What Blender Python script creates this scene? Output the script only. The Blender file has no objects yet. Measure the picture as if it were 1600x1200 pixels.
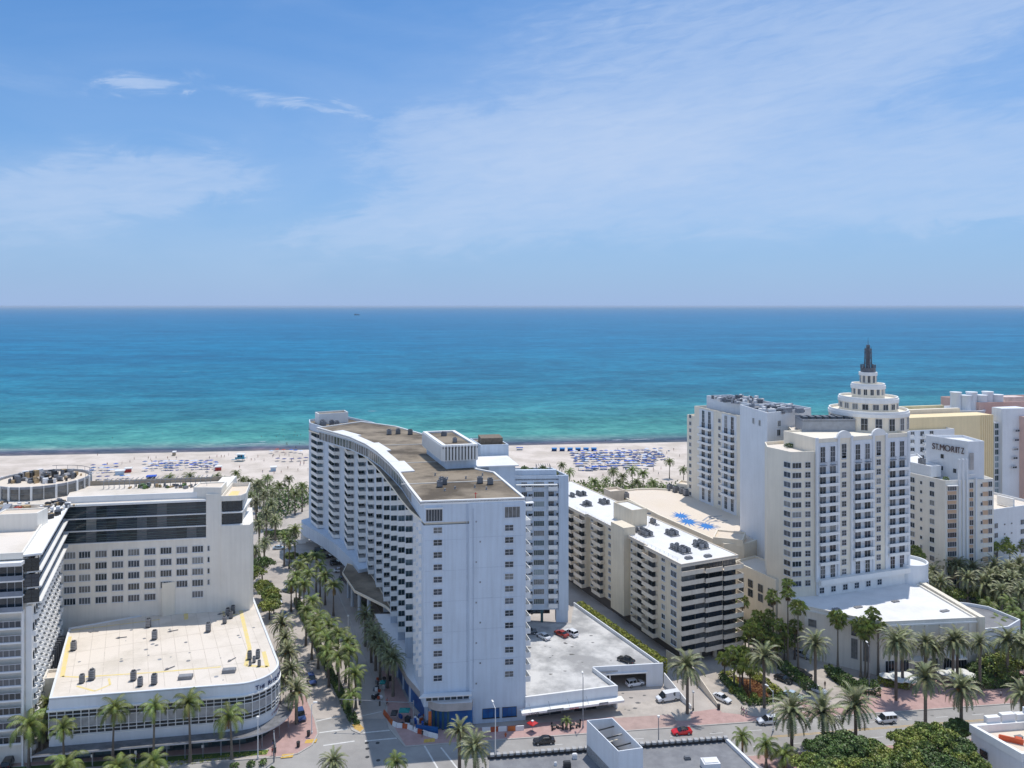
import bpy, bmesh, math, random
import numpy as np
from mathutils import Vector, Matrix
random.seed(7)
rng = np.random.default_rng(7)
R = math.radians
SC = bpy.context.scene

# ---------------------------------------------------------------- camera
CAM_H, FPX = 95.0, 1200.0
cam_d = bpy.data.cameras.new("camera")
cam = bpy.data.objects.new("camera", cam_d)
SC.collection.objects.link(cam)
SC.camera = cam
cam.location = (0, 0, CAM_H)
cam.rotation_euler = (R(90), 0, 0)
cam_d.sensor_fit = 'HORIZONTAL'
cam_d.sensor_width = 36.0
cam_d.lens = 36.0 * FPX / 1600.0
cam_d.shift_y = -122.0 / 1600.0
cam_d.clip_start = 1.0
cam_d.clip_end = 200000.0

# ---------------------------------------------------------------- light
SUN_EL, SUN_AZ = 72.0, 29.0            # degrees; azimuth from +Y towards +X
world = bpy.data.worlds.new("World")
SC.world = world
world.use_nodes = True
wn, wl = world.node_tree.nodes, world.node_tree.links
wn.clear()
def N(nodes, t, **kw):
    n = nodes.new(t)
    for k, v in kw.items():
        setattr(n, k, v)
    return n
def build_sky():
    out = N(wn, 'ShaderNodeOutputWorld'); bg = N(wn, 'ShaderNodeBackground')
    sky = N(wn, 'ShaderNodeTexSky', sky_type='NISHITA', sun_disc=False)
    sky.sun_elevation = R(SUN_EL); sky.sun_rotation = R(SUN_AZ)
    sky.altitude = 50; sky.air_density = 1.0; sky.dust_density = 0.6; sky.ozone_density = 2.5
    tc = N(wn, 'ShaderNodeTexCoord'); sep = N(wn, 'ShaderNodeSeparateXYZ')
    wl.new(tc.outputs['Generated'], sep.inputs[0])
    def M(op, a, b=None, c=None, clamp=False):
        n = N(wn, 'ShaderNodeMath', operation=op, use_clamp=clamp)
        for i, v in enumerate((a, b, c)):
            if v is None: continue
            if isinstance(v, (int, float)): n.inputs[i].default_value = v
            else: wl.new(v, n.inputs[i])
        return n.outputs[0]
    az = M('ARCTAN2', sep.outputs[0], sep.outputs[1])
    el = M('ARCSINE', sep.outputs[2])
    az = M('MULTIPLY', az, 57.2958); el = M('MULTIPLY', el, 57.2958)
    # domain in degrees, warped by noise so that cloud edges fray
    comb = N(wn, 'ShaderNodeCombineXYZ')
    wl.new(M('MULTIPLY', az, 0.10), comb.inputs[0]); wl.new(M('MULTIPLY', el, 0.26), comb.inputs[1])
    nz = N(wn, 'ShaderNodeTexNoise'); nz.inputs['Scale'].default_value = 1.6; nz.inputs['Detail'].default_value = 8; nz.inputs['Roughness'].default_value = .62; nz.inputs['Distortion'].default_value = .9
    wl.new(comb.outputs[0], nz.inputs['Vector'])
    sn = N(wn, 'ShaderNodeSeparateColor'); wl.new(nz.outputs['Color'], sn.inputs[0])
    azw = M('ADD', az, M('MULTIPLY', M('SUBTRACT', sn.outputs[0], .5), 11.0))
    elw = M('ADD', el, M('MULTIPLY', M('SUBTRACT', sn.outputs[1], .5), 4.5))
    comb2 = N(wn, 'ShaderNodeCombineXYZ')
    wl.new(M('MULTIPLY', az, 0.22), comb2.inputs[0]); wl.new(M('MULTIPLY', M('ADD', el, M('MULTIPLY', az, -.12)), 1.1), comb2.inputs[1])
    fz = N(wn, 'ShaderNodeTexNoise'); fz.inputs['Scale'].default_value = 1.5; fz.inputs['Detail'].default_value = 9; fz.inputs['Roughness'].default_value = .6; fz.inputs['Distortion'].default_value = .5
    wl.new(comb2.outputs[0], fz.inputs['Vector'])
    fine = M('MULTIPLY_ADD', fz.outputs[0], 2.3, -.62, clamp=True)
    def blob(a0, e0, sa, se, rot, k, tex=.6, p=1.0):
        c, s = math.cos(R(rot)), math.sin(R(rot))
        da = M('SUBTRACT', azw, a0); de = M('SUBTRACT', elw, e0)
        u = M('DIVIDE', M('ADD', M('MULTIPLY', da, c), M('MULTIPLY', de, s)), sa)
        v = M('DIVIDE', M('SUBTRACT', M('MULTIPLY', de, c), M('MULTIPLY', da, s)), se)
        r2 = M('ADD', M('MULTIPLY', u, u), M('MULTIPLY', v, v))
        g = M('POWER', 2.718, M('MULTIPLY', M('POWER', r2, p), -1.0))
        t = M('ADD', M('MULTIPLY', fine, tex), 1 - tex)
        return M('MULTIPLY', M('MULTIPLY', g, t), k)
    parts = [
        blob(-25.8, 14.6, 2.7, .6, 6, 1.1, .7, 1.5),
        blob(-15.0, 13.9, 5.2, .38, -5, .6, .85, 1.5),
        blob(-27, 8.2, 9.0, 2.1, 6, .85, .45, 1.6),
        blob(-34, 5.2, 11, 2.4, 0, .5, .4),
        blob(3, 11.8, 13, 2.6, 2, .8, .42, 1.4),
        blob(1, 8.0, 16, 2.8, 14, .75, .4, 1.4),
        blob(-10, 6.0, 9, 1.2, 8, .35, .5, 1.4),
        blob(22, 15.5, 18, 2.4, 17, .6, .5),
        blob(15, 20, 19, 6, 5, .5, .4),
        blob(26, 8.5, 18, 3.2, 4, .6, .4, 1.3),
        blob(33, 6.2, 6, .8, 0, .35, .5, 1.4),
        blob(20, 11, 26, 9, 4, .34, .2), blob(2, 10, 16, 5, 8, .22, .2),
        blob(-33, 22.5, 5, .8, 3, .45, .8),
        blob(-36, 13.6, 5, .7, 3, .32, .8),
    ]
    tot = parts[0]
    for p_ in parts[1:]: tot = M('ADD', tot, p_)
    ed = N(wn, 'ShaderNodeMapRange', interpolation_type='SMOOTHSTEP'); ed.inputs[1].default_value = .22; ed.inputs[2].default_value = .58; wl.new(tot, ed.inputs[0])
    tot = M('ADD', M('MULTIPLY', tot, .6), M('MULTIPLY', M('MULTIPLY', ed.outputs[0], .36), M('MULTIPLY_ADD', fine, .55, .45)))
    # thin high cloud everywhere, plus denser cover added outside the frame for ambient fill
    c3 = N(wn, 'ShaderNodeTexNoise'); c3.inputs['Scale'].default_value = 2.2; c3.inputs['Detail'].default_value = 8; c3.inputs['Distortion'].default_value = 1.0
    mp = N(wn, 'ShaderNodeMapping'); mp.inputs['Scale'].default_value = (1, 1.4, 3.0)
    wl.new(tc.outputs['Generated'], mp.inputs[0]); wl.new(mp.outputs[0], c3.inputs['Vector'])
    fill_cover = M('ADD', M('MULTIPLY', M('SUBTRACT', M('ABSOLUTE', az), 40.0), .03, clamp=True), M('MULTIPLY', M('SUBTRACT', el, 23.0), .04, clamp=True), clamp=True)
    tot = M('ADD', tot, M('MULTIPLY', M('SUBTRACT', c3.outputs[0], .45, clamp=True), .55))
    tot = M('ADD', tot, M('MULTIPLY', fill_cover, M('MULTIPLY_ADD', c3.outputs[0], 1.2, -.15, clamp=True)))
    # sea-level haze veil towards the horizon
    veil = M('POWER', 2.718, M('MULTIPLY', M('ABSOLUTE', el), -.085))
    veil = M('MULTIPLY', veil, SKY_VEIL, clamp=True)
    tot = M('MULTIPLY', M('SUBTRACT', 1.0, M('POWER', 2.718, M('MULTIPLY', tot, -1.15))), M('SUBTRACT', 1.0, M('MULTIPLY', M('POWER', 2.718, M('MULTIPLY', M('ABSOLUTE', el), -.35)), .85)))
    mix = N(wn, 'ShaderNodeMix', data_type='RGBA')
    wl.new(tot, mix.inputs['Factor'])
    tint = N(wn, 'ShaderNodeMix', data_type='RGBA', blend_type='MULTIPLY'); tint.inputs['Factor'].default_value = 1
    wl.new(sky.outputs[0], tint.inputs['A']); tint.inputs['B'].default_value = SKY_TINT
    vm = N(wn, 'ShaderNodeMix', data_type='RGBA'); wl.new(veil, vm.inputs['Factor']); wl.new(tint.outputs['Result'], vm.inputs['A']); vm.inputs['B'].default_value = VEIL_COL
    wl.new(vm.outputs['Result'], mix.inputs['A'])
    mix.inputs['B'].default_value = CLOUD_COL
    wl.new(mix.outputs['Result'], bg.inputs[0]); bg.inputs[1].default_value = SKY_STR
    wl.new(bg.outputs[0], out.inputs[0])
HAZE = 3.4e-5
SKY_STR = 0.115
SKY_TINT = (0.31, 0.72, 1.06, 1)
CLOUD_COL = (4.3, 5.35, 7.2, 1)
VEIL_COL = (2.95, 4.05, 6.3, 1)
SKY_VEIL = .95
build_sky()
sd = bpy.data.lights.new("sun", 'SUN'); sd.energy = 3.15; sd.angle = R(.53); sd.color = (1, .955, .89)
sun = bpy.data.objects.new("sun", sd); SC.collection.objects.link(sun)
sdir = Vector((math.sin(R(SUN_AZ)) * math.cos(R(SUN_EL)), math.cos(R(SUN_AZ)) * math.cos(R(SUN_EL)), math.sin(R(SUN_EL))))
sun.rotation_euler = sdir.to_track_quat('Z', 'Y').to_euler()
sun.location = (0, 0, 300)
SC.view_settings.view_transform = 'Standard'
SC.view_settings.look = 'None'
SC.view_settings.exposure = 0.1
SC.view_settings.gamma = 1
SC.render.engine = 'CYCLES'
SC.cycles.use_denoising = True
SC.cycles.max_bounces = 6
SC.cycles.diffuse_bounces = 4

# ---------------------------------------------------------------- helpers
def at(px, py, h=0.0):
    """point of the place at height h, read off the photograph by surveying from the camera station"""
    Y = FPX * (CAM_H - h) / (py - 478.0)
    return Vector(((px - 800.0) / FPX * Y, Y, h))
def xy(px, py, h=0.0):
    p = at(px, py, h); return (p.x, p.y)
LX, LY = -.409, .913
MATS = {}
def mat(name, col, rough=.8, var=.12, scale=.35, metal=0, streak=0.0, col2=None, bump=0.0, rnd=0.0, island=0.0, spec=.5, stretch=None, ramp=(.32, .62), alt=None):
    if name in MATS: return MATS[name]
    m = bpy.data.materials.new(name); m.use_nodes = True
    nt = m.node_tree; n, l = nt.nodes, nt.links
    b = n['Principled BSDF']; b.inputs['Roughness'].default_value = rough; b.inputs['Metallic'].default_value = metal
    b.inputs['Specular IOR Level'].default_value = spec
    geo = N(n, 'ShaderNodeNewGeometry')
    c = [*col, 1]
    c2 = [*(col2 or [x * (1 - var * 2.2) for x in col]), 1]
    nz = N(n, 'ShaderNodeTexNoise'); nz.inputs['Scale'].default_value = scale; nz.inputs['Detail'].default_value = 6; nz.inputs['Roughness'].default_value = .65
    src = geo.outputs['Position']
    if stretch:
        mp = N(n, 'ShaderNodeMapping'); mp.inputs['Scale'].default_value = stretch; l.new(src, mp.inputs[0]); l.new(mp.outputs[0], nz.inputs['Vector'])
    else: l.new(src, nz.inputs['Vector'])
    rp = N(n, 'ShaderNodeValToRGB'); rp.color_ramp.elements[0].position = ramp[0]; rp.color_ramp.elements[1].position = ramp[1]
    rp.color_ramp.elements[0].color = c2; rp.color_ramp.elements[1].color = c
    l.new(nz.outputs[0], rp.inputs[0]); cur = rp.outputs[0]
    if streak:
        mp = N(n, 'ShaderNodeMapping'); mp.inputs['Scale'].default_value = (1.3, 1.3, .07); l.new(src, mp.inputs[0])
        n2 = N(n, 'ShaderNodeTexNoise'); n2.inputs['Scale'].default_value = 1.0; n2.inputs['Detail'].default_value = 5; l.new(mp.outputs[0], n2.inputs['Vector'])
        r2 = N(n, 'ShaderNodeValToRGB'); r2.color_ramp.elements[0].position = .3; r2.color_ramp.elements[1].position = .6
        r2.color_ramp.elements[0].color = (1 - streak, 1 - streak * 1.05, 1 - streak * 1.1, 1)
        l.new(n2.outputs[0], r2.inputs[0])
        mm = N(n, 'ShaderNodeMix', data_type='RGBA', blend_type='MULTIPLY'); mm.inputs[0].default_value = 1
        l.new(cur, mm.inputs['A']); l.new(r2.outputs[0], mm.inputs['B']); cur = mm.outputs['Result']
    if alt:
        oi2 = N(n, 'ShaderNodeObjectInfo'); ar = N(n, 'ShaderNodeValToRGB'); ar.color_ramp.interpolation = 'CONSTANT'
        ar.color_ramp.elements[0].color = (0, 0, 0, 1); ar.color_ramp.elements[1].position = alt[1]; ar.color_ramp.elements[1].color = (.35, .35, .35, 1)
        q = ar.color_ramp.elements.new(alt[2]); q.color = (1, 1, 1, 1)
        l.new(oi2.outputs['Random'], ar.inputs[0]); ma = N(n, 'ShaderNodeMix', data_type='RGBA'); l.new(ar.outputs[0], ma.inputs['Factor']); l.new(cur, ma.inputs['A']); ma.inputs['B'].default_value = (*alt[0], 1); cur = ma.outputs['Result']
    if rnd or island:
        hs = N(n, 'ShaderNodeHueSaturation')
        oi = N(n, 'ShaderNodeObjectInfo')
        r = oi.outputs['Random']
        if island:
            r = geo.outputs['Random Per Island']
        a = rnd or island
        mr = N(n, 'ShaderNodeMapRange'); mr.inputs[3].default_value = 1 - a; mr.inputs[4].default_value = 1 + a
        l.new(r, mr.inputs[0]); l.new(mr.outputs[0], hs.inputs['Value'])
        mh = N(n, 'ShaderNodeMapRange'); mh.inputs[3].default_value = .5 - a * .05; mh.inputs[4].default_value = .5 + a * .05
        l.new(oi.outputs['Random'] if rnd else r, mh.inputs[0]); l.new(mh.outputs[0], hs.inputs['Hue'])
        l.new(cur, hs.inputs['Color']); cur = hs.outputs[0]
    l.new(cur, b.inputs['Base Color'])
    if bump:
        bp = N(n, 'ShaderNodeBump'); bp.inputs['Strength'].default_value = bump; bp.inputs['Distance'].default_value = .1
        nb = N(n, 'ShaderNodeTexNoise'); nb.inputs['Scale'].default_value = scale * 8; nb.inputs['Detail'].default_value = 4
        l.new(src, nb.inputs['Vector']); l.new(nb.outputs[0], bp.inputs['Height']); l.new(bp.outputs[0], b.inputs['Normal'])
    MATS[name] = m
    return m

class MB:
    """collects boxes, prisms, tubes; build() links them as one mesh object"""
    def __init__(s): s.v = []; s.f = []; s.m = []
    def quad(s, a, b, c, d, m=0):
        i = len(s.v); s.v += [tuple(a), tuple(b), tuple(c), tuple(d)]; s.f.append((i, i+1, i+2, i+3)); s.m.append(m)
    def tri(s, a, b, c, m=0):
        i = len(s.v); s.v += [tuple(a), tuple(b), tuple(c)]; s.f.append((i, i+1, i+2)); s.m.append(m)
    def prism(s, poly, z0, z1, m=0, mt=None, bottom=True, top=True):
        n = len(poly)
        ar = sum(poly[i][0]*poly[(i+1) % n][1]-poly[(i+1) % n][0]*poly[i][1] for i in range(n))
        if ar < 0: poly = poly[::-1]
        i = len(s.v)
        s.v += [(p[0], p[1], z0) for p in poly] + [(p[0], p[1], z1) for p in poly]
        for k in range(n):
            s.f.append((i+k, i+(k+1) % n, i+n+(k+1) % n, i+n+k)); s.m.append(m)
        if top: s.f.append(tuple(i+n+k for k in range(n))); s.m.append(m if mt is None else mt)
        if bottom: s.f.append(tuple(i+n-1-k for k in range(n))); s.m.append(m)
    def box(s, x, y, z, sx, sy, sz, a=0.0, m=0, mt=None):
        """x,y centre, z bottom"""
        c, d = math.cos(a), math.sin(a); hx, hy = sx/2, sy/2
        s.prism([(x+c*u-d*v, y+d*u+c*v) for u, v in ((-hx, -hy), (hx, -hy), (hx, hy), (-hx, hy))], z, z+sz, m, mt)
    def tube(s, p0, p1, r0, r1=None, n=6, m=0, cap=True):
        r1 = r0 if r1 is None else r1
        p0, p1 = Vector(p0), Vector(p1); d = (p1-p0).normalized()
        u = d.orthogonal().normalized(); w = d.cross(u); i = len(s.v)
        for p, r in ((p0, r0), (p1, r1)):
            for k in range(n):
                t = 2*math.pi*k/n; s.v.append(tuple(p+u*math.cos(t)*r+w*math.sin(t)*r))
        for k in range(n): s.f.append((i+k, i+(k+1) % n, i+n+(k+1) % n, i+n+k)); s.m.append(m)
        if cap:
            s.f.append(tuple(i+n+k for k in range(n))); s.m.append(m); s.f.append(tuple(i+n-1-k for k in range(n))); s.m.append(m)
    def loft(s, rings, m=0, cap=True, mats=None):
        i = len(s.v); n = len(rings[0])
        for r in rings: s.v += [tuple(p) for p in r]
        for a in range(len(rings)-1):
            for k in range(n):
                s.f.append((i+a*n+k, i+a*n+(k+1) % n, i+(a+1)*n+(k+1) % n, i+(a+1)*n+k)); s.m.append(m if mats is None else mats[k])
        if cap:
            s.f.append(tuple(i+n-1-k for k in range(n))); s.m.append(m)
            b = i+(len(rings)-1)*n; s.f.append(tuple(b+k for k in range(n))); s.m.append(m)
    def ring(s, cx, cy, r0, r1, z0, z1, n=48, a0=0, a1=360, m=0, mt=None):
        """annular wall (r0 inner, r1 outer) between z0 and z1"""
        full = abs(a1-a0) >= 360
        pts = [(math.cos(R(a0+(a1-a0)*k/n)), math.sin(R(a0+(a1-a0)*k/n))) for k in range(n+1)]
        for k in range(n):
            (c0, s0), (c1, s1) = pts[k], pts[k+1]
            P = lambda r, c, q, z: (cx+r*c, cy+r*q, z)
            s.quad(P(r1, c0, s0, z0), P(r1, c1, s1, z0), P(r1, c1, s1, z1), P(r1, c0, s0, z1), m)
            s.quad(P(r0, c1, s1, z0), P(r0, c0, s0, z0), P(r0, c0, s0, z1), P(r0, c1, s1, z1), m)
            s.quad(P(r0, c0, s0, z1), P(r1, c0, s0, z1), P(r1, c1, s1, z1), P(r0, c1, s1, z1), m if mt is None else mt)
            s.quad(P(r1, c0, s0, z0), P(r0, c0, s0, z0), P(r0, c1, s1, z0), P(r1, c1, s1, z0), m)
        if not full:
            for c, q in (pts[0], pts[-1]):
                s.quad((cx+r0*c, cy+r0*q, z0), (cx+r1*c, cy+r1*q, z0), (cx+r1*c, cy+r1*q, z1), (cx+r0*c, cy+r0*q, z1), m)
    def disc(s, cx, cy, r, z0, z1, n=48, m=0, mt=None):
        s.prism([(cx+r*math.cos(2*math.pi*k/n), cy+r*math.sin(2*math.pi*k/n)) for k in range(n)], z0, z1, m, mt)
    def mesh(s, name, mats, off=(0, 0, 0)):
        me = bpy.data.meshes.new(name)
        ox, oy, oz = off
        me.from_pydata([(x-ox, y-oy, z-oz) for x, y, z in s.v], [], s.f)
        for mm in (mats if isinstance(mats, (list, tuple)) else [mats]): me.materials.append(mm)
        me.polygons.foreach_set('material_index', s.m)
        me.update()
        return me
    def build(s, name, mats, parent=None, off=None, smooth=False):
        loc = parent.location if parent is not None and off is None else (off or (0, 0, 0))
        me = s.mesh(name, mats, loc)
        if smooth: me.polygons.foreach_set('use_smooth', [True]*len(me.polygons))
        o = bpy.data.objects.new(name, me); SC.collection.objects.link(o)
        if parent is not None: o.parent = parent
        elif off is not None: o.location = off
        return o
def tag(o, label=None, cat=None, group=None, kind=None):
    if label: o['label'] = label
    if cat: o['category'] = cat
    if group: o['group'] = group
    if kind: o['kind'] = kind
    return o
def thing(name, label, cat, loc=(0, 0, 0), group=None, rz=0):
    o = bpy.data.objects.new(name, None); SC.collection.objects.link(o)
    o.location = loc; o.rotation_euler = (0, 0, rz); o.empty_display_size = .5
    return tag(o, label, cat, group)
def inst(mesh, name, parent, x, y, z, a=0.0, s=None):
    """a piece sharing MESH, at world x,y,z under an unrotated root"""
    o = bpy.data.objects.new(name, mesh); SC.collection.objects.link(o)
    if parent is not None:
        o.parent = parent; q = parent.location; o.location = (x-q[0], y-q[1], z-q[2])
    else: o.location = (x, y, z)
    o.rotation_euler = (0, 0, a)
    if s: o.scale = s
    if mesh.name in PANES and parent is not None:
        q = bpy.data.objects.new('pane', PANES[mesh.name]); SC.collection.objects.link(q); q.parent = o
    return o
PANES = {}
def struct(o): return tag(o, kind='structure')
class Fr:
    """a wall line: origin (left end seen from outside) and direction; local x along it, local -y outwards"""
    def __init__(s, x, y, deg): s.x, s.y, s.a = x, y, R(deg); s.c, s.s = math.cos(s.a), math.sin(s.a)
    def p(s, u, out=0.0): return (s.x+s.c*u+s.s*out, s.y+s.s*u-s.c*out)
    def u(s, px, out=0.0):
        k = (px-800)/FPX; ox, oy = s.p(0, out)
        return (k*oy-ox)/(s.c-k*s.s)
    def z(s, px, py, out=0.0):
        Y = s.p(s.u(px, out), out)[1]; return CAM_H-(py-478)*Y/FPX
    def put(s, mesh, name, parent, u, z, out=0.0, sc=None):
        X, Y = s.p(u, out); return inst(mesh, name, parent, X, Y, z, s.a, sc)
    def line(a, b): 
        return Fr(a[0], a[1], math.degrees(math.atan2(b[1]-a[1], b[0]-a[0])))
def text(name, s, size, depth, m, parent, loc, ang, tilt=90):
    cu = bpy.data.curves.new(name, 'FONT'); cu.body = s; cu.size = size; cu.extrude = depth; cu.align_x = 'LEFT'
    t = bpy.data.objects.new(name+'_src', cu); SC.collection.objects.link(t)
    bpy.context.view_layer.update()
    me = bpy.data.meshes.new_from_object(t.evaluated_get(bpy.context.evaluated_depsgraph_get()))
    bpy.data.objects.remove(t)
    me.materials.clear(); me.materials.append(m)
    o = bpy.data.objects.new(name, me); SC.collection.objects.link(o)
    if parent is not None:
        o.parent = parent; q = parent.location; o.location = (loc[0]-q[0], loc[1]-q[1], loc[2]-q[2])
    else: o.location = loc
    o.rotation_euler = (R(tilt), 0, ang)
    return o

# ---------------------------------------------------------------- materials
white = mat('white_render', (.78, .80, .82), .85, .035, .12, streak=.06)
whitepaint = mat('white_paint', (.86, .85, .82), .7, .03, .3, streak=.03)
cream = mat('cream_render', (.87, .79, .65), .85, .04, .12, streak=.06)
beige = mat('beige_render', (.82, .71, .54), .88, .05, .15, streak=.10)
beigeband = mat('beige_parapet', (.80, .70, .57), .85, .05, .3, streak=.08)
hotelw = mat('warm_white_render', (.87, .82, .73), .85, .04, .12, streak=.07)
yellow = mat('yellow_render', (.90, .73, .44), .85, .04, .1, streak=.05)
pink = mat('pink_render', (.74, .50, .42), .85, .04, .1, streak=.05)
peach = mat('peach_panel', (.66, .45, .30), .85, .05, .1)
glass = mat('window_glass', (.018, .032, .05), .12, .2, .35, col2=(.05, .065, .075), rnd=.6, spec=.6, alt=((.15, .155, .15), .74, .95))  # lighter noise patches in the colour stand in for reflections and interiors
glassg = mat('green_tinted_glass', (.035, .08, .09), .10, .2, .3, col2=(.02, .05, .06), rnd=.5, spec=.7, alt=((.16, .22, .23), .45, .8))
curtain = mat('window_curtain', (.22, .22, .21), .5, .25, .9, rnd=.35)
frame_w = mat('window_frame_white', (.74, .75, .77), .5, .02)
darkm = mat('dark_metal', (.035, .037, .04), .5, .2, 1)
greym = mat('grey_metal', (.28, .29, .31), .5, .15, 1, rnd=.25)
steel = mat('weathered_steel', (.17, .18, .20), .55, .2, .8, metal=.2)
towerw = mat('tower_white_render', (.62, .70, .79), .85, .04, .12, streak=.10)
decow = mat('deco_white_render', (.87, .83, .74), .85, .04, .12, streak=.06)
roofbrown = mat('gravel_roof', (.29, .235, .17), .95, .1, .085, col2=(.10, .077, .052), bump=.3, ramp=(.38, .6))
roofwhite = mat('white_roof_membrane', (.80, .79, .78), .8, .05, .2, col2=(.70, .69, .68))
roofcream = mat('cream_roof_membrane', (.75, .67, .58), .85, .06, .11, col2=(.63, .56, .47), bump=.1, ramp=(.36, .55))
roofcream2 = mat('sand_roof_coating', (.73, .63, .52), .85, .06, .06, col2=(.70, .59, .46))
roofgrey = mat('grey_roof_felt', (.25, .25, .255), .9, .12, .35, col2=(.17, .17, .18), bump=.2)
deckm = mat('parking_deck_concrete', (.60, .585, .565), .9, .1, .13, col2=(.33, .325, .32), bump=.1, ramp=(.4, .6))
yellowp = mat('yellow_paint', (.62, .47, .10), .8, .2, 1.5)
ypaint2 = mat('faded_yellow_roof_paint', (.78, .62, .22), .85, .15, .9, col2=(.74, .60, .36))
blueprint = mat('blue_roof_paint', (.03, .20, .55), .8, .1, 1)
bluewrap = mat('blue_hoarding_film', (.012, .07, .25), .35, .3, .4, col2=(.01, .14, .38))
redm = mat('red_paint', (.55, .02, .02), .35, .05)
orange = mat('orange_plastic', (.55, .12, .03), .5, .15, 2, rnd=.2)
teal = mat('teal_canvas', (.02, .27, .25), .7, .1)
bluec = mat('blue_canvas', (.03, .12, .42), .75, .15, 1, rnd=.35)
asph = mat('road_asphalt', (.39, .37, .345), .95, .06, .08, col2=(.27, .255, .24), bump=.15)
conc = mat('light_concrete_paving', (.50, .445, .395), .92, .06, .1, col2=(.37, .33, .30), bump=.1)
concp = mat('driveway_concrete', (.52, .46, .40), .92, .06, .2, col2=(.36, .32, .28), bump=.1)
pinkp = mat('pink_brick_paving', (.50, .33, .30), .92, .08, .5, col2=(.40, .26, .235), bump=.2)
kerbm = mat('kerb_concrete', (.50, .47, .43), .9, .08, 1)
markw = mat('white_road_marking', (.72, .71, .68), .8, .1, 1.5)
grassm = mat('grass_blades', (.10, .17, .035), .9, .2, .6, col2=(.06, .11, .02), bump=.5)
soil = mat('planting_soil', (.10, .07, .045), .95, .2, .8)
sand = mat('beach_sand', (.68, .59, .51), .95, .04, .05, col2=(.52, .445, .37), bump=.5, ramp=(.38, .6))
bark = mat('palm_bark', (.20, .165, .13), .95, .2, 3, rnd=.25, stretch=(1, 1, 3))
bark2 = mat('tree_bark', (.13, .10, .075), .95, .2, 2, rnd=.2)
f_coco = mat('coconut_palm_leaf', (.20, .23, .045), .5, .25, .9, col2=(.075, .12, .025), rnd=.4)
f_date = mat('date_palm_leaf', (.27, .27, .11), .5, .25, .9, col2=(.09, .12, .065), rnd=.3)
f_fan = mat('fan_palm_leaf', (.34, .37, .10), .5, .25, .9, col2=(.16, .22, .05), rnd=.3)
f_dead = mat('dry_palm_leaf', (.30, .19, .085), .8, .2, .9, rnd=.3)
f_tree = mat('broad_leaf', (.27, .29, .05), .55, .2, .25, col2=(.10, .15, .03), island=.5, ramp=(.4, .6))
f_dark = mat('dark_broad_leaf', (.12, .18, .04), .55, .2, .5, col2=(.055, .09, .022), island=.45)
f_scrub = mat('sea_grape_leaf', (.19, .24, .06), .6, .2, .3, col2=(.12, .16, .045), island=.4)
f_hedge = mat('hedge_leaf', (.12, .18, .035), .6, .2, .8, col2=(.06, .10, .02), island=.4)
f_yel = mat('yellow_green_leaf', (.34, .34, .05), .6, .2, .8, col2=(.18, .21, .03), island=.35)
f_red = mat('red_brown_groundcover', (.36, .16, .06), .8, .3, .6, col2=(.22, .09, .035), island=.4)
orangef = mat('date_fruit_stalks', (.55, .22, .03), .7, .2, 2)
# ================================================================ SETTING
def sheet(name, poly, z, m, th=None, label=None):
    b = MB()
    if th: b.prism(poly, z-th, z, 0)
    else:
        ar = sum(poly[i][0]*poly[(i+1) % len(poly)][1]-poly[(i+1) % len(poly)][0]*poly[i][1] for i in range(len(poly)))
        if ar < 0: poly = poly[::-1]
        b.v = [(p[0], p[1], z) for p in poly]; b.f = [tuple(range(len(poly)))]; b.m = [0]
    o = b.build(name, m); struct(o)
    if label: o['label'] = label
    return o
def shore(X): return 523.8+.113*X
Cn = lambda X: 168.6+.125*X           # kerb of the avenue, building side
Cf = lambda X: 156.0+.125*X           # kerb of the avenue, near side
Ll = lambda Y: -45.5-.448*(Y-176.2)   # kerb of the side street, left
Lr = lambda Y: -28.5-.385*(Y-179.0)   # kerb of the side street, right
sheet('ground', [(-3000, -1500), (3000, -1500), (3000, 420), (-3000, 420)], -.16, conc)
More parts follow.
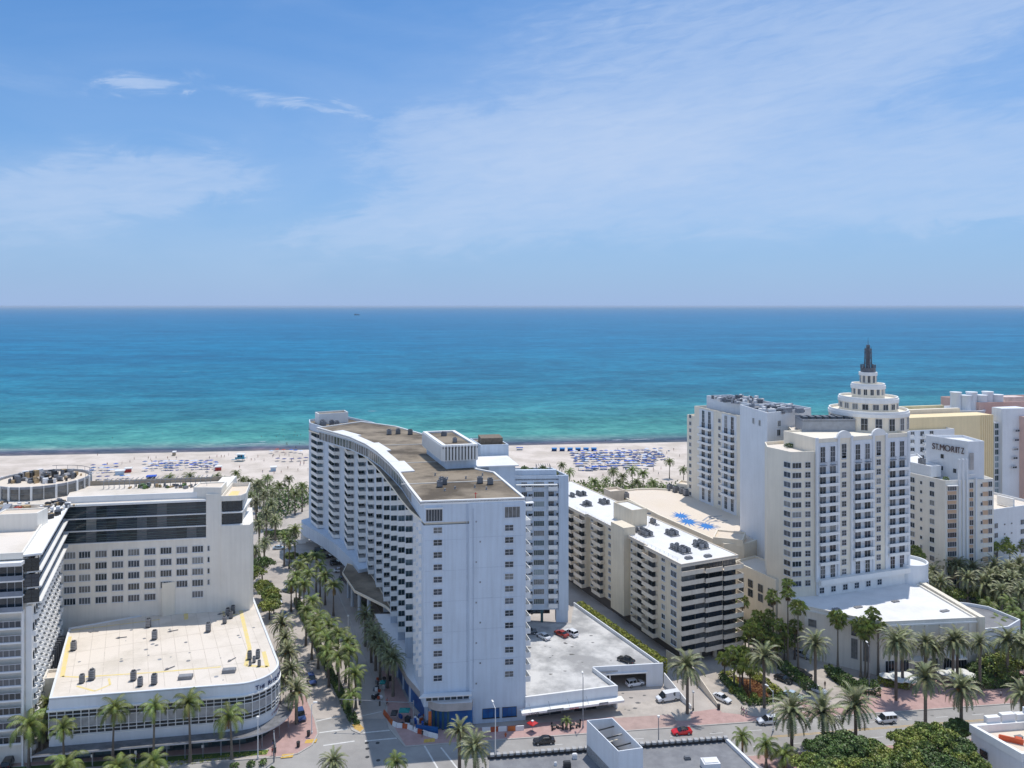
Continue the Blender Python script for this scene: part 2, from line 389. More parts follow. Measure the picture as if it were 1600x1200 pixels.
# beach: falls gently into the water
b = MB()
for i in range(-6, 6):
    X0, X1 = i*500, (i+1)*500
    rows = [(396, -.06), (410, .9), (shore(0)-32, .6), (shore(0)-6, .05), (shore(0)+6, -.45), (shore(0)+60, -2.2)]
    for (y0, z0), (y1, z1) in zip(rows, rows[1:]):
        k0 = .113 if y0 > 450 else 0; k1 = .113 if y1 > 450 else 0
        b.quad((X0, y0+k0*X0, z0), (X1, y0+k0*X1, z0), (X1, y1+k1*X1, z1), (X0, y1+k1*X0, z1))
struct(b.build('beach_sand', sand))
def sea_mat():
    m = bpy.data.materials.new('sea_water'); m.use_nodes = True
    n, l = m.node_tree.nodes, m.node_tree.links; b = n['Principled BSDF']
    g = N(n, 'ShaderNodeNewGeometry'); s = N(n, 'ShaderNodeSeparateXYZ'); l.new(g.outputs['Position'], s.inputs[0])
    def M(op, a, b_=None, c=None, clamp=False):
        q = N(n, 'ShaderNodeMath', operation=op, use_clamp=clamp)
        for i, v in enumerate((a, b_, c)):
            if v is None: continue
            if isinstance(v, (int, float)): q.inputs[i].default_value = v
            else: l.new(v, q.inputs[i])
        return q.outputs[0]
    d = M('SUBTRACT', s.outputs[1], M('MULTIPLY_ADD', s.outputs[0], .113, 523.8))
    def noise(scx, scy, sc, det=5, dist=.4):
        mp = N(n, 'ShaderNodeMapping'); mp.inputs['Scale'].default_value = (scx, scy, 1); mp.inputs['Rotation'].default_value = (0, 0, R(-6.4))
        l.new(g.outputs['Position'], mp.inputs[0])
        t = N(n, 'ShaderNodeTexNoise'); t.inputs['Scale'].default_value = sc; t.inputs['Detail'].default_value = det; t.inputs['Distortion'].default_value = dist
        l.new(mp.outputs[0], t.inputs['Vector']); return t.outputs[0]
    nb = noise(.25, 1, .012, 6, .8)       # broad streaks
    ns = noise(.22, 1, .06, 6, .6)
    # log distance offshore with a wandering edge
    dd = M('ADD', d, M('MULTIPLY', M('SUBTRACT', ns, .5), M('MULTIPLY_ADD', d, .35, 8.0)))
    dd = M('MAXIMUM', dd, .5)
    lg = M('DIVIDE', M('LOGARITHM', M('ADD', dd, 1.0), 10.0), 5.0)
    lg = M('ADD', lg, M('MULTIPLY', M('SUBTRACT', nb, .5), .055))
    rp = N(n, 'ShaderNodeValToRGB'); l.new(lg, rp.inputs[0]); e = rp.color_ramp.elements
    stops = SEA_STOPS
    e[0].position, e[0].color = stops[0][0], (*stops[0][1], 1); e[1].position, e[1].color = stops[-1][0], (*stops[-1][1], 1)
    for p, c in stops[1:-1]:
        q = e.new(p); q.color = (*c, 1)
    # wave mottling at several sizes
    cur = rp.outputs[0]
    for sx_, sy_, sc_, lo, hi, dt in ((.55, 1, .30, .84, 1.14, 6), (.55, .8, .10, .86, 1.12, 8), (.5, .8, .035, .86, 1.12, 10), (.35, 1, .012, .86, 1.12, 10), (.2, 1, .004, .90, 1.08, 8)):
        nf = noise(sx_, sy_, sc_, dt, .2)
        mm = N(n, 'ShaderNodeMix', data_type='RGBA', blend_type='MULTIPLY'); mm.inputs[0].default_value = 1
        r2 = N(n, 'ShaderNodeValToRGB'); r2.color_ramp.elements[0].position = .40; r2.color_ramp.elements[0].color = (lo*.9, lo, lo+.03, 1); r2.color_ramp.elements[1].position = .60; r2.color_ramp.elements[1].color = (hi*1.05, hi, hi-.02, 1)
        l.new(nf, r2.inputs[0]); l.new(cur, mm.inputs['A']); l.new(r2.outputs[0], mm.inputs['B']); cur = mm.outputs['Result']
    l.new(mm.outputs['Result'], b.inputs['Base Color'])
    b.inputs['Roughness'].default_value = .35; b.inputs['IOR'].default_value = 1.33; b.inputs['Specular IOR Level'].default_value = .06
    bp = N(n, 'ShaderNodeBump'); bp.inputs['Strength'].default_value = .8; bp.inputs['Distance'].default_value = 1.2
    h = M('ADD', noise(.5, 1, .35, 3, .2), M('MULTIPLY', noise(.4, 1, .06, 3, .2), 2.0)); l.new(h, bp.inputs['Height']); l.new(bp.outputs[0], b.inputs['Normal'])
    return m
SEA_STOPS = [(.0, (.20, .17, .16)), (.16, (.13, .11, .13)), (.225, (.085, .10, .14)), (.27, (.16, .24, .235)), (.335, (.085, .31, .265)),
             (.41, (.045, .225, .225)), (.51, (.015, .17, .25)), (.62, (.002, .155, .285)), (.76, (.002, .15, .305)), (.95, (.005, .15, .30))]
b = MB(); b.quad((-150000, 500-17000+0, -.2), (150000, 500+17000, -.2), (150000, 190000, -.2), (-150000, 190000, -.2))
b = MB(); b.quad((-4000, shore(-4000)-12, -.2), (4000, shore(4000)-12, -.2), (54000, 54900, -.2), (-54000, 54900, -.2))
struct(b.build('sea', sea_mat()))
foam = mat('sea_foam', (.8, .82, .84), .8, .1, 1)
# surf: short broken crests near the shore
for (fx, fy, ln) in ((400, 693, 9), (380, 694, 4), (582, 642, 5), (410, 690, 3), (1003, 686, 12), (965, 687, 5), (290, 580, 6)):
    b = MB(); p = at(fx, fy, 0); n_ = 10
    for k in range(n_):
        t = k/(n_-1)-.5; w = .8*(1-4*t*t)+.15
        x = p.x+t*ln*1.5; y = p.y+.17*t*ln+random.uniform(-.4, .4)
        b.box(x, y, -.19, ln*1.5/n_*1.3, w, .10, R(6+random.uniform(-8, 8)))
    tag(b.build('surf', foam), kind='structure')

# sea air: the far water fades into it
hz = MB(); hz.box(0, 0, -3.2, 110000, 110000, 101.2)
hm_ = bpy.data.materials.new('sea_air'); hm_.use_nodes = True; hn = hm_.node_tree.nodes; hn.clear()
ho_ = hn.new('ShaderNodeOutputMaterial'); hv = hn.new('ShaderNodeVolumePrincipled'); hv.inputs['Density'].default_value = HAZE; hv.inputs['Color'].default_value = (.72, .85, 1, 1)
hm_.node_tree.links.new(hv.outputs[0], ho_.inputs['Volume'])
if HAZE: tag(hz.build('haze', hm_), kind='stuff')

# blocks of pavement (raised), the road surfaces lie in the gaps
sheet('avenue', [(-420, Cf(-420)), (420, Cf(420)), (420, Cn(420)), (-23, Cn(-23)+.2), (-27, 171.5), (-29, 177), (-45.3, 177), (-43.1, 170.7), (-43.2, 166.2), (-45.5, 163.3), (-420, Cn(-420))], -.125, asph)
sheet('side_street', [(-29.2, 177.004), (Lr(215), 215), (Lr(262), 262), (-70, 285), (-72, 330), (-100, 330), (-100, 288), (Ll(262), 262), (Ll(200), 200), (-45.4, 177.004)], -.121, conc)
sheet('pavement', [(-420, Cn(-420)), (-48.4, 161.8), (-45.5, 162.9), (-43.3, 166.2), (-43.1, 170.7), (-45.3, 176.5), (Ll(200), 200), (Ll(262), 262), (-101, 290), (-101, 396), (-420, 396)], 0, conc, .14)
sheet('pavement', [(-23, Cn(-23)), (420, Cn(420)), (420, 396), (-60, 396), (-66, 330), (-62, 285), (Lr(262), 262), (Lr(215), 215), (Lr(182), 182), (-29, 177.5), (-27.5, 172.6)], 0, conc, .14)
sheet('pavement', [(-420, Cf(-420)), (420, Cf(420)), (420, 60), (-420, 60)], 0, conc, .14)
# kerbs
def kerb(pts):
    b = MB()
    for (x0, y0), (x1, y1) in zip(pts, pts[1:]):
        a = math.atan2(y1-y0, x1-x0); b.box((x0+x1)/2, (y0+y1)/2, -.14, math.hypot(x1-x0, y1-y0)+.05, .3, .165, a)
    struct(b.build('kerb', kerbm))
kerb([(-300, Cn(-300)), (-48.4, 161.9), (-45.5, 163.0), (-43.3, 166.2), (-43.1, 170.7), (-45.3, 176.5), (Ll(200), 200), (Ll(262), 262)])
kerb([(Lr(262), 262), (Lr(215), 215), (Lr(182), 182), (-29, 177.5), (-27.5, 172.6), (-23, Cn(-23)), (0, Cn(0)), (300, Cn(300))])
kerb([(-300, Cf(-300)), (0, Cf(0)), (300, Cf(300))])
# pink brick paving
Z1 = .004
sheet('brick_paving', [(-400, Cn(-400)+3.0), (-62, Cn(-62)+2.6), (-56.5, 162.4), (-48.4, 162.0), (-45.6, 163.2), (-43.5, 166.3), (-43.3, 170.7), (-45.4, 176.5), (-50.2, 187), (-53, 187), (-54, 171), (-62, 166.8), (-96, 160.4), (-400, 122)], Z1, pinkp)
grs = sheet('grass_strip', [(-400, Cn(-400)+.4), (-52, Cn(-52)+.5), (-52, Cn(-52)+2.3), (-400, Cn(-400)+2.7)], .03, grassm)
sheet('path_edge', [(-400, Cn(-400)+2.7), (-62, Cn(-62)+2.3), (-52, Cn(-52)+2.3), (-52, Cn(-52)+2.7), (-62, Cn(-62)+2.65), (-400, Cn(-400)+3.0)], .006, kerbm)
sheet('brick_paving', [(-23, Cn(-23)+.2), (300, Cn(300)+.2), (300, Cn(300)+8), (92, 190.5), (60, 184), (36, 178.2), (22, 177.4), (-8, 172.8), (-20, 173), (-24.5, 183), (-31, 200), (-34, 200), (-28.8, 178)], Z1, pinkp)
sheet('brick_paving', [(20, Cf(20)-.2), (300, Cf(300)-.2), (300, Cf(300)-9), (20, Cf(20)-9)], Z1, pinkp)
sheet('crossing_apron', [(21, Cn(21)+.3), (38, Cn(38)+.3), (37, 178.6), (23, 177)], .008, mat('worn_pink_paving', (.46, .33, .29), .92, .1, .3))
# street markings
def stripe(p0, p1, w, m=markw, z=-.117):
    (x0, y0), (x1, y1) = p0, p1; a = math.atan2(y1-y0, x1-x0); dx, dy = -math.sin(a)*w/2, math.cos(a)*w/2
    b = MB(); b.quad((x0-dx, y0-dy, z), (x1-dx, y1-dy, z), (x1+dx, y1+dy, z), (x0+dx, y0+dy, z)); struct(b.build('road_marking', m))
for a_, b_ in (((499, 1144), (544, 1138)), ((505, 1164), (554, 1157)), ((568, 1144), (611, 1140)), ((570, 1157), (624, 1152))):
    stripe(xy(*a_), xy(*b_), .4)
stripe(xy(494, 1126), xy(531, 1118), .35); stripe(xy(560, 1119), xy(596, 1111), .3)
stripe(xy(663, 1164), xy(690, 1210), .35); stripe(xy(689, 1167), xy(715, 1200), .35)
yl = mat('yellow_road_line', (.62, .40, .12), .8, .15, 1.5)
for dy_ in (-.22, .22): stripe((57, 169.6+dy_-.1), (300, 169.6+.135*243+dy_), .16, yl)
for dy_ in (-.22, .22): stripe((-300, 164.0-.125*238+dy_-2), (-62, 154.5+dy_), .16, yl)
for k in range(16):
    x = -10+k*9.0
    if x > 6: stripe((x, Cn(x)-3.3), (x+3, Cn(x+3)-3.3), .14)
for k in range(9):
    x = 52+k*9.0; stripe((x, Cf(x)+3.3), (x+3, Cf(x+3)+3.3), .14)
for k in range(14):
    x = -40+k*3.5; stripe((x, 158.2+.125*x-.3), (x+.1, 158.2+.125*x+.3), .5, mat('road_patch', (.14, .135, .13), .9)) if k in (2, 3, 6, 9) else None
for (px_, py_) in ((573, 1160), (590, 1160), (574, 1169), (591, 1187), (574, 1182), (636, 1120), (1392, 1131), (1432, 1127)):
    p = at(px_, py_); b = MB(); b.disc(p.x, p.y, .45, -.122, -.115, 12); struct(b.build('manhole_cover', darkm))
for (px_, py_) in ((449, 1181), (486, 1158), (671, 1157)):
    p = at(px_, py_); sheet('tactile_paving', [(p.x-1.2, p.y-.9), (p.x+1.2, p.y-.5), (p.x+1.2, p.y+.9), (p.x-1.2, p.y+.5)], .02, mat('yellow_tactile', (.72, .46, .10), .8, .15, 2))
# median planter of the side street
Ml = lambda Y: -35.4-.459*(Y-170.7)
sheet('median', [(Ml(172.5)+.3, 172.0), (Ml(171)+1.7, 170.6), (Ml(172.5)+3.0, 172.2), (Ml(246)+2.8, 246), (Ml(246), 246)], .03, kerbm, .16)
sheet('median_tip', [(Ml(172)+.5, 172.6), (Ml(171)+1.7, 171.2), (Ml(172)+2.7, 172.7), (Ml(174)+2.5, 174.4), (Ml(174)+.5, 174.4)], .036, yl)
# paved forecourts
sheet('car_park', [xy(1036, 1085), xy(1078, 1103), (41, 176), (23.5, 175.2), (24.2, 181.5), (36, 186)], .006, concp)
sheet('driveway', [xy(1085, 1060), xy(1128, 1113), (62, 176.5), (68, 181), (58, 190), (50, 197), (44, 202)], .006, concp)
sheet('driveway', [xy(1105, 1040), xy(1150, 1032), xy(1196, 1050), xy(1262, 1112), xy(1178, 1112), xy(1135, 1108)], .010, concp)
sheet('driveway', [xy(1230, 1020), xy(1262, 1010), xy(1320, 1085), xy(1335, 1105), xy(1270, 1108), xy(1240, 1050)], .014, concp)
sheet('plaza', [(-62, 285), (-100, 285), (-104, 396), (-52, 396), (-58, 330)], .006, concp)
sheet('brick_paving', [(92, 190.5), (300, 212), (300, 222), (150, 214), (126, 204), (125, 199), (94, 195)], Z1, pinkp)
sheet('courtyard', [(128, 200), (300, 225), (300, 260), (134, 252)], .004, concp)

# ---------------------------------------------------------------- vegetation meshes
def leafmesh(name, cen, size, m, flat=.0, aspect=1.6, nrm=None):
    """CEN: n x 3 array of leaf centres -> quads with random orientation (biased to NRM)"""
    n = len(cen); d = rng.normal(size=(n, 3))
    if nrm is not None: d = d*.75+nrm*.9
    d[:, 2] += flat; d /= np.linalg.norm(d, axis=1)[:, None]
    t = rng.normal(size=(n, 3)); u = np.cross(d, t); u /= np.linalg.norm(u, axis=1)[:, None]; w = np.cross(d, u)
    s = size*rng.uniform(.6, 1.3, n)[:, None]; u = u*s*aspect*.5; w = w*s*.5
    V = np.stack([cen-u, cen-w*.9, cen+u, cen+w*.9], 1).reshape(-1, 3)
    me = bpy.data.meshes.new(name); me.vertices.add(4*n); me.vertices.foreach_set('co', V.astype(np.float32).ravel())
    me.loops.add(4*n); me.loops.foreach_set('vertex_index', np.arange(4*n, dtype=np.int32))
    me.polygons.add(n); me.polygons.foreach_set('loop_start', np.arange(0, 4*n, 4, dtype=np.int32)); me.polygons.foreach_set('loop_total', np.full(n, 4, dtype=np.int32))
    me.materials.append(m); me.update(calc_edges=True); me.validate()
    return me
def blobs(n, cs):
    """points on/in a set of ellipsoids (cx,cy,cz,rx,ry,rz)"""
    P, Q = [], []
    wts = np.array([c[3]*c[4] for c in cs]); wts = wts/wts.sum()
    for c, w in zip(cs, wts):
        k = max(8, int(n*w)); d = rng.normal(size=(k, 3)); d /= np.linalg.norm(d, axis=1)[:, None]
        d[:, 2] = np.where(d[:, 2] < -.35, -d[:, 2], d[:, 2])
        r = rng.uniform(.62, 1.06, k)[:, None]
        P.append(np.array(c[:3])+d*r*np.array(c[3:])); Q.append(d)
    return np.concatenate(P), np.concatenate(Q)
def tree(name, label, x, y, r, h, m, n=4200, leaf=.42, group=None, z=0, squash=.62):
    t = thing(name, label, 'tree', (x, y, z), group)
    cs = [(0, 0, h-r*squash*1.15, r*.6, r*.6, r*squash*.9)]
    for k in range(17):
        a = 2.4*k+random.uniform(-.3, .3); q = r*(.18+.72*((k+1)/17)**.6); rr_ = r*random.uniform(.2, .34)
        cs.append((math.cos(a)*q, math.sin(a)*q, h-r*squash+r*squash*.95*(1-(q/r)**2)*random.uniform(.75, 1.15)-rr_*.3, rr_, rr_, rr_*random.uniform(.7, .95)))
    P, Q = blobs(n, cs)
    me = leafmesh('crown', P, leaf, m, .25, nrm=Q); inst(me, 'crown', t, x, y, z)
    b = MB(); b.tube((0, 0, 0), (random.uniform(-.3, .3), random.uniform(-.3, .3), h*.5), .05*r+.08, .035*r+.05, 7)
    for k in range(5):
        a = 2*math.pi*k/5; b.tube((0, 0, h*.42), (math.cos(a)*r*.5, math.sin(a)*r*.5, h*.78), .03*r+.05, .02*r, 5)
    inst(b.mesh('trunk', bark2), 'trunk', t, x, y, z)
    return t
def shrub(label, x, y, r, h, m, name='shrub', n=260, group=None, leaf=.3, z=0):
    cs = [(0, 0, h*.35, r, r, h*.7)]+[(random.uniform(-.6, .6)*r, random.uniform(-.6, .6)*r, h*.5, r*.5, r*.5, h*.5) for _ in range(3)]
    P, Q = blobs(n, cs); me = leafmesh(name, P, leaf, m, .3, nrm=Q)
    o = inst(me, name, None, x, y, z); return tag(o, label, 'shrub', group)
def hedge(label, p0, p1, w, h, m, n_per=34, group=None, leaf=.26, z=0):
    L = math.hypot(p1[0]-p0[0], p1[1]-p0[1]); n = int(L*(w+2*h)*n_per); a = math.atan2(p1[1]-p0[1], p1[0]-p0[0])
    u = rng.uniform(0, L, n); side = rng.uniform(0, w+2*h, n)
    v = np.where(side < h, -w/2, np.where(side > h+w, w/2, side-h-w/2)); zz = np.where(side < h, side, np.where(side > h+w, side-h-w, h))
    v = v+rng.normal(0, .1, n); zz = zz+rng.normal(0, .09, n)+.12*np.sin(u*1.7)
    c, s_ = math.cos(a), math.sin(a)
    P = np.stack([u*c-v*s_, u*s_+v*c, np.abs(zz)], 1)
    o = inst(leafmesh('hedge', P, leaf, m, .5), 'hedge', None, p0[0], p0[1], z)
    return tag(o, label, 'hedge', group)
def cover(name, poly, n, leaf, m, h=.35, kind='stuff', z=0):
    xs = [p[0] for p in poly]; ys = [p[1] for p in poly]; out = []
    def inside(x, y):
        r_ = False; j = len(poly)-1
        for i in range(len(poly)):
            if (poly[i][1] > y) != (poly[j][1] > y) and x < (poly[j][0]-poly[i][0])*(y-poly[i][1])/(poly[j][1]-poly[i][1])+poly[i][0]: r_ = not r_
            j = i
        return r_
    while len(out) < n:
        x, y = random.uniform(min(xs), max(xs)), random.uniform(min(ys), max(ys))
        if inside(x, y):
            hh = h*(.55+.45*math.sin(x*.9)*math.cos(y*.8)+.35*math.sin(x*2.3+y)); out.append((x, y, z+max(.03, hh*random.uniform(.5, 1.15))))
    return tag(inst(leafmesh(name, np.array(out), leaf, m, 1.0), name, None, 0, 0, 0), kind=kind)

def frond_mesh(kind, up, ln, m_i=0):
    """feather frond from the origin along +x; up = launch angle"""
    b = MB(); n = 8; pts = []; a = R(up); x = z = 0.0
    bend = {'coco': 17, 'date': 12}[kind]
    for k in range(n+1):
        pts.append(Vector((x, 0, z))); st = ln/n; x += math.cos(a)*st; z += math.sin(a)*st
        a -= R(bend)*(0.5+k/n)
        a = max(a, R(-86))
    for p, q in zip(pts, pts[1:]): 
        w = .05
        b.quad(p+Vector((0, -w, 0)), q+Vector((0, -w*.7, 0)), q+Vector((0, w*.7, 0)), p+Vector((0, w, 0)))
    mlen = {'coco': .95, 'date': .62}[kind]*ln/3.6; drop = {'coco': .75, 'date': -.15}[kind]
    for k in range(1, n*2+1):
        t = k/(n*2); i = min(n-1, int(t*n)); f = t*n-i; p = pts[i].lerp(pts[i+1], f); d = (pts[i+1]-pts[i]).normalized()
        L = mlen*(math.sin(math.pi*min(1, t*.82+.12))**.6)*random.uniform(.85, 1.1); nr = Vector((-d.z, 0, d.x))
        for sgn in (-1, 1):
            tip = p+d*L*.62+Vector((0, sgn*L*.8, 0))-Vector((0, 0, 1))*L*drop*.7+nr*L*(.25 if kind == 'date' else 0)*1.0
            b.tri(p-d*.13, p+d*.13+Vector((0, 0, 0)), tip) if sgn > 0 else b.tri(p+d*.13, p-d*.13, tip)
    return b
def fan_mesh(up, ln):
    b = MB(); a = R(up); e = Vector((math.cos(a)*ln*.55, 0, math.sin(a)*ln*.55))
    b.quad((0, -.03, 0), e+Vector((0, -.03, 0)), e+Vector((0, .03, 0)), (0, .03, 0))
    ax = e.normalized(); nr = Vector((-ax.z, 0, ax.x))
    for k in range(11):
        th = R(-115+230*k/10); d = ax*math.cos(th)+Vector((0, math.sin(th), 0)); L = ln*.52*random.uniform(.85, 1.1)
        t = e+d*L-nr*L*.35-Vector((0, 0, L*.28)); s_ = (ax*(-math.sin(th))+Vector((0, math.cos(th), 0)))*.10
        b.tri(e, e+d*L*.55+s_, t); b.tri(e, t, e+d*L*.55-s_)
    return b
FR = {}
for kd, mm_, L_ in (('coco', f_coco, 4.1), ('date', f_date, 3.9)):
    FR[kd] = [[frond_mesh(kd, up, L_).mesh('frond', mm_) for _ in range(2)] for up in ((78, 55, 30, 2) if kd == 'coco' else (80, 56, 32, 6, -22))]
FR['fan'] = [[fan_mesh(up, 2.4).mesh('frond', f_fan) for _ in range(2)] for up in (70, 40, 10, -25)]
FR['dead'] = [[frond_mesh('coco', -45, 3.2).mesh('dry_frond', f_dead)]]
FR['skirt'] = [[fan_mesh(-62, 2.0).mesh('dry_frond', f_dead)]]
TRK = {}
def trunk_mesh(kind, h, lean, seed):
    rr = random.Random(seed); b = MB(); n = 7 if h > 5 else 4; r0, r1 = {'coco': (.26, .15), 'date': (.38, .32), 'fan': (.22, .14)}[kind]
    rings = []
    for k in range(n+1):
        t = k/n; off = lean*t*t; r = r0+(r1-r0)*t+(.18*(1-t)**6 if kind != 'date' else 0)
        if kind == 'date' and k >= n-1: r *= 1.45
        rings.append([(off+math.cos(2*math.pi*j/7)*r*rr.uniform(.94, 1.06), math.sin(2*math.pi*j/7)*r, h*t) for j in range(7)])
    b.loft(rings); return b.mesh('trunk', bark)
CROWN = {}
def crown_layout(kind, rr, sc=1.0):
    """[(tier, variant, azimuth, tilt, scale)]"""
    out = []
    spec = {'coco': ((0, 4), (1, 6), (2, 7), (3, 6)), 'date': ((0, 6), (1, 9), (2, 11), (3, 12), (4, 11)), 'fan': ((0, 3), (1, 5), (2, 6), (3, 3))}[kind]
    for tier, cnt in spec:
        o = rr.uniform(0, 6.28)
        for k in range(cnt): out.append((tier, rr.randrange(2), o+2*math.pi*k/cnt+rr.uniform(-.22, .22), rr.uniform(-.14, .14), sc*rr.uniform(.85, 1.08)))
    return out
def palm(kind, label, x, y, h, group, sc=1.0, lean=0.0, near=True, fruit=False, z=0, leandir=None, dead=True):
    seed = int(abs(x*13.7+y*7.1+h))
    rr = random.Random(seed)
    t = thing({'coco': 'coconut_palm', 'date': 'date_palm', 'fan': 'fan_palm'}[kind], label, 'palm tree', (x, y, z), group)
    la = rr.uniform(0, 6.28) if leandir is None else leandir
    key = (kind, round(h*2), round(lean*2))
    if key not in TRK: TRK[key] = (trunk_mesh(kind, round(h*2)/2, lean, seed), round(h*2)/2)
    me, hh = TRK[key]
    o = inst(me, 'trunk', t, x, y, z, la)
    cx, cy, cz = x+math.cos(la)*lean, y+math.sin(la)*lean, z+hh-.1
    lay = crown_layout(kind, rr, sc)
    if near:
        for tier, v, az, tl, s_ in lay:
            if rr.random() < .09: continue
            f = inst(FR[kind][tier][v % len(FR[kind][tier])], 'frond', t, cx, cy, cz, az, (s_, s_, s_)); f.rotation_euler[1] = tl
        if dead:
            for k in range(3 if kind == 'coco' else 0):
                f = inst(FR['dead'][0][0], 'dry_frond', t, cx, cy, cz-.1, rr.uniform(0, 6.28), (.8*sc,)*3)
            if kind == 'fan':
                for k in range(7):
                    f = inst(FR['skirt'][0][0], 'dry_frond', t, cx, cy, cz-.25, k*.9+rr.uniform(-.2, .2), (.8*sc,)*3)
    else:
        ck = (kind, seed % 4)
        if ck not in CROWN:
            vs, fs, ms = [], [], []
            for tier, v, az, tl, s_ in lay:
                m_ = FR[kind][tier][v % len(FR[kind][tier])]; Mx = Matrix.Rotation(az, 4, 'Z') @ Matrix.Rotation(tl, 4, 'Y') @ Matrix.Scale(s_/sc, 4)
                i0 = len(vs); vs += [tuple(Mx @ q.co) for q in m_.vertices]; fs += [tuple(i0+i for i in p.vertices) for p in m_.polygons]
            cm = bpy.data.meshes.new('crown'); cm.from_pydata(vs, [], fs); cm.materials.append({'coco': f_coco, 'date': f_date, 'fan': f_fan}[kind]); CROWN[ck] = cm
        inst(CROWN[ck], 'crown', t, cx, cy, cz, rr.uniform(0, 6.28), (sc, sc, sc))
    if fruit:
        b = MB()
        for k in range(7):
            a = rr.uniform(0, 6.28); b.tube((0, 0, .1), (math.cos(a)*.9, math.sin(a)*.9, -.25), .12, .28, 5)
        inst(b.mesh('fruit_stalks', orangef), 'fruit_stalks', t, cx, cy, cz)
    return t
# ================================================================ BUILDING PIECES
def win(name, w, h, nx=2, ny=1, gm=glass, fm=frame_w, f=.06, sill=True, mull=.05, dark=0.0):
    """window centred on x, sill at z=0; material 0 frame, 1 glass"""
    b = MB(); pane = None
    if w >= 2.2 or h >= 2.2:
        pb = MB(); pb.box(0, -.02, 0, w-.01, .06, h-.01, 0, 0); pane = pb.mesh('pane', [gm])
    else: b.box(0, -.02, 0, w, .06, h, 0, 1)
    for x in (-w/2, w/2): b.box(x, -.06, -f/2, f, .14, h+f)
    for z in (0, h): b.box(0, -.063, z-f/2, w-f, .14, f)
    for k in range(1, nx): b.box(-w/2+w*k/nx, -.055, f/2, mull, .10, h-f)
    for k in range(1, ny): b.box(0, -.058, h*k/ny-mull/2, w-f, .09, mull)
    if sill: b.box(0, -.12, -f/2-.1, w+.2, .26, .1)
    me = b.mesh(name, [fm, gm])
    if pane: PANES[me.name] = pane
    return me
def balcony(name, w, d, par=1.0, th=.12, m=0, rail=False, slab=.18, mats=None, sides=(1, 1)):
    """slab from the wall (y=0) to y=-d, floor at z=0"""
    b = MB(); b.box(0, -d/2, -slab, w, d, slab)
    if rail:
        b.box(0, -d+.04, par-.06, w, .06, .06)
        n = max(3, int(w/.45))
        for k in range(n+1): b.box(-w/2+w*k/n, -d+.04, 0, .035, .035, par-.06, 0, 0)
        for s, on in zip((-1, 1), sides):
            if on: b.box(s*(w/2-.03), -d/2, par-.06, .05, d-.12, .06); b.box(s*(w/2-.03), -d/2, 0, .03, .03, par-.06)
    else:
        b.box(0, -d+th/2, 0, w, th, par)
        for s, on in zip((-1, 1), sides):
            if on: b.box(s*(w/2-th/2), -d/2+th/2-.002, 0, th, d-th-.004, par-.003)
    return b.mesh(name, mats or [whitepaint])
def door(name, w, h, gm=glass, fm=frame_w, n=2):
    return win(name, w, h, n, 1, gm, fm, .06, False)
def parapet(b, poly, z0, h, th=.35, m=0):
    """low wall along a closed polygon (inside edge)"""
    n = len(poly)
    ar = sum(poly[i][0]*poly[(i+1) % n][1]-poly[(i+1) % n][0]*poly[i][1] for i in range(n))
    if ar < 0: poly = poly[::-1]
    P = [Vector((p[0], p[1])) for p in poly]; inn = []
    for i in range(n):
        a, c, d = P[i-1], P[i], P[(i+1) % n]
        d1, d2 = (c-a).normalized(), (d-c).normalized(); n1, n2 = Vector((-d1.y, d1.x)), Vector((-d2.y, d2.x))
        s = (n1+n2); s = s/max(.3, s.length_squared/2) if s.length_squared > .05 else n1
        inn.append(c+s*th)
    for i in range(n):
        j = (i+1) % n; o0, o1, i0, i1 = P[i], P[j], inn[i], inn[j]
        z1 = z0+h
        b.quad((o0.x, o0.y, z0), (o1.x, o1.y, z0), (o1.x, o1.y, z1), (o0.x, o0.y, z1), m)
        b.quad((i1.x, i1.y, z0), (i0.x, i0.y, z0), (i0.x, i0.y, z1), (i1.x, i1.y, z1), m)
        b.quad((o0.x, o0.y, z1), (o1.x, o1.y, z1), (i1.x, i1.y, z1), (i0.x, i0.y, z1), m)
def block(parent, poly, z0, z1, wm, rm, par=.9, name='wall', rname='roof', th=.35, capm=None):
    """walls with a sunk roof inside a parapet"""
    b = MB(); b.prism(poly, z0, z1-par, 0, top=False, bottom=False); parapet(b, poly, z1-par, par, th, 0)
    w = b.build(name, [wm], parent)
    r = MB(); n = len(poly); ar = sum(poly[i][0]*poly[(i+1) % n][1]-poly[(i+1) % n][0]*poly[i][1] for i in range(n))
    pl = poly if ar > 0 else poly[::-1]
    r.v = [(p[0], p[1], z1-par+.001) for p in pl]; r.f = [tuple(range(n))]; r.m = [0]
    r.build(rname, [rm], parent)
    return w
def rect(fr, u0, u1, d0, d1):
    """footprint: u0..u1 along the wall, d0..d1 behind it"""
    return [fr.p(u0, -d0), fr.p(u1, -d0), fr.p(u1, -d1), fr.p(u0, -d1)]
def para(A, B, off):
    return [A, B, (B[0]+off[0], B[1]+off[1]), (A[0]+off[0], A[1]+off[1])]

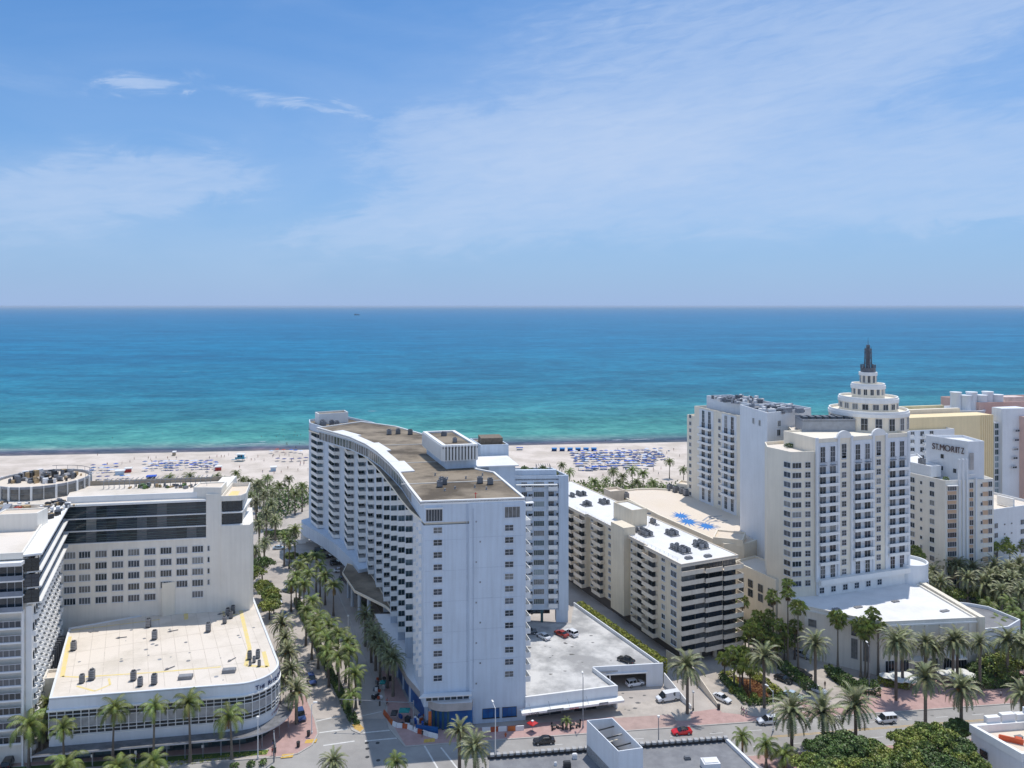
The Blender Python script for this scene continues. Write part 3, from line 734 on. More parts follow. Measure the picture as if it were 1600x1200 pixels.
# roof machinery
def acmesh():
    b = MB(); b.box(0, 0, 0, 1.0, 1.0, .15, 0, 1); b.box(0, 0, .15, .95, .95, 1.0, 0, 0)
    for k in range(4): b.box(0, 0, .25+k*.22, 1.0, 1.0, .04, 0, 1)
    b.disc(0, 0, .40, 1.15, 1.24, 12, 1); b.disc(0, 0, .12, 1.24, 1.30, 8, 0)
    return b.mesh('condenser_unit', [greym, darkm])
AC = acmesh()
def condenser(label, x, y, z, s=1.0, a=0.0, group='condenser units on the roofs', sz=None):
    o = inst(AC, 'condenser_unit', None, x, y, z, a, (s, s, sz or s)); return tag(o, label, 'air conditioner', group)
def ac_bank(label, x, y, z, a, n=4, rows=2, group=None, s=1.0):
    """bank of condensers on a steel frame"""
    t = thing('condenser_bank', label, 'air conditioner', (x, y, z), group)
    b = MB(); c, q = math.cos(a), math.sin(a)
    for j in range(rows):
        for e in (-.45, .45):
            yy = (j-(rows-1)/2)*1.7*s+e*s
            b.box(x-q*yy, y+c*yy, z+.3, n*1.25*s, .1, .12, a)
    for k in range(n+1):
        u = (k-n/2)*1.25*s; b.box(x+c*u, y+q*u, z, .1, rows*1.7*s, .3, a)
    b.build('steel_frame', [greym], t)
    for j in range(rows):
        for k in range(n):
            if random.random() < .08: continue
            u, v = (k-(n-1)/2)*1.25*s, (j-(rows-1)/2)*1.7*s
            inst(AC, 'condenser', t, x+c*u-q*v, y+q*u+c*v, z+.42, a, (s, s, s))
    return t
def vent(label, x, y, z, h=.9, r=.22, group='roof vents'):
    b = MB(); b.tube((0, 0, 0), (0, 0, h), r*.6, r*.6, 8); b.disc(0, 0, r, h, h+.14, 8); b.disc(0, 0, r*1.3, 0, .06, 8)
    return tag(inst(b.mesh('roof_vent', greym), 'roof_vent', None, x, y, z), label, 'roof vent', group)

# ================================================================ CURVED WHITE CONDOMINIUM
T = thing('apartment_tower', 'curved white apartment tower with brown gravel roof and zigzag balconies along the side street', 'building', (-15, 200, 0))
RZ, EZ = 51.0, 45.8
corner = (-19.9, 173.2)
ecurve = [(-19.9, 173.2), (-23.4, 184), (-27.0, 194.0), (-30.4, 204.5), (-34.1, 215.5), (-38.0, 227), (-42.4, 239), (-47.3, 251), (-53.0, 263.5), (-60.5, 277), (-69.5, 290.5), (-79.5, 303.5)]
fcor = (2.94, 176.4)
south = [(2.9, 177.2), (-4.6, 203.9), (-9.4, 208), (-17, 233), (-26, 258), (-40, 283), (-58, 306), (-70, 318)]
bays = list(zip(ecurve[1:], ecurve[2:]))
# saw-tooth wall line of the street side: every bay runs forward of the curve and steps back to it
W_STEP = 1.9
poly = [fcor, corner]
steps = []
cdir = (math.cos(R(8)), math.sin(R(8)))
poly.append(ecurve[1])
for k in range(1, len(ecurve)-1):
    S, E = ecurve[k], ecurve[k+1]
    w = W_STEP+(.5 if k > 6 else 0)
    E2 = (E[0]+cdir[0]*w, E[1]+cdir[1]*w)
    steps.append((S, E2, E, w))
    poly += [E2, E]
poly += [(-82.5, 312), (-72, 322)]+south[::-1][1:]
b = MB(); b.prism(poly, 4.5, EZ-.3, 0, top=False, bottom=False); b.build('wall', [towerw], T)
# terrace one level under the roof, with its eave
eave = [(p[0]-.75, p[1]-.35) for p in ecurve]
pent = [(-19.9+.0, 173.2), (-19.6, 174.6), (-24.6, 188.6), (-29.2, 204), (-33.8, 217), (-40.0, 233), (-46.0, 246), (-54, 259.5), (-62.5, 270), (-70, 279)]
pback = south[:-2]
b = MB(); b.prism([(fcor[0]-.3, fcor[1]+.5), (corner[0]+.3, corner[1]+.4)]+eave[1:]+[(-82.5, 312), (-72, 322)]+south[::-1][1:], EZ-.3, EZ+.25, 0, 1); b.build('terrace_slab', [cream, roofbrown], T)
# penthouse: glazed wall under an overhanging white roof edge
ppoly = [fcor]+pent+[(-60, 300), (-52, 296)]+south[::-1][2:]
pen_in = [fcor, corner]+pent[2:]+[(-57, 293)]+[(-42.5, 281)]+[p for p in south[::-1] if p[1] < 270]
b = MB(); b.prism(pen_in, EZ+.25, RZ-.9, 0, top=False, bottom=False); b.build('penthouse_wall', [towerw], T)
for i in range(2, len(pent)-1):
    fr = Fr.line(pent[i+1], pent[i]); L = math.hypot(pent[i+1][0]-pent[i][0], pent[i+1][1]-pent[i][1]); n = max(3, int(L/2.1))
    pm = win('penthouse_window', L/n-.25, 2.7, 1, 1, glassg if i % 2 else curtain, sill=False)
    for k in range(n): fr.put(pm, 'penthouse_window', T, L*(k+.5)/n, EZ+.7)
edge = [(p[0]-.9, p[1]-.5) for p in pen_in[2:len(pent)]]
ro = [fcor, (-19.9, 173.2), (-20.6, 172.8)]+edge+[(-57.5, 293.4), (-42.3, 281.5)]+[p for p in south[::-1] if p[1] < 270]
b = MB(); b.prism(ro, RZ-.9, RZ-.35, 0, bottom=True, top=False); parapet(b, ro, RZ-.35, .35, .55, 0); b.build('roof_edge', [whitepaint], T)
r = MB(); r.prism(ro, RZ-.5, RZ-.30, 0); r.build('roof', [roofbrown], T)
# paler walkway strip with steps along the curve
b = MB()
for i in range(3, len(pent)-2):
    a_, c_ = pent[i], pent[i+1]; fr = Fr.line(c_, a_); L = math.hypot(c_[0]-a_[0], c_[1]-a_[1]); wd = 3.4 if i % 2 else 1.9
    b.prism([fr.p(-.1, .7), fr.p(L+.1, .7), fr.p(L+.1, -wd), fr.p(-.1, -wd)], RZ-.30, RZ+.02, 0)
b.build('white_roof_strip', [roofwhite], T)
# roof seams
b = MB()
for (a_, c_) in (((-27.5, 190.5), (-2.0, 195)), ((-33, 216), (-13, 219.5)), ((-46, 243), (-22, 247))):
    dx, dy = c_[0]-a_[0], c_[1]-a_[1]; b.box((a_[0]+c_[0])/2, (a_[1]+c_[1])/2, RZ-.30, math.hypot(dx, dy), .5, .14, math.atan2(dy, dx))
b.build('roof_curb', [mat('roof_curb_render', (.56, .54, .50), .9)], T)
# end part of the roof and stair box at the beach end
endp = [(-72, 322), (-82.5, 312), (-79.5, 303.5), (-69.5, 290.5), (-61, 279), (-57, 293), (-44, 286), (-58, 306)]
block(T, [(-82.5, 312), (-79.9, 303.2), (-70.5, 290.8), (-63.5, 281.5), (-57.4, 293.6), (-42, 283), (-56, 306), (-71, 323)], EZ+.25, 48.9, towerw, roofbrown, .9, 'end_wall', 'end_roof')
block(T, [(-79.5, 310), (-76.5, 304), (-66, 309.5), (-69, 316)], 48, 52.2, whitepaint, roofbrown, .5, 'stair_box', 'stair_box_roof')
# windows and blind strips of the avenue front
FF = Fr.line(corner, fcor); FL = math.hypot(fcor[0]-corner[0], fcor[1]-corner[1])
mid = FF.u(733)
b = MB(); b.prism(rect(FF, mid, FL+.15, -.28, .3), 0.02, RZ-.95, 0); b.build('front_panel', [towerw], T)
wsm = win('window', 1.95, 1.35, 2, 2); wsc = win('window', 1.95, 1.35, 2, 2, curtain)
big = win('large_window', 3.7, 2.7, 6, 1)
for k in range(13):
    z = 10.2+2.785*k
    FF.put(random.choice((wsm, wsm, wsc)), 'window', T, FF.u(684), z, .02); FF.put(random.choice((wsm, wsm, wsc)), 'window', T, FF.u(795.5, .28), z, .3)
FF.put(big, 'large_window', T, FF.u(678.5), 46.35, .02); FF.put(win('large_window', 3.5, 2.5, 4, 1, curtain), 'large_window', T, FF.u(800.5, .28), 46.6, .3)
b = MB(); b.box(*FF.p(FF.u(678.5), .15), 49.2, 4.0, .4, .25, FF.a); b.build('window_hood', [whitepaint], T)
jm = mat('render_joint', (.50, .56, .65), .9, .1, 1)
for k in range(1, 6):
    b = MB(); z_ = 7.2+k*6.96; b.box(*FF.p((mid)/2, .012), z_, mid-.3, .03, .05, FF.a); b.build('joint', [jm], T)
    b = MB(); b.box(*FF.p((mid+FL)/2, .295), z_+.4, FL-mid-.3, .03, .05, FF.a); b.build('joint', [jm], T)
b = MB(); b.box(*FF.p(mid-.5, .06), 6, .14, .12, 44, FF.a); b.box(*FF.p(mid+.9, .36), 8, .12, .12, 41, FF.a); b.build('downpipe', [jm], T)
for k in range(9):
    b = MB(); b.box(*FF.p(mid+1.6+(k % 2)*.9, .32), 9+k*4.6, .35, .06, .35, FF.a); b.build('vent_grille', [greym], T)
FS = Fr.line(ecurve[1], corner); sl = math.hypot(ecurve[1][0]-corner[0], ecurve[1][1]-corner[1])
fin = MB()
fin.box(0, -.35, 0, .18, .7, 2.0); finm = fin.mesh('fin', [whitepaint])
for k in range(13):
    for u in (2.2, 5.4, 8.6): FS.put(finm, 'fin', T, u, 10.2+2.785*k)
# balconies in the steps
BALC = {}
for k, (S, E2, E, w) in enumerate(steps):
    L = math.hypot(E2[0]-S[0], E2[1]-S[1]); du = ((S[0]-E2[0])/L, (S[1]-E2[1])/L)   # towards the avenue
    bl = min(L*.74, 2.3+.78*k)
    wdir = cdir
    zs = [9.6+2.78*i for i in range(13)]
    # parallelogram balcony: between step wall (E..E2) and bl towards the avenue
    ox, oy = E
    bm_ = MB(); dx, dy = du[0]*bl, du[1]*bl; wx, wy = wdir[0]*w, wdir[1]*w; t_ = .12
    bm_.prism([(0, 0), (wx, wy), (wx+dx, wy+dy), (dx, dy)], -.2, 0)
    ux, uy = du[0]*t_, du[1]*t_
    bm_.prism([(dx-ux, dy-uy), (wx+dx-ux, wy+dy-uy), (wx+dx, wy+dy), (dx, dy)], 0.0, 1.12)
    vx, vy = wdir[0]*t_, wdir[1]*t_
    bm_.prism([(0, 0), (vx, vy), (dx+vx-ux, dy+vy-uy), (dx-ux, dy-uy)], 0.0, 1.05)
    bme = bm_.mesh('balcony', [whitepaint])
    fr = Fr(E[0], E[1], 8); gm_ = door('glass_door', w-.3, 1.95, glassg, n=2); gd = door('glass_door', w-.3, 1.95, glassg, n=2)
    frw = Fr.line(E2, S); sw = [win('side_window', bl*.8, 1.9, 3, 1, glass, sill=False), win('side_window', bl*.8, 1.9, 3, 1, glassg, sill=False)]
    for i, z in enumerate(zs):
        if k == 0 and i < 1: continue
        inst(bme, 'balcony', T, ox, oy, z)
        fr.put(random.choice((gm_, gd)), 'glass_door', T, w/2, z+.03)
        if k > 1: frw.put(random.choice(sw), 'side_window', T, bl*.5, z+.12)
# fascia band above the garage entrance
band = [ecurve[i] for i in range(7, 12)]
bp = [(p[0]-2.6, p[1]-1.2) for p in band]+[(-84.5, 308)]
b = MB(); b.prism([(-46.5, 252)]+bp+[(-80, 314)]+[(p[0]+1.5, p[1]+1) for p in band[::-1]], 4.6, 9.2, 0); b.build('base_band', [towerw], T)
# entrance canopy (brown flat roof on round columns)
can = [(-55.6, 259), (-55.2, 249.8), (-48.0, 234), (-36.7, 222.2), (-33.0, 216), (-36, 224), (-42, 240), (-48, 254)]
b = MB(); b.prism(can, 7.6, 8.1, 1, 0); parapet(b, can, 8.1, .25, .2, 1); b.build('entrance_canopy', [roofbrown, cream], T)
for (x, y) in ((-50.5, 243), (-46.8, 235.6), (-43.2, 231.8), (-53.2, 250)):
    b = MB(); b.tube((x, y, 0), (x, y, 7.6), .55, .55, 12); b.build('column', [towerw], T, smooth=False)
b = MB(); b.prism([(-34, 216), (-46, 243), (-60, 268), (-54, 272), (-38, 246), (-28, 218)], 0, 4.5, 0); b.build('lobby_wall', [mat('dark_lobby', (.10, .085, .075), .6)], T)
# low podium with hoarded shop fronts wrapping the corner
cc = []
for k in range(7):
    a = R(200+k*12.5); cc.append((-15.2+5.3*math.cos(a), 177.3+5.6*math.sin(a)))
pod = [(-39.8, 222), (-25.2, 184.5)]+cc+[(-9.0, 172.4), (-8.8, 176), (-20, 177), (-30, 222)]
b = MB(); b.prism(pod, 4.3, 6.0, 1, 0); b.build('podium_roof', [roofwhite, mat('podium_fascia', (.50, .46, .43), .85)], T)
pin = [(-38.5, 221), (-24.4, 184.4)]+[(p[0]+.5, p[1]+.6) for p in cc]+[(-9.0, 173.2), (-8.8, 176), (-20, 177), (-30, 222)]
b = MB(); b.prism(pin, -.02, 4.3, 0); b.build('shop_front_film', [bluewrap], T)
for i in range(1, 9):
    a_, c_ = pin[i], pin[i+1] if i < 8 else pin[9]
    b = MB(); b.box(a_[0]-.1, a_[1]-.15, 0, .45, .45, 4.3, .3); b.build('pillar', [towerw if i < 5 else mat('teal_frame', (.03, .10, .12), .5)], T)
for k in range(1, 6):
    t = k/6; x, y = pin[0][0]+(pin[1][0]-pin[0][0])*t, pin[0][1]+(pin[1][1]-pin[0][1])*t
    b = MB(); b.box(x-.2, y-.1, 0, .4, .4, 4.3, .3); b.build('pillar', [towerw], T)
b = MB(); b.box(-18.4, 172.1, 0, .7, .3, 4.1, .1); b.build('orange_panel', [orange], T)
# terrace windows strip above the podium corner
fr = Fr(-19.4, 173.0, 8); wm_ = win('strip_window', 1.25, .8, 1, 1, glass, sill=False)
b = MB(); b.prism([(-19.6, 172.6), (-9.2, 173.9), (-9.2, 174.9), (-19.7, 173.6)], 6.0, 7.2, 0); b.build('podium_upstand', [towerw], T)
fr2 = Fr.line((-19.6, 172.6), (-9.2, 173.9))
for k in range(7): fr2.put(wm_, 'strip_window', T, .9+k*1.4, 6.15, .02)
b = MB(); b.prism([(-20.8, 171.6), (-9.0, 172.9), (-9.0, 174.3), (-19.9, 173.5)], 7.25, 7.5, 0); b.build('podium_upper_roof', [roofwhite], T)
# blue film windows in the right half of the front
for (px0, px1) in ((754, 780), (785, 807)):
    u0, u1 = FF.u(px0, .3), FF.u(px1, .3); FF.put(win('film_window', u1-u0, 2.1, 3, 1, bluewrap, darkm), 'film_window', T, (u0+u1)/2, 1.2, .31)
# south side balconies (seen edge-on beyond the avenue front)
fso = Fr.line(fcor, (-4.6, 203.9)); bso = balcony('balcony', 6.5, 1.7, 1.05); dso = door('glass_door', 3.6, 2.1, glass)
for k in range(14):
    for u in (4.0, 13.5):
        fso.put(bso, 'balcony', T, u+.3, 8.2+2.785*k); fso.put(dso, 'glass_door', T, u, 8.25+2.785*k)
b = MB(); b.box(*fso.p(.8, 1.1), 49.4, 1.2, 2.4, .25, fso.a); b.build('balcony_roof', [whitepaint], T)
# machinery house on the roof, with vertical fins
mh = [(-17.9, 208.7), (-9.8, 210.6), (-17.5, 232.2), (-25.6, 230.4)]
b = MB(); b.prism(mh, RZ-.3, 53.0, 0); b.build('machinery_house', [towerw], T)
mo = [(-18.7, 207.6), (-9.3, 209.8), (-17.4, 233.2), (-26.8, 231)]
b = MB(); b.prism(mo, 53.0, 56.6, 0, top=False); parapet(b, mo, 56.6, .7, 1.0, 0); b.build('machinery_screen', [whitepaint], T)
b = MB(); b.prism(mo, 56.3, 56.8, 0); b.build('machinery_roof', [roofbrown], T)
for (A_, B_) in ((mo[0], mo[1]), (mo[3], mo[0])):
    f_ = Fr.line(A_, B_); L = math.hypot(B_[0]-A_[0], B_[1]-A_[1]); n = int(L/.85)
    fm_ = MB(); fm_.box(0, -.16, 0, .34, .32, 4.0); fme = fm_.mesh('screen_fin', [whitepaint])
    lm_ = MB(); lm_.box(0, -.012, 0, .26, .024, 3.4); lme = lm_.mesh('louvre_gap', [darkm])
    for k in range(n):
        f_.put(fme, 'screen_fin', T, (k+.5)*L/n, 53.0)
        if k < n-1: f_.put(lme, 'louvre_gap', T, (k+1)*L/n, 53.2)
# stair cores and garden wing behind
block(T, [(-9.2, 224.7), (-1.0, 225.8), (-4.5, 237), (-13, 236)], 45, 54.3, towerw, roofbrown, .4, 'core_wall', 'core_roof')
b = MB(); b.box(-6.5, 230.5, 54.0, 6.5, 6.5, 1.9, R(10)); b.build('timber_screen', [mat('timber_screen', (.24, .19, .14), .9, .2, 2)], T)
block(T, [(-6.3, 211), (.9, 212), (-2, 224), (-9.4, 223)], 40, 51.0, towerw, roofbrown, .5, 'core_wall', 'core_roof')
b = MB(); b.prism([(-9.4, 209.2), (1.9, 211), (-1.4, 224.4), (-13, 222)], 51.0, 51.3, 0); b.build('core_cap', [roofwhite], T)
WG = Fr(1.0, 219.0, 3); wend = WG.u(888)
wing = [WG.p(-3, 0), WG.p(wend, 0), WG.p(wend-3.6, -11), WG.p(-9, -11)]
b = MB(); b.prism(wing, 8.2, 45.6, 0, top=False); parapet(b, wing, 45.6, .9, .35, 0); b.build('wing_wall', [towerw], T)
b = MB(); b.prism(wing, 45.2, 45.65, 0); b.build('wing_roof', [roofgrey], T)
b = MB(); b.box(*WG.p(5.5, -1.2), 46.5, 12.6, 1.2, 1.5, WG.a); b.build('planter_wall', [towerw], T)
b = MB(); b.box(*WG.p(wend-1.4, .15), 8, 2.8, .6, 38.6, WG.a); b.build('end_pier', [towerw], T)
b = MB(); b.box(*WG.p(6.0, .6), 44.0, 11.8, 1.6, .25, WG.a); b.build('wing_ledge', [whitepaint], T)
wwide = win('wide_window', 3.0, 1.5, 5, 1, curtain); wwide2 = win('wide_window', 3.0, 1.5, 5, 1, glassg)
wsq = win('window', 1.6, 1.45, 3, 1); wdk = win('dark_window', 1.25, 1.2, 2, 1); bw = balcony('balcony', 2.6, 1.3, 1.0)
bw2 = balcony('balcony', 1.9, 1.3, 1.0)
for k in range(13):
    z = 9.2+2.78*k
    WG.put(random.choice((wwide, wwide2)), 'wide_window', T, WG.u(842), z+.7, .02)
    WG.put(bw, 'balcony', T, WG.u(863.5), z+.1, 0); WG.put(wsq, 'window', T, WG.u(861), z+.75, .02); WG.put(wdk, 'dark_window', T, WG.u(872.5), z+.5, .02)
    WG.put(bw2, 'balcony', T, WG.u(826), z+.1, 0); WG.put(wsq, 'window', T, WG.u(819), z+.7, .02); WG.put(wdk, 'dark_window', T, WG.u(829), z+.35, .02)
for u in (1.5, 7.6): b = MB(); b.box(*WG.p(u, -.6), 4.4, .7, .7, 4, WG.a); b.build('column', [mat('teal_column', (.04, .12, .13), .6)], T)
b = MB(); b.box(*WG.p(wend-1.8, -1.5), 4.4, 3.4, 3, 4.0, WG.a); b.build('wing_base', [towerw], T)
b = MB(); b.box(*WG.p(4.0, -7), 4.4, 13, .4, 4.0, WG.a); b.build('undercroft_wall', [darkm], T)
for k, (dx, dy, rr_) in enumerate(((2, -3, 1.3), (4.5, -5, 1.6), (7, -3.5, 1.2), (9.5, -4, 1.5), (11.5, -2.5, 1.1), (3.2, -8, 1.3), (8.5, -8, 1.4))):
    X, Y = WG.p(dx, dy*1.0 if dy > 0 else dy)
    shrub(('low','bushy','broad','dense','small','rounded','loose')[k]+' grey-green bush in the roof garden at the top of the white wing', X, Y, rr_, 2.0, f_dark if k % 2 else f_scrub, z=45.65, n=320, group='bushes in the roof garden')
t = thing('pergola', 'grey metal roof garden pergola between bushes on the white wing', 'pergola', (*WG.p(8.5, -6), 45.65))
b = MB()
for dx in (-2, 2):
    for dy in (-1.5, 1.5): X, Y = WG.p(8.5+dx, -6+dy); b.box(X, Y, 45.65, .15, .15, 2.6)
b.build('post', [greym], t); b = MB(); X, Y = WG.p(8.5, -6)
for k in range(7): b.box(*WG.p(6.5+k*.66, -6), 48.25, .12, 3.6, .15, WG.a)
b.build('beam', [greym], t)
for (px_, py_) in ((687, 761), (694, 757), (750, 755), (766, 757), (690, 755.5)):
    p = at(px_, py_, RZ-.3); condenser('grey box unit at the avenue end of the brown roof, '+{687: 'front left', 694: 'rear left', 750: 'middle', 766: 'right', 690: 'small rear one'}[px_], p.x, p.y, RZ-.3, 1.35, .2, 'units on the brown roof')
for (px_, py_) in ((608, 679), (622, 678), (641, 679)):
    p = at(px_, py_, RZ-.3); condenser({608: 'left', 622: 'middle', 641: 'right'}[px_]+' pale box unit far along the curved brown roof', p.x, p.y, RZ-.3, 1.5, .3, 'units far along the curved roof')
for (px_, py_) in ((680, 743), (699, 749), (728, 748), (754, 743), (711, 764), (742, 762), (760, 765), (695, 767)):
    p = at(px_, py_, RZ-.3); vent('short white vent pipe on the brown gravel roof', p.x, p.y, RZ-.3, .5, .25, 'vent pipes on the brown roof')
p = at(743, 779, RZ); b = MB(); b.tube((0, 0, 0), (0, 0, 1.6), .09, .09, 6); b.tube((-.4, 0, 1.3), (.4, 0, 1.3), .06, .06, 6)
tag(inst(b.mesh('standpipe', redm), 'standpipe', None, p.x, p.y+.6, RZ-.3), 'red standpipe on the front edge of the brown roof', 'pipe')
p = at(710, 675, 57); b = MB(); b.box(0, 0, 0, 1.6, 1.6, 1.1); b.box(0, 0, 1.1, 1.2, 1.2, .2)
tag(inst(b.mesh('exhaust_fan', steel), 'exhaust_fan', None, -20, 226, 56.8), 'dark exhaust fan on top of the machinery house', 'exhaust fan')
condenser('low white hatch unit on the machinery house roof', -16, 215, 56.8, 1.1, .3)
# beach-end roof clutter
for k, (dx, dy) in enumerate(((-73.5, 300), (-71, 302.5), (-68.5, 300.5), (-74.8, 303))):
    condenser(('first', 'second', 'third', 'fourth')[k]+' plant unit in the cluster beside the stair box at the beach end', dx, dy, 48.0, 1.7, .4, 'units at the beach end of the roof')

# ================================================================ PARKING DECK
D = thing('parking_garage', 'white walled low garage with a worn concrete parking deck and shops on the avenue', 'building', (15, 190, 0))
A0, A1 = (fcor[0]-.2, 175.15), (24.6, 180.8)
DF = Fr.line((-9.4+0, 173.6), A1); 
dk = [(3.1, 175.6), (24.2, 180.9), (20.4, 189.2), (35.6, 192.6), (33.8, 196), (17.8, 231.5), (15.8, 219.7), (0, 219), (-6, 224), (-13, 222), (-5, 204)]
b = MB(); b.prism([(3.1, 175.6), (24.2, 180.9), (20.4, 189.4), (19, 200), (18.0, 219), (0, 222), (-9, 222), (-5, 204)], 4.1, 4.5, 0)
b.prism([(20.4, 189.6), (36.9, 192.8), (18.6, 231.5), (17.2, 222), (15.2, 200)], 4.1, 4.496, 0); b.build('deck', [deckm], D)
# front wall
fw = Fr.line((3.1, 175.5), (24.6, 180.8)); fwl = math.hypot(21.5, 5.3)
b = MB(); b.prism(rect(fw, 0, fwl, 0, .35), 2.9, 5.5, 0); b.build('front_wall', [white], D)
b = MB(); b.prism(rect(fw, -.02, fwl+.02, -.04, .4), 5.5, 5.62, 0); b.build('coping', [whitepaint], D)
b = MB(); b.prism(rect(fw, 0, fwl, 1.4, 1.6), 0, 2.9, 0); b.build('shop_wall', [mat('shop_wall', (.30, .30, .31), .7)], D)
b = MB(); b.prism([(24.6, 180.8), (24.95, 180.9), (20.2, 190.2), (19.85, 190.1)], 2.9, 5.5, 0); b.prism([(24.55, 181.2), (24.9, 181.3), (20.2, 190.1), (19.85, 190)], 0, 2.9, 0); b.build('side_wall', [white], D)
# garage opening wall
gw = Fr.line((20.0, 190.0), (37.8, 192.1)); gl = math.hypot(17.8, 2.1)
ho0, ho1 = gw.u(948), gw.u(1010)
b = MB(); b.prism(rect(gw, 0, gl, 0, .4), 3.7, 5.6, 0); b.prism(rect(gw, ho1, gl, 0, .4), 0, 3.7, 0); b.prism(rect(gw, 0, ho0, 0, .4), 0, 3.7, 0); b.build('garage_wall', [white], D)
b = MB(); b.prism(rect(gw, ho0-.2, ho1+.2, -.5, .0), 3.6, 3.85, 0); b.build('lintel', [whitepaint], D)
b = MB(); b.prism(rect(gw, 0, gl, 9, 9.3), 0, 4.0, 0); b.prism([gw.p(gl, -.4), gw.p(gl-.3, -.4), gw.p(gl-.3, -9), gw.p(gl, -9)], 0, 4.0, 0); b.build('inner_wall', [mat('inner_garage_wall', (.30, .29, .27), .9)], D)
b = MB(); b.box(*gw.p(ho0+.9, -.3), 0, .3, .3, 3.7); b.build('column', [white], D)
# long wall beside the hedge
lw = [(17.8, 232.5), (37.8, 192.4)]
fl = Fr.line((18.6, 232.5), (36.9, 193.2)); ll = math.hypot(18.3, 39.3)
b = MB(); b.prism(rect(fl, 0, ll, 0, .3), 0, 5.3, 0); b.build('long_wall', [white], D)
hedge('long trimmed yellow-green hedge between the parking deck and the beige apartment block', (20.5, 233), (38.6, 194.4), 1.8, 5.2, f_yel, 22, leaf=.35)
# awning over the shops
def awning():
    a0, a1 = fw.u(816.5, 1.8), fw.u(973, 1.0)
    t = thing('awning', 'long white flat canopy over the shops with small signs on its edge', 'awning', (*fw.p(5, 1), 2.8))
    b = MB(); b.prism(rect(fw, a0-.2, a1, -2.1, -.05), 2.95, 3.08, 0); b.prism([fw.p(a0-.2, 2.12), fw.p(a1, 2.12), fw.p(a1, 2.1), fw.p(a0-.2, 2.1)], 2.6, 3.05, 0); b.build('canopy', [whitepaint], t)
    for k in range(4):
        b = MB(); u = a0+2+k*4.6; p0, p1 = fw.p(u, .05), fw.p(u, 1.8); b.tube((*p0, 4.0), (*p1, 3.05), .04, .04, 5); b.build('tie_rod', [greym], t)
    def sg(px0, px1, s, m, back=None, zz=2.62, sz=.62):
        u0, u1 = fw.u(px0, 2.2), fw.u(px1, 2.2)
        if back: b = MB(); b.prism(rect(fw, u0-.1, u1+.1, -2.16, -2.13), zz-.05, zz+.58, 0); b.build('sign_board', [back], t)
        tx = text('sign_text', s, sz, .01, m, t, (*fw.p(u0, 2.2), zz), fw.a)
        w = max(v.co.x for v in tx.data.vertices) or 1; tx.scale = ((u1-u0)/w, 1, 1)
    sg(826, 842, "L'IDOIS", darkm); sg(856, 880, "LIQUORS & MARKET", whitepaint, greym, 2.66, .36); sg(890, 904, "Rosa Dell", redm); sg(937, 950, "SUN MARKET", whitepaint, greym, 2.7, .36)
    return t
awning()
# shop-window bays
swm = win('shop_window', 2.4, 2.2, 2, 1, glass, darkm); spn = win('shop_panel', 2.2, 2.0, 1, 1, curtain, greym)
for k in range(7): fw.put(swm if k % 3 else spn, 'shop_window', D, 1.8+k*2.9, .35, -1.38)

# ================================================================ BEIGE APARTMENT BLOCK
Bg = thing('apartment_block', 'beige apartment block with stacked balconies and a bright white roof full of machinery', 'building', (45, 235, 0))
b0, b1 = (44.7, 203.0), (61.3, 210.3)
lv = (-.4, .9165); BH = 27.0
def bp_(t, off=0.0): return (b0[0]+lv[0]*t+.913*off, b0[1]+lv[1]*t+.407*off)
W_ = 18.1
# footprint, the street side steps in and out
outl = [(0, 0), (17, 0), (17, 1.2), (27, 1.2), (27, -.6), (34, -.6), (34, 1.6), (52, 1.6), (52, .2), (66, .2), (66, 0), (96, 0)]
poly = [bp_(t, o) for t, o in outl]+[bp_(96, W_), bp_(0, W_)]
b = MB(); b.prism(poly, 3.2, BH-.9, 0, top=False); b.build('wall', [beige], Bg)
rp_ = [bp_(-.7, -.5), bp_(17, -.5), bp_(17, .4), bp_(27, .4), bp_(34, .4), bp_(34, .8), bp_(52, .8), bp_(52, -.3), bp_(96, -.5), bp_(96, W_+.4), bp_(-.7, W_+.4)]
b = MB(); b.prism(rp_, BH-.9, BH-.25, 0, top=False); parapet(b, rp_, BH-.25, .25, .3); b.build('roof_edge', [beigeband], Bg)
b = MB(); b.prism(rp_, BH-.4, BH-.22, 0); b.build('roof', [roofwhite], Bg)
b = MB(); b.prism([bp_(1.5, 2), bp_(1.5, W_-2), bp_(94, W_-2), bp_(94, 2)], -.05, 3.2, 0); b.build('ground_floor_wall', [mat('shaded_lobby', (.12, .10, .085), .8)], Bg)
for k in range(4):
    X, Y = bp_(.6, 1.5+k*5); b = MB(); b.box(X, Y, 0, .8, .8, 3.2, R(24)); b.build('column', [beigeband], Bg)
b = MB(); b.prism([bp_(26.8, -1.0), bp_(34.2, -1.0), bp_(34.2, 3), bp_(26.8, 3)], 3.2, BH+2.3, 0); b.build('stair_tower', [beige], Bg)
block(Bg, [bp_(34, 6.5), bp_(34, 12), bp_(45, 12), bp_(45, 6.5)], BH-.3, BH+5.0, beige, roofwhite, .5, 'roof_house', 'roof_house_top')
FLH = 2.62
FS_ = Fr.line(bp_(96, 0), bp_(0, 0))   # long side seen from the street; u = 96 - t
FE = Fr.line(b0, b1)
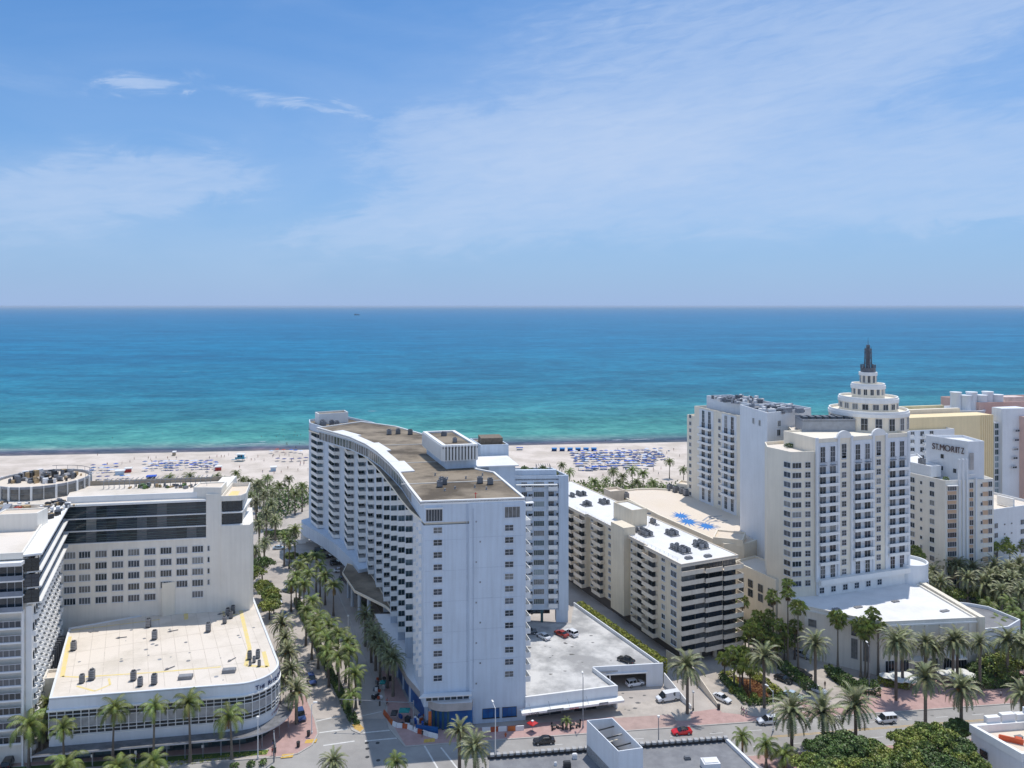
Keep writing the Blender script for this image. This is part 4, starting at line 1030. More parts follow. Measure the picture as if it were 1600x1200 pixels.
# end facade: stepped wrap-around balconies
for i in range(9):
    z = 3.2+FLH*i
    b = MB(); b.prism([FE.p(-.6, .1), FE.p(-.6, 1.3), FE.p(6.6, 1.3), FE.p(6.6, 1.9), FE.p(12.2, 1.9), FE.p(12.2, 2.5), FE.p(W_+.6, 2.5), FE.p(W_+.6, .1)], z-.22, z, 0)
    for (u0, u1, o) in ((-.6, 6.6, 1.3), (6.6, 12.2, 1.9), (12.2, W_+.6, 2.5)):
        b.prism([FE.p(u0, o), FE.p(u1, o), FE.p(u1, o-.15), FE.p(u0, o-.15)], z+.002, z+1.0, 0)
    for (u, o0, o1) in ((-.6, .1, 1.15), (W_+.45, .1, 2.35)): b.prism([FE.p(u, o0), FE.p(u+.15, o0), FE.p(u+.15, o1), FE.p(u, o1)], z+.002, z+.998, 0)
    b.build('balcony_band', [beigeband], Bg)
    ug = win('glass_wall', 4.2, 1.95, 4, 1, glass, darkm, sill=False) if i == 0 else ug; uc = win('glass_wall', 4.2, 1.95, 3, 1, curtain, greym, sill=False) if i == 0 else uc
    for u in (2.2, 6.7, 11.2, 15.8): FE.put(ug if random.random() < .7 else uc, 'glass_wall', Bg, u, z+.05, .02)
# street side
wb1 = win('window', 1.6, 1.3, 2, 1); wb2 = win('window', 2.6, 1.5, 4, 1); wb3 = win('narrow_window', .8, 1.3, 1, 1)
bb = balcony('balcony', 5.6, 1.7, .95, mats=[beigeband]); bd = door('glass_door', 3.4, 2.05, glass, greym, 2)
bcorner = MB()
for i in range(9):
    z = 3.35+FLH*i
    FS_.put(wb2, 'window', Bg, 96-3.2, z+.7, .02); FS_.put(wb1, 'window', Bg, 96-8.0, z+.75, .02)
    for t in (13.5, 21.0): 
        o = {13.5: 0, 21.0: -1.2}[t]
        FS_.put(bb, 'balcony', Bg, 96-t, z, o); FS_.put(bd, 'glass_door', Bg, 96-t, z+.03, o+.02)
    FS_.put(wb3, 'narrow_window', Bg, 96-25.8, z+.7, -1.18); FS_.put(wb3, 'narrow_window', Bg, 96-35.5, z+.7, -1.58); FS_.put(wb1, 'window', Bg, 96-39.0, z+.7, -1.58)
    for t in (45, 54.5, 62.0, 71, 79, 88):
        o = -1.6 if t < 50 else (-.2 if t < 66 else 0)
        FS_.put(bb, 'balcony', Bg, 96-t, z, o); FS_.put(bd, 'glass_door', Bg, 96-t, z+.03, o+.02)
    FS_.put(wb1, 'window', Bg, 96-66.8, z+.7, .02); FS_.put(wb1, 'window', Bg, 96-50.2, z+.7, -1.58)
# white railings along the roof edge
b = MB()
for t in range(2, 60, 2):
    X, Y = bp_(t, .2); b.box(X, Y, BH, .07, .07, .8)
for (t0, t1) in ((1, 25), (36, 60)):
    for hh in (.4, .8): b.tube((*bp_(t0, .2), BH+hh), (*bp_(t1, .2), BH+hh), .035, .035, 4)
b.build('roof_railing', [whitepaint], Bg)
k = 0
for (px_, py_, n_) in ((908, 774, 5), (893, 776, 3), (916, 790, 4), (944, 787, 5), (1002, 833, 5), (1010, 837, 4), (1050, 836, 4), (1022, 819, 3), (1058, 859, 5), (1068, 863, 4), (1096, 856, 5), (1094, 853, 5)):
    p = at(px_, py_, BH-.2); k += 1
    ac_bank('bank of grey condensers on the white roof, '+('at its beach end','hidden behind the white wing','before the stair tower','behind the stair tower','beside the roof house','just in front of the roof house','at mid length by the sea-side edge','tucked behind the roof house','left of the middle near the front edge','lower one near the front corner','right of the middle near the front edge','closest to the sea-side front corner')[k-1], p.x, p.y, BH-.22, R(114), 3, 2 if n_ > 3 else 1, 'condenser banks on the white roof', .95)
for (px_, py_) in ((1076, 873), (1106, 870)):
    p = at(px_, py_, BH-.2); b = MB(); b.box(0, 0, 0, 2.0, 1.2, .5, 0); b.box(0, 0, .5, 1.5, .9, .2); tag(inst(b.mesh('roof_hatch', roofgrey), 'roof_hatch', None, p.x, p.y, BH-.22, .4), ('left' if px_ < 1090 else 'right')+' low brown hatch near the front edge of the white roof', 'roof hatch', 'hatches at the front of the white roof')
b = MB(); b.tube((0, 0, 0), (0, 0, 5), .06, .03, 5); b.box(0, 0, 3.6, 1.2, .05, .5)
X, Y = bp_(33, 12); tag(inst(b.mesh('roof_antenna', greym), 'roof_antenna', None, X, Y, BH-.2), 'thin mast aerial beside the roof house of the beige block', 'antenna')
# ramp walls at its foot
def lowwall(label, p0, p1, h, m, th=.25, z=0, h1=None):
    b = MB(); a = math.atan2(p1[1]-p0[1], p1[0]-p0[0]); dx, dy = -math.sin(a)*th/2, math.cos(a)*th/2; h1 = h if h1 is None else h1
    b.loft([[(p[0]-dx, p[1]-dy, z), (p[0]+dx, p[1]+dy, z), (p[0]+dx, p[1]+dy, z+hh), (p[0]-dx, p[1]-dy, z+hh)] for p, hh in ((p0, h), (p1, h1))])
    t = tag(b.build('low_wall', m, off=(p0[0], p0[1], 0)), label, 'wall'); 
    return t
lowwall('white ramp wall sloping down to the pavement beside the parked van', (38.1, 192.2), xy(1080, 1108), 3.2, whitepaint, h1=.8)
lowwall('beige ramp wall with a white top in front of the beige block', xy(1082, 1060), xy(1123, 1107), 3.0, beigeband, h1=.9)
lowwall('low beige plinth wall under the corner of the beige block', (41.2, 205), (44.5, 198.5), 3.2, beige)

# ================================================================ CREAM-ROOFED HALL with blue painted figures
H = thing('conference_hall', 'low hall with a wide sand coloured roof painted with blue splashes', 'building', (65, 270, 0))
hp = [(41.3, 306), (45, 310.5), (51, 313.3), (58, 314), (64, 312.5), (69.9, 305), (81.5, 272.7), (80, 246), (72.6, 240), (66.4, 240.4), (52, 274)]
block(H, hp, 0, 20.6, cream, roofcream2, .6, th=.6)
blk = [(63.5, 242.5), (72, 239.5), (75.5, 248), (67, 251)]
block(H, blk, 19.8, 22.0, cream, roofcream2, .5, 'stair_box', 'stair_box_roof')
block(H, [(38, 296), (44, 298.5), (41.5, 304), (36, 301.5)], 14, 23.5, beigeband, roofcream2, .8, 'end_box', 'end_box_roof')
block(H, [(66.5, 310), (73, 305), (76, 311), (69.5, 316)], 14, 23.5, cream, roofcream2, .8, 'end_box', 'end_box_roof')
def splash(cx, cy, r, seed, n=14, sy=.75):
    rr = random.Random(seed); pts = []
    for k in range(n*2):
        a = math.pi*k/n+rr.uniform(-.08, .08); q = r*(rr.uniform(.8, 1.2) if k % 2 == 0 else rr.uniform(.38, .5)); pts.append((cx+q*math.cos(a), cy+q*math.sin(a)*sy*1.9))
    return pts
ZR = 20.03
for k, (px_, py_, r_) in enumerate(((1064, 806, 3.6), (1075, 815, 4.1), (1104, 822, 3.6))):
    p = at(px_, py_, 20); b = MB(); b.prism(splash(p.x, p.y, r_, k), ZR-.02, ZR+.01*k, 0); b.build('painted_splash', [blueprint], H)
b = MB()
gry = mat('grey_roof_line', (.35, .36, .40), .8)
for pts in (((1098, 814), (1106, 808), (1128, 806)), ((1103, 815), (1115, 809), (1122, 811)), ((1106, 816), (1137, 813)), ((1084, 815), (1100, 817), (1112, 821), (1126, 824))):
    P = [at(a_, c_, 20) for a_, c_ in pts]
    for q0, q1 in zip(P, P[1:]):
        a = math.atan2(q1.y-q0.y, q1.x-q0.x); dx, dy = -math.sin(a)*.28, math.cos(a)*.28
        b.prism([(q0.x-dx, q0.y-dy), (q1.x-dx, q1.y-dy), (q1.x+dx, q1.y+dy), (q0.x+dx, q0.y+dy)], ZR-.02, ZR+.035, 0)
b.build('painted_line', [gry], H)
for k, (px_, py_) in enumerate(((972, 774), (978, 779), (1047, 766), (1056, 769), (1066, 771), (1072, 774))):
    p = at(px_, py_, 20); condenser(('far left unit','second unit from the left end','first of the units at the rounded far end','second of the units at the rounded far end','third of the units by the white hotel wing','last unit by the white hotel wing')[k]+' on the sand coloured roof', p.x, p.y, 20.0, 2.0, .3, 'units at the edge of the sand coloured roof')
# ================================================================ GRAND HOTEL with the stepped round crown
G = thing('grand_hotel', 'tall cream and white hotel with a stepped round crown and grey steel spire', 'building', (95, 230, 0))
w44 = win('window', 1.6, 1.6, 2, 2); wtall = win('tall_window', 1.7, 4.4, 2, 3, sill=False); wbal = win('balcony_door', 2.15, 2.1, 2, 1, sill=False)
gbal = balcony('balcony', 6.6, 1.15, .85, .06, mats=[whitepaint], rail=False, slab=.25)
gbr = balcony('balcony', 6.4, 1.2, .9, rail=True, slab=.3, mats=[whitepaint])
# main front
f0, f1 = (86.3, 216.0), (117.2, 226.7)
GF = Fr.line(f0, f1); GL = math.hypot(f1[0]-f0[0], f1[1]-f0[1]); GH = 57.6
block(G, rect(GF, 0, GL, 0, 15), 13, GH, cream, cream, .5, 'front_wall', 'terrace')
def gx(px): return GF.u(px)
pairs = [(1276, 1309), (1330, 1364), (1384, 1418)]
for (q0, q1) in pairs:
    u0, u1 = gx(q0), min(gx(q1), GL-.2)
    b = MB(); b.prism(rect(GF, u0, u1, -.12, .2), 13.7, GH-1.2, 0); b.build('white_bay', [white], G)
for q in (1276, 1309.5, 1330, 1364, 1384, 1419):
    b = MB(); b.prism(rect(GF, gx(q)-.35, gx(q)+.35, -.45, .1), 17.5, GH+.35, 0); b.build('pilaster', [white], G)
for k, (q0, q1) in enumerate(pairs):
    uc = (gx(q0)+gx(q1))/2; ua, ub = uc-1.75, uc+1.75
    bl_ = min(gx(q1), GL)-gx(q0)-.9
    gb_ = balcony('balcony', bl_, 1.15, .55, .07, mats=[whitepaint], slab=.3)
    for i in range(12):
        z = 22.6+2.76*i
        if z > 48.8: continue
        GF.put(gb_, 'balcony', G, uc, z-.1, .12)
        for u in (ua, ub): GF.put(wbal, 'balcony_door', G, u, z+.15, .14)
    for u in (ua, ub):
        GF.put(wtall, 'tall_window', G, u, 50.9, .14); GF.put(wtall, 'tall_window', G, u, 17.9, .14)
        GF.put(balcony('small_balcony', 1.9, .8, .8, rail=True, mats=[greym]), 'small_balcony', G, u, 50.2, .12)
for q in (1318.5, 1372.5):
    for i in range(13): GF.put(w44, 'window', G, gx(q), 18.6+2.76*i-.1, .02)
    GF.put(wtall, 'tall_window', G, gx(q), 51.3, .02)
    # curved gable
    pts = []
    for k in range(13):
        a = math.pi*k/12; pts.append((math.cos(a)*2.5, math.sin(a)*1.9))
    pts = [(3.4, -.2), (3.4, .1), (2.5, .25)]+pts[1:-1]+[(-2.5, .25), (-3.4, .1), (-3.4, -.2)]
    b = MB(); c0 = GF.p(gx(q), .3); rr0 = [(c0[0]+GF.c*x, c0[1]+GF.s*x, GH+z) for x, z in pts]; rr1 = [(x-GF.s*-.0-GF.s*0.0+(-.7)*GF.s*1.0*0, y, z) for x, y, z in rr0]
    rr1 = [(x-GF.s*.6*1.0, y+GF.c*.6, z) for x, y, z in rr0]
    b.loft([rr0, rr1]); b.build('curved_gable', [whitepaint], G)
# left part of the front, one storey lower, with a glazed corner bay
g_a, g_b = (74.1, 223.0), (78.2, 215.0)
l2 = Fr.line(g_a, g_b); f2 = Fr.line(g_b, (86.6, 216.3))
block(G, [g_a, g_b, (86.6, 216.3), (90, 227), (84, 234), (76, 231)], 13, 54.1, cream, roofcream, .9, 'corner_wall', 'corner_roof')
bayw = win('bay_window', 2.4, 1.5, 2, 1); bayw2 = win('bay_window', 2.7, 1.5, 3, 1)
for i in range(13):
    z = 15.4+2.76*i+1.0
    if z < 52:
        l2.put(bayw, 'bay_window', G, 9.0-1.45, z, .02); f2.put(bayw2, 'bay_window', G, 1.6, z, .02); f2.put(w44, 'window', G, f2.u(1262), z, .02)
f2.put(win('window', 2.2, 2.0, 3, 2, sill=False), 'window', G, 7.2, 54.4, -3) if 0 else None
# blank shear wall and its attic
sh = [(76.3, 257), (78.8, 237), (88.3, 243), (97, 249), (92, 262)]
block(G, sh, 13, 62.0, white, roofgrey, .7, 'blank_wall', 'attic_roof')
sf = Fr.line((76.3, 257), (78.8, 237)); s2 = Fr.line((78.8, 237), (88.3, 243))
wbl = win('louvre_window', 1.5, 1.8, 3, 1, curtain, whitepaint)
for u in (10.5, 15.0): sf.put(wbl, 'louvre_window', G, u, 57.2, .02)
s2.put(wbl, 'louvre_window', G, 5.4, 57.4, .02); s2.put(win('window', 1.6, 1.9, 2, 1), 'window', G, 5.2, 54.4-.1+.2, .02)
b = MB()
for k in range(60):
    x, y = random.uniform(79, 92), random.uniform(241, 258); b.box(x, y, 61.3, random.uniform(.6, 2.4), random.uniform(.5, 1.6), random.uniform(.5, 1.6), random.uniform(0, 1.5), random.randrange(3))
tag(b.build('roof_plant', [greym, steel, roofwhite], off=(85, 250, 61.3)), 'clutter of grey plant on the attic roof of the grand hotel behind the blank wall', 'roof machinery', kind='stuff')
# back wing with rounded balconies
w0, w1 = (69.4, 304.5), (81.0, 272.3)
WF = Fr.line(w0, w1); WL = math.hypot(w1[0]-w0[0], w1[1]-w0[1]); off = (17, 6.5)
q5 = WF.p(5.2)
block(G, [w0, q5, (q5[0]+16, q5[1]+6), (w0[0]+16, w0[1]+6)], 8, 52, cream, roofcream, .8, 'wing_end_wall', 'wing_end_roof')
block(G, [q5, w1, (w1[0]+16, w1[1]+6), (q5[0]+16, q5[1]+6)], 8, 56, cream, roofgrey, .8, 'wing_wall', 'wing_roof')
block(G, [WF.p(9, -3), WF.p(WL+6, -3), (w1[0]+14, w1[1]), (q5[0]+14, q5[1])], 55.5, 60.4, white, roofgrey, .6, 'attic_wall', 'attic_wing_roof')
def wu(px): return WF.u(px)
wb_ = balcony('curved_balcony', 6.6, 1.5, .8, rail=False, mats=[whitepaint])
for (q0, q1) in ((1093, 1115), (1128, 1151)):
    u0, u1 = wu(q0), min(wu(q1), WL-.2)
    b = MB(); b.prism(rect(WF, u0, u1, -.1, .1), 20, 55.4, 0); b.build('white_bay', [white], G)
    cb = balcony('balcony', (u1-u0)*.86, 1.4, .55, .08, mats=[whitepaint], slab=.3)
    ua, ub = u0+(u1-u0)*.3, u0+(u1-u0)*.74
    for i in range(9):
        z = 26.2+2.76*i
        WF.put(cb, 'balcony', G, (u0+u1)/2, z, .1)
        for u in (ua, ub): WF.put(wbal, 'balcony_door', G, u, z+.2, .12)
    for u in (ua, ub): WF.put(wtall, 'tall_window', G, u, 50.6, .12); WF.put(wtall, 'tall_window', G, u, 21, .12)
wn1 = win('window', 1.4, 1.4, 2, 1)
for i in range(12):
    z = 21.5+2.76*i; WF.put(wn1, 'window', G, wu(1124.5), z, .02); WF.put(wn1, 'window', G, wu(1078.8), z-1, .02)
b = MB()
for k in range(70):
    x = random.uniform(76, 92); y = random.uniform(277, 294); b.box(x, y, 59.8, random.uniform(.5, 2.2), random.uniform(.4, 1.3), random.uniform(.4, 1.7), random.uniform(0, 1.5), random.randrange(3))
for k in range(14): b.tube((78+k*.9, 278+k, 59.8), (78+k*.9, 278+k, 62.4), .05, .05, 4)
o = tag(b.build('roof_plant', [greym, steel, roofwhite], off=(84, 285, 59.8)), 'clutter of grey plant and thin posts on the sea-side wing roof of the grand hotel', 'roof machinery', kind='stuff')
# grey louvred plant screen
sc = [(80.5+8.5, 226.5), (104.5, 233.5), (101.5, 241), (86.5, 236)]
b = MB(); b.prism([(87.6, 231.5), (103.6, 231.8), (104, 240), (88.4, 240)], 57.1, 60.9, 0, top=False); b.build('plant_screen', [mat('zinc_screen', (.36, .38, .41), .7, .1, .5)], G)
b = MB(); b.prism([(87.6, 231.5), (103.6, 231.8), (104, 240), (88.4, 240)], 60.2, 60.4, 0)
for k in range(7): b.box(89.5+k*2.1, 235.5, 60.4, 1.3, 3.5, .9, 0)
b.build('plant_deck', [steel], G)
block(G, [(84, 228), (118, 236), (112, 252), (88, 246)], 50, GH-.6, cream, roofcream, .3, 'core_wall', 'core_roof')
# stepped round crown
cx, cy = 111.5, 240.5
CM = [whitepaint, mat('crown_panel', (.60, .58, .54), .8)]
def drum(r, z0, z1, rim, wn_, wz, wh, ww, name):
    b = MB(); b.disc(cx, cy, r, z0, z1, 40, 0); b.build(name, [cream], G)
    b = MB(); b.ring(cx, cy, r-.15, r+.35, z1-.9, z1+.15, 48); b.ring(cx, cy, r-.3, r+.12, z1+.152, z1+rim, 48); b.build('round_parapet', [whitepaint], G)
    m_ = win('round_window', ww, wh, 2 if ww < 2 else 3, 2 if wh > 2.6 else 1, glass, frame_w, sill=False)
    for k in range(wn_):
        a = -math.pi/2+2*math.pi*(k+.5)/wn_
        if math.sin(a) > .35: continue
        x, y = cx+r*math.cos(a), cy+r*math.sin(a); inst(m_, 'round_window', G, x, y, wz, a+math.pi/2)
drum(11.3, 50, 62.4, .8, 18, 57.6, 3.6, 1.9, 'drum')
drum(8.4, 62, 66.3, .7, 18, 63.4, 1.7, 1.7, 'drum')
drum(4.7, 66, 70.2, .7, 16, 67.5, 1.8, 1.0, 'drum')
drum(2.35, 70, 74.2, .15, 10, 71.1, 2.2, .8, 'lantern')
b = MB(); b.disc(cx, cy, 2.2, 74.35, 75.6, 16); 
for k in range(8):
    a = R(45*k+22); b.box(cx+2*math.cos(a), cy+2*math.sin(a), 75.6, .35, .35, 1.1)
b.build('spire_base', [steel], G)
b = MB()
for k in range(8):
    a = R(45*k); x, y = cx+1.12*math.cos(a), cy+1.12*math.sin(a); b.tube((x, y, 75.6), (cx+.95*math.cos(a), cy+.95*math.sin(a), 81.2), .16, .13, 5)
for z in (77, 78.6, 80.2, 81.2): b.ring(cx, cy, .85, 1.15, z, z+.22, 12)
b.disc(cx, cy, .72, 75.6, 81.4, 10); b.disc(cx, cy, .95, 81.4, 81.7, 12); b.disc(cx, cy, .55, 81.7, 82.8, 10)
b.tube((cx, cy, 82.8), (cx, cy, 85.2), .10, .03, 5)
for k in range(8): a = R(45*k); b.tube((cx+.95*math.cos(a), cy+.95*math.sin(a), 81.2), (cx+.95*math.cos(a), cy+.95*math.sin(a), 82.2), .1, .04, 4)
b.build('spire', [steel], G)
# rounded terrace on the right end
b = MB(); b.disc(118.5, 229.5, 5.2, 4, 18.2, 24); b.ring(118.5, 229.5, 4.8, 5.25, 18.2, 19.1, 28); b.build('round_terrace', [white], G)
wst = win('stair_window', 1.2, 4.5, 2, 4, glassg)
for a in (-20, -50): inst(wst, 'stair_window', G, 118.5+5.2*math.cos(R(a)), 229.5+5.2*math.sin(R(a)), 9.5, R(a+90))
# podium ledge with six windows
b = MB(); b.prism(rect(GF, -.6, GL+.6, -1.7, .3), 16.9, 18.3, 0); b.prism(rect(GF, -.3, GL+.3, -.5, .3), 13.0, 16.9, 0); b.build('podium_ledge', [whitepaint], G)
for q in (1281, 1299, 1317.5, 1335.5, 1353.5, 1371): GF.put(w44, 'window', G, gx(q)+.2, 14.3, .52)
hedge('low green planting on the terrace behind the lower corner roof of the grand hotel', (80.5, 226), (86, 228), 1.2, .9, f_dark, 40, z=53.3)
# ================================================================ PODIUM + BALLROOM
P_ = thing('ballroom_wing', 'low cream hotel wing with a dazzling white roof behind the avenue palms', 'building', (95, 208, 0))
pl_ = [(67.8, 235), (75.2, 219), (79.5, 219.5), (84, 226), (76, 240)]
block(P_, pl_, 0, 17, cream, roofcream, .6, 'podium_wall', 'podium_roof')
pf = Fr.line((67.8, 235), (75.2, 219)); pgw = win('square_window', 1.9, 2.2, 2, 1, glass, greym, sill=False)
for u in (3.5, 7.4, 11.6, 15.6):
    for z in (8.6, 11.4): pf.put(pgw, 'square_window', P_, u, z, .02)
br = [(75.6, 218.5), (79.2, 207.8), (94.6, 197.2), (121.0, 200.0), (118.5, 226.2), (116.5, 228), (86.3, 216.5)]
block(P_, br, 0, 13.9, hotelw, roofwhite, .45, 'ballroom_wall', 'ballroom_roof', .5)
bf = Fr.line((79.2, 207.8), (94.6, 197.2)); BL = 18.7
b = MB(); b.prism(rect(bf, -.2, BL, -.25, .1), 12.6, 13.0, 0); b.prism(rect(Fr.line((94.6, 197.2), (121, 200)), -.2, 26.6, -.3, .1), 12.6, 13.0, 0); b.build('cornice', [whitepaint], P_)
twn = win('tall_window', 1.5, 5, 3, 1, curtain, greym); 
bf.put(win('louvre_window', 2.0, 1.8, 1, 1, curtain, greym), 'louvre_window', P_, 2.0, 8.8, .02)
for q in (1335, 1354): bf.put(twn, 'tall_window', P_, bf.u(q), 3, .02); bf.put(win('tall_window', 1.4, 3.0, 1, 1, glass, darkm), 'tall_window', P_, bf.u(q), 9, .02)
ff = Fr.line((94.6, 197.2), (121, 200))
for u in (2.5, 6.5, 10.5, 14.5, 18.5, 22.5):
    ff.put(win('garden_door', 2.4, 3.4, 3, 1, glass, frame_w, sill=False), 'garden_door', P_, u, .4, .02)
    b = MB(); b.box(*ff.p(u+2, .2), 0, .7, .5, 12.5, ff.a); b.build('pilaster', [hotelw], P_)
for q in (10, 20): b = MB(); b.box(*ff.p(q, 1.2), 4.2, 4.5, 2.4, .3, ff.a); b.build('door_canopy', [whitepaint], P_)
# plinth round parapet segment & outbuilding right of the ballroom
O_ = thing('service_building', 'low white outbuilding with a curved wall behind the ballroom roof', 'building', (128, 205, 0))
ob = [(121.2, 221), (130, 218.5), (134, 216), (137, 207), (131, 202.5), (121.6, 200.5)]
block(O_, ob, 0, 10.5, white, roofgrey, .8)
b = MB(); b.prism([(119.0, 226), (120.4, 226), (122.6, 199), (121.2, 199)], 0, 14.4, 0); b.build('boundary_wall', [cream], O_)
for (px_, py_, w_, s_) in ((1399, 940, 2.2, 1), (1476, 955, 2.6, 1), (1341, 949, 2.4, 1), (1306, 952, 2, 1)):
    p = at(px_, py_, 13.5); b = MB(); b.box(0, 0, 0, w_, 1.0, .25, .4)
    for k in range(4): b.tube((-1+k*.6, -.5, .25), (-1+k*.6+.3, .6, .25), .06, .06, 4)
    tag(inst(b.mesh('roof_skylight', roofgrey), 'roof_skylight', None, p.x, p.y, 13.46), {1399: 'grey pipe frame lying in the middle of the white ballroom roof', 1476: 'pale pipe frame near the right front corner of the ballroom roof', 1341: 'faint pipe frame on the shaded edge of the ballroom roof', 1306: 'small pipe frame at the left end of the ballroom roof'}[px_], 'roof fitting')

# ================================================================ DECO HOTEL with roof letters
S_ = thing('deco_hotel', 'white and peach stepped hotel with the letters ST. MORITZ on its tall block', 'building', (155, 262, 0))
block(S_, [(137.6, 269), (143.9, 255), (161.8, 258), (160, 289), (146, 289)], 0, 37.0, decow, roofwhite, 1.0)
sl_ = Fr.line((137.6, 269), (143.9, 255)); sfr = Fr.line((143.9, 255), (161.8, 258))
SLn = math.hypot(5.1, 33.6)
block(S_, [(145.5, 270), (152.8, 257.2), (158.6, 258.0), (158.6, 270)], 36, 49.6, white, roofwhite, .8, 'tall_block', 'tall_block_roof')
sg = Fr.line((145.5, 270), (152.8, 257.2)); SGL = math.hypot(7.3, 12.8)
red_d = mat('sign_letter_maroon', (.10, .055, .05), .5)
uu = [1457, 1463, 1468, 1474.5, 1483.5, 1489, 1493.5, 1498, 1502.5]
for ch, q in zip("ST.MORITZ", uu): pass
for ch, q0, q1 in zip(("S", "T", ".", "M", "O", "R", "I", "T", "Z"), (1456.5, 1462, 1466, 1468, 1475.5, 1486, 1492, 1496, 1502), (1460.5, 1466, 1467, 1474.5, 1484.5, 1491, 1494, 1500, 1506)):
    u0, u1 = sg.u(q0, .3), sg.u(q1, .3); t_ = text('letter', ch, 3.0, .12, red_d, S_, (*sg.p(u0, .35), 45.2), sg.a)
    w = max(v.co.x for v in t_.data.vertices)-min(v.co.x for v in t_.data.vertices); t_.scale = ((u1-u0)/max(w, .2)*(1.0 if ch not in 'I.' else .8), 1, 1)
w1_ = win('window', 1.7, 1.7, 2, 1); w2_ = win('bay_window', 3.3, 1.7, 4, 1); w3_ = win('small_window', .8, 1.1, 1, 1); w4_ = win('window', 1.5, 1.8, 2, 1)
for q, z in ((1472.5, 42.4), (1492, 38.2), (1471.5, 38.3)): sg.put(win('small_window', 1.2, 1.5, 1, 1), 'small_window', S_, sg.u(q), z, .02)
for i in range(11):
    z = 3.0+3.12*i
    for q, wm_ in ((1426, w1_), (1439.5, w3_), (1456.5, w1_)): sl_.put(wm_, 'window', S_, sl_.u(q), z-.3, .02)
    sfr.put(w2_, 'bay_window', S_, 2.4, z-.6, .02)
    b = MB(); b.box(*sfr.p(2.4, .05), z-2.0, 3.3, .12, 1.3, sfr.a); b.build('peach_panel', [peach], S_)
    sfr.put(w4_, 'window', S_, sfr.u(1517.5), z, .02)
    b = MB(); b.box(*sfr.p(sfr.u(1517.5), .03), z-1.4, 1.4, .08, 1.3, sfr.a); b.build('peach_panel', [peach], S_)
    u0, u1 = sfr.u(1531), sfr.u(1551)
    sfr.put(w4_, 'window', S_, u1-1.0, z+.1, .02); sfr.put(w3_, 'window', S_, u0+.6, z+.2, .02)
    b = MB(); b.box(*sfr.p((u0+u1)/2-.3, .03), z+.15, 2.4, .08, 1.5, sfr.a); b.build('peach_panel', [peach], S_)
for q in (1498, 1504, 1510, 1524): b = MB(); b.box(*sfr.p(sfr.u(q), .25), 0, .55, .6, 44 if q < 1520 else 37.5, sfr.a); b.build('pilaster', [white], S_)
b = MB(); b.box(*sfr.p(sfr.u(1518), .25), 38.6, 2.2, .5, .35, sfr.a); b.box(*sfr.p(2.4, .5), 35.2, 4.4, 1.2, .3, sfr.a); b.build('canopy', [whitepaint], S_)
b = MB(); b.box(*sfr.p(sfr.u(1518), .1), 40.3, 1.3, .3, 5.6, sfr.a)
for k in range(6): b.box(*sfr.p(sfr.u(1518), .22), 41+k*.8, .9, .2, .35, sfr.a)
b.build('deco_relief', [mat('relief_render', (.48, .45, .43), .8)], S_)
block(S_, [(138.6, 270.5), (142.6, 261.5), (147, 263), (146, 270), (150, 284), (143, 280)], 36.6, 40.4, white, roofwhite, .6, 'upper_terrace', 'upper_terrace_roof')
tag(shrub('small green shrub in the corner terrace of the deco hotel', 146.6, 259.5, 1.1, 1.3, f_dark, z=36, n=200), None)
condenser('white machinery drum on the upper terrace of the deco hotel', 142.5, 267, 39.9, 1.8, .4)
# ================================================================ YELLOW-WALLED HOTEL behind it
Yh = thing('yellow_hotel', 'hotel slab with a huge blank yellow wall behind the deco hotel', 'building', (175, 300, 0))
ya, yb = (146.5, 291), (190.5, 301)
YF = Fr.line(ya, yb)
b = MB(); b.prism(rect(YF, 4, YF.u(1552), 0, 8), 2, 52.4, 0); b.build('yellow_wall', [yellow], Yh)
for k in range(6):
    q = 1534+k*3.2; b = MB(); X, Y = YF.p(YF.u(q), .1); b.disc(X, Y, .42, 2, 52.5, 8); b.build('flute', [yellow], Yh)
b = MB(); b.prism(rect(YF, 2, YF.u(1552), 8, 26), 30, 49.5, 0); b.prism(rect(YF, 2, YF.u(1552), 25, 26.5), 45, 53.0, 0); b.build('roof_block', [mat('pale_yellow_render', (.74, .66, .44), .85)], Yh)
b = MB(); b.prism([YF.p(-2, -9), YF.p(YF.u(1530), -9.5), YF.p(YF.u(1530), -11), YF.p(-2, -11)], 45, 54, 0); b.build('rear_parapet', [cream], Yh)
lowf = Fr.line((143, 286), (172, 293)); 
block(Yh, rect(lowf, 0, 26, 0, 6), 5, 48.3, white, roofcream, .6, 'front_block', 'front_block_roof')
lb = balcony('balcony', 3.6, 1.3, .9, mats=[whitepaint]); 
for i in range(8):
    z = 25+3*i
    for u in (3, 7.2, 11.4, 15.6): lowf.put(w1_, 'window', Yh, u, z+.2, .02)
    for u in (5.0, 13.4): lowf.put(lb, 'balcony', Yh, u, z, 0)
# window column and the white slab right of the yellow wall
wc = Fr.line(YF.p(YF.u(1552.5), .4), YF.p(YF.u(1560), 1.2))
b = MB(); b.prism(rect(YF, YF.u(1552.5), YF.u(1560), -.3, 4), 2, 49.5, 0); b.build('stair_strip', [white], Yh)
wcm = win('stair_window', 1.7, 2.0, 2, 1, glassg)
for i in range(12): YF.put(wcm, 'stair_window', Yh, YF.u(1556), 19+2.55*i, .32)
u0, u1 = YF.u(1559.5), YF.u(1597)
b = MB(); b.prism([YF.p(u0, 2.0), YF.p(u1, 3.2), YF.p(u1, -3), YF.p(u0, -3)], 2, 55.0, 0); b.build('white_slab', [white], Yh)
sfm = win('slot_window', 2.1, .8, 2, 1)
for i, z in enumerate((46, 42.4, 38.8, 35.4, 31.8)):
    b = MB(); q = 1590-i*1.1; YF.put(sfm, 'slot_window', Yh, YF.u(q, 3.3), z, 3.2)
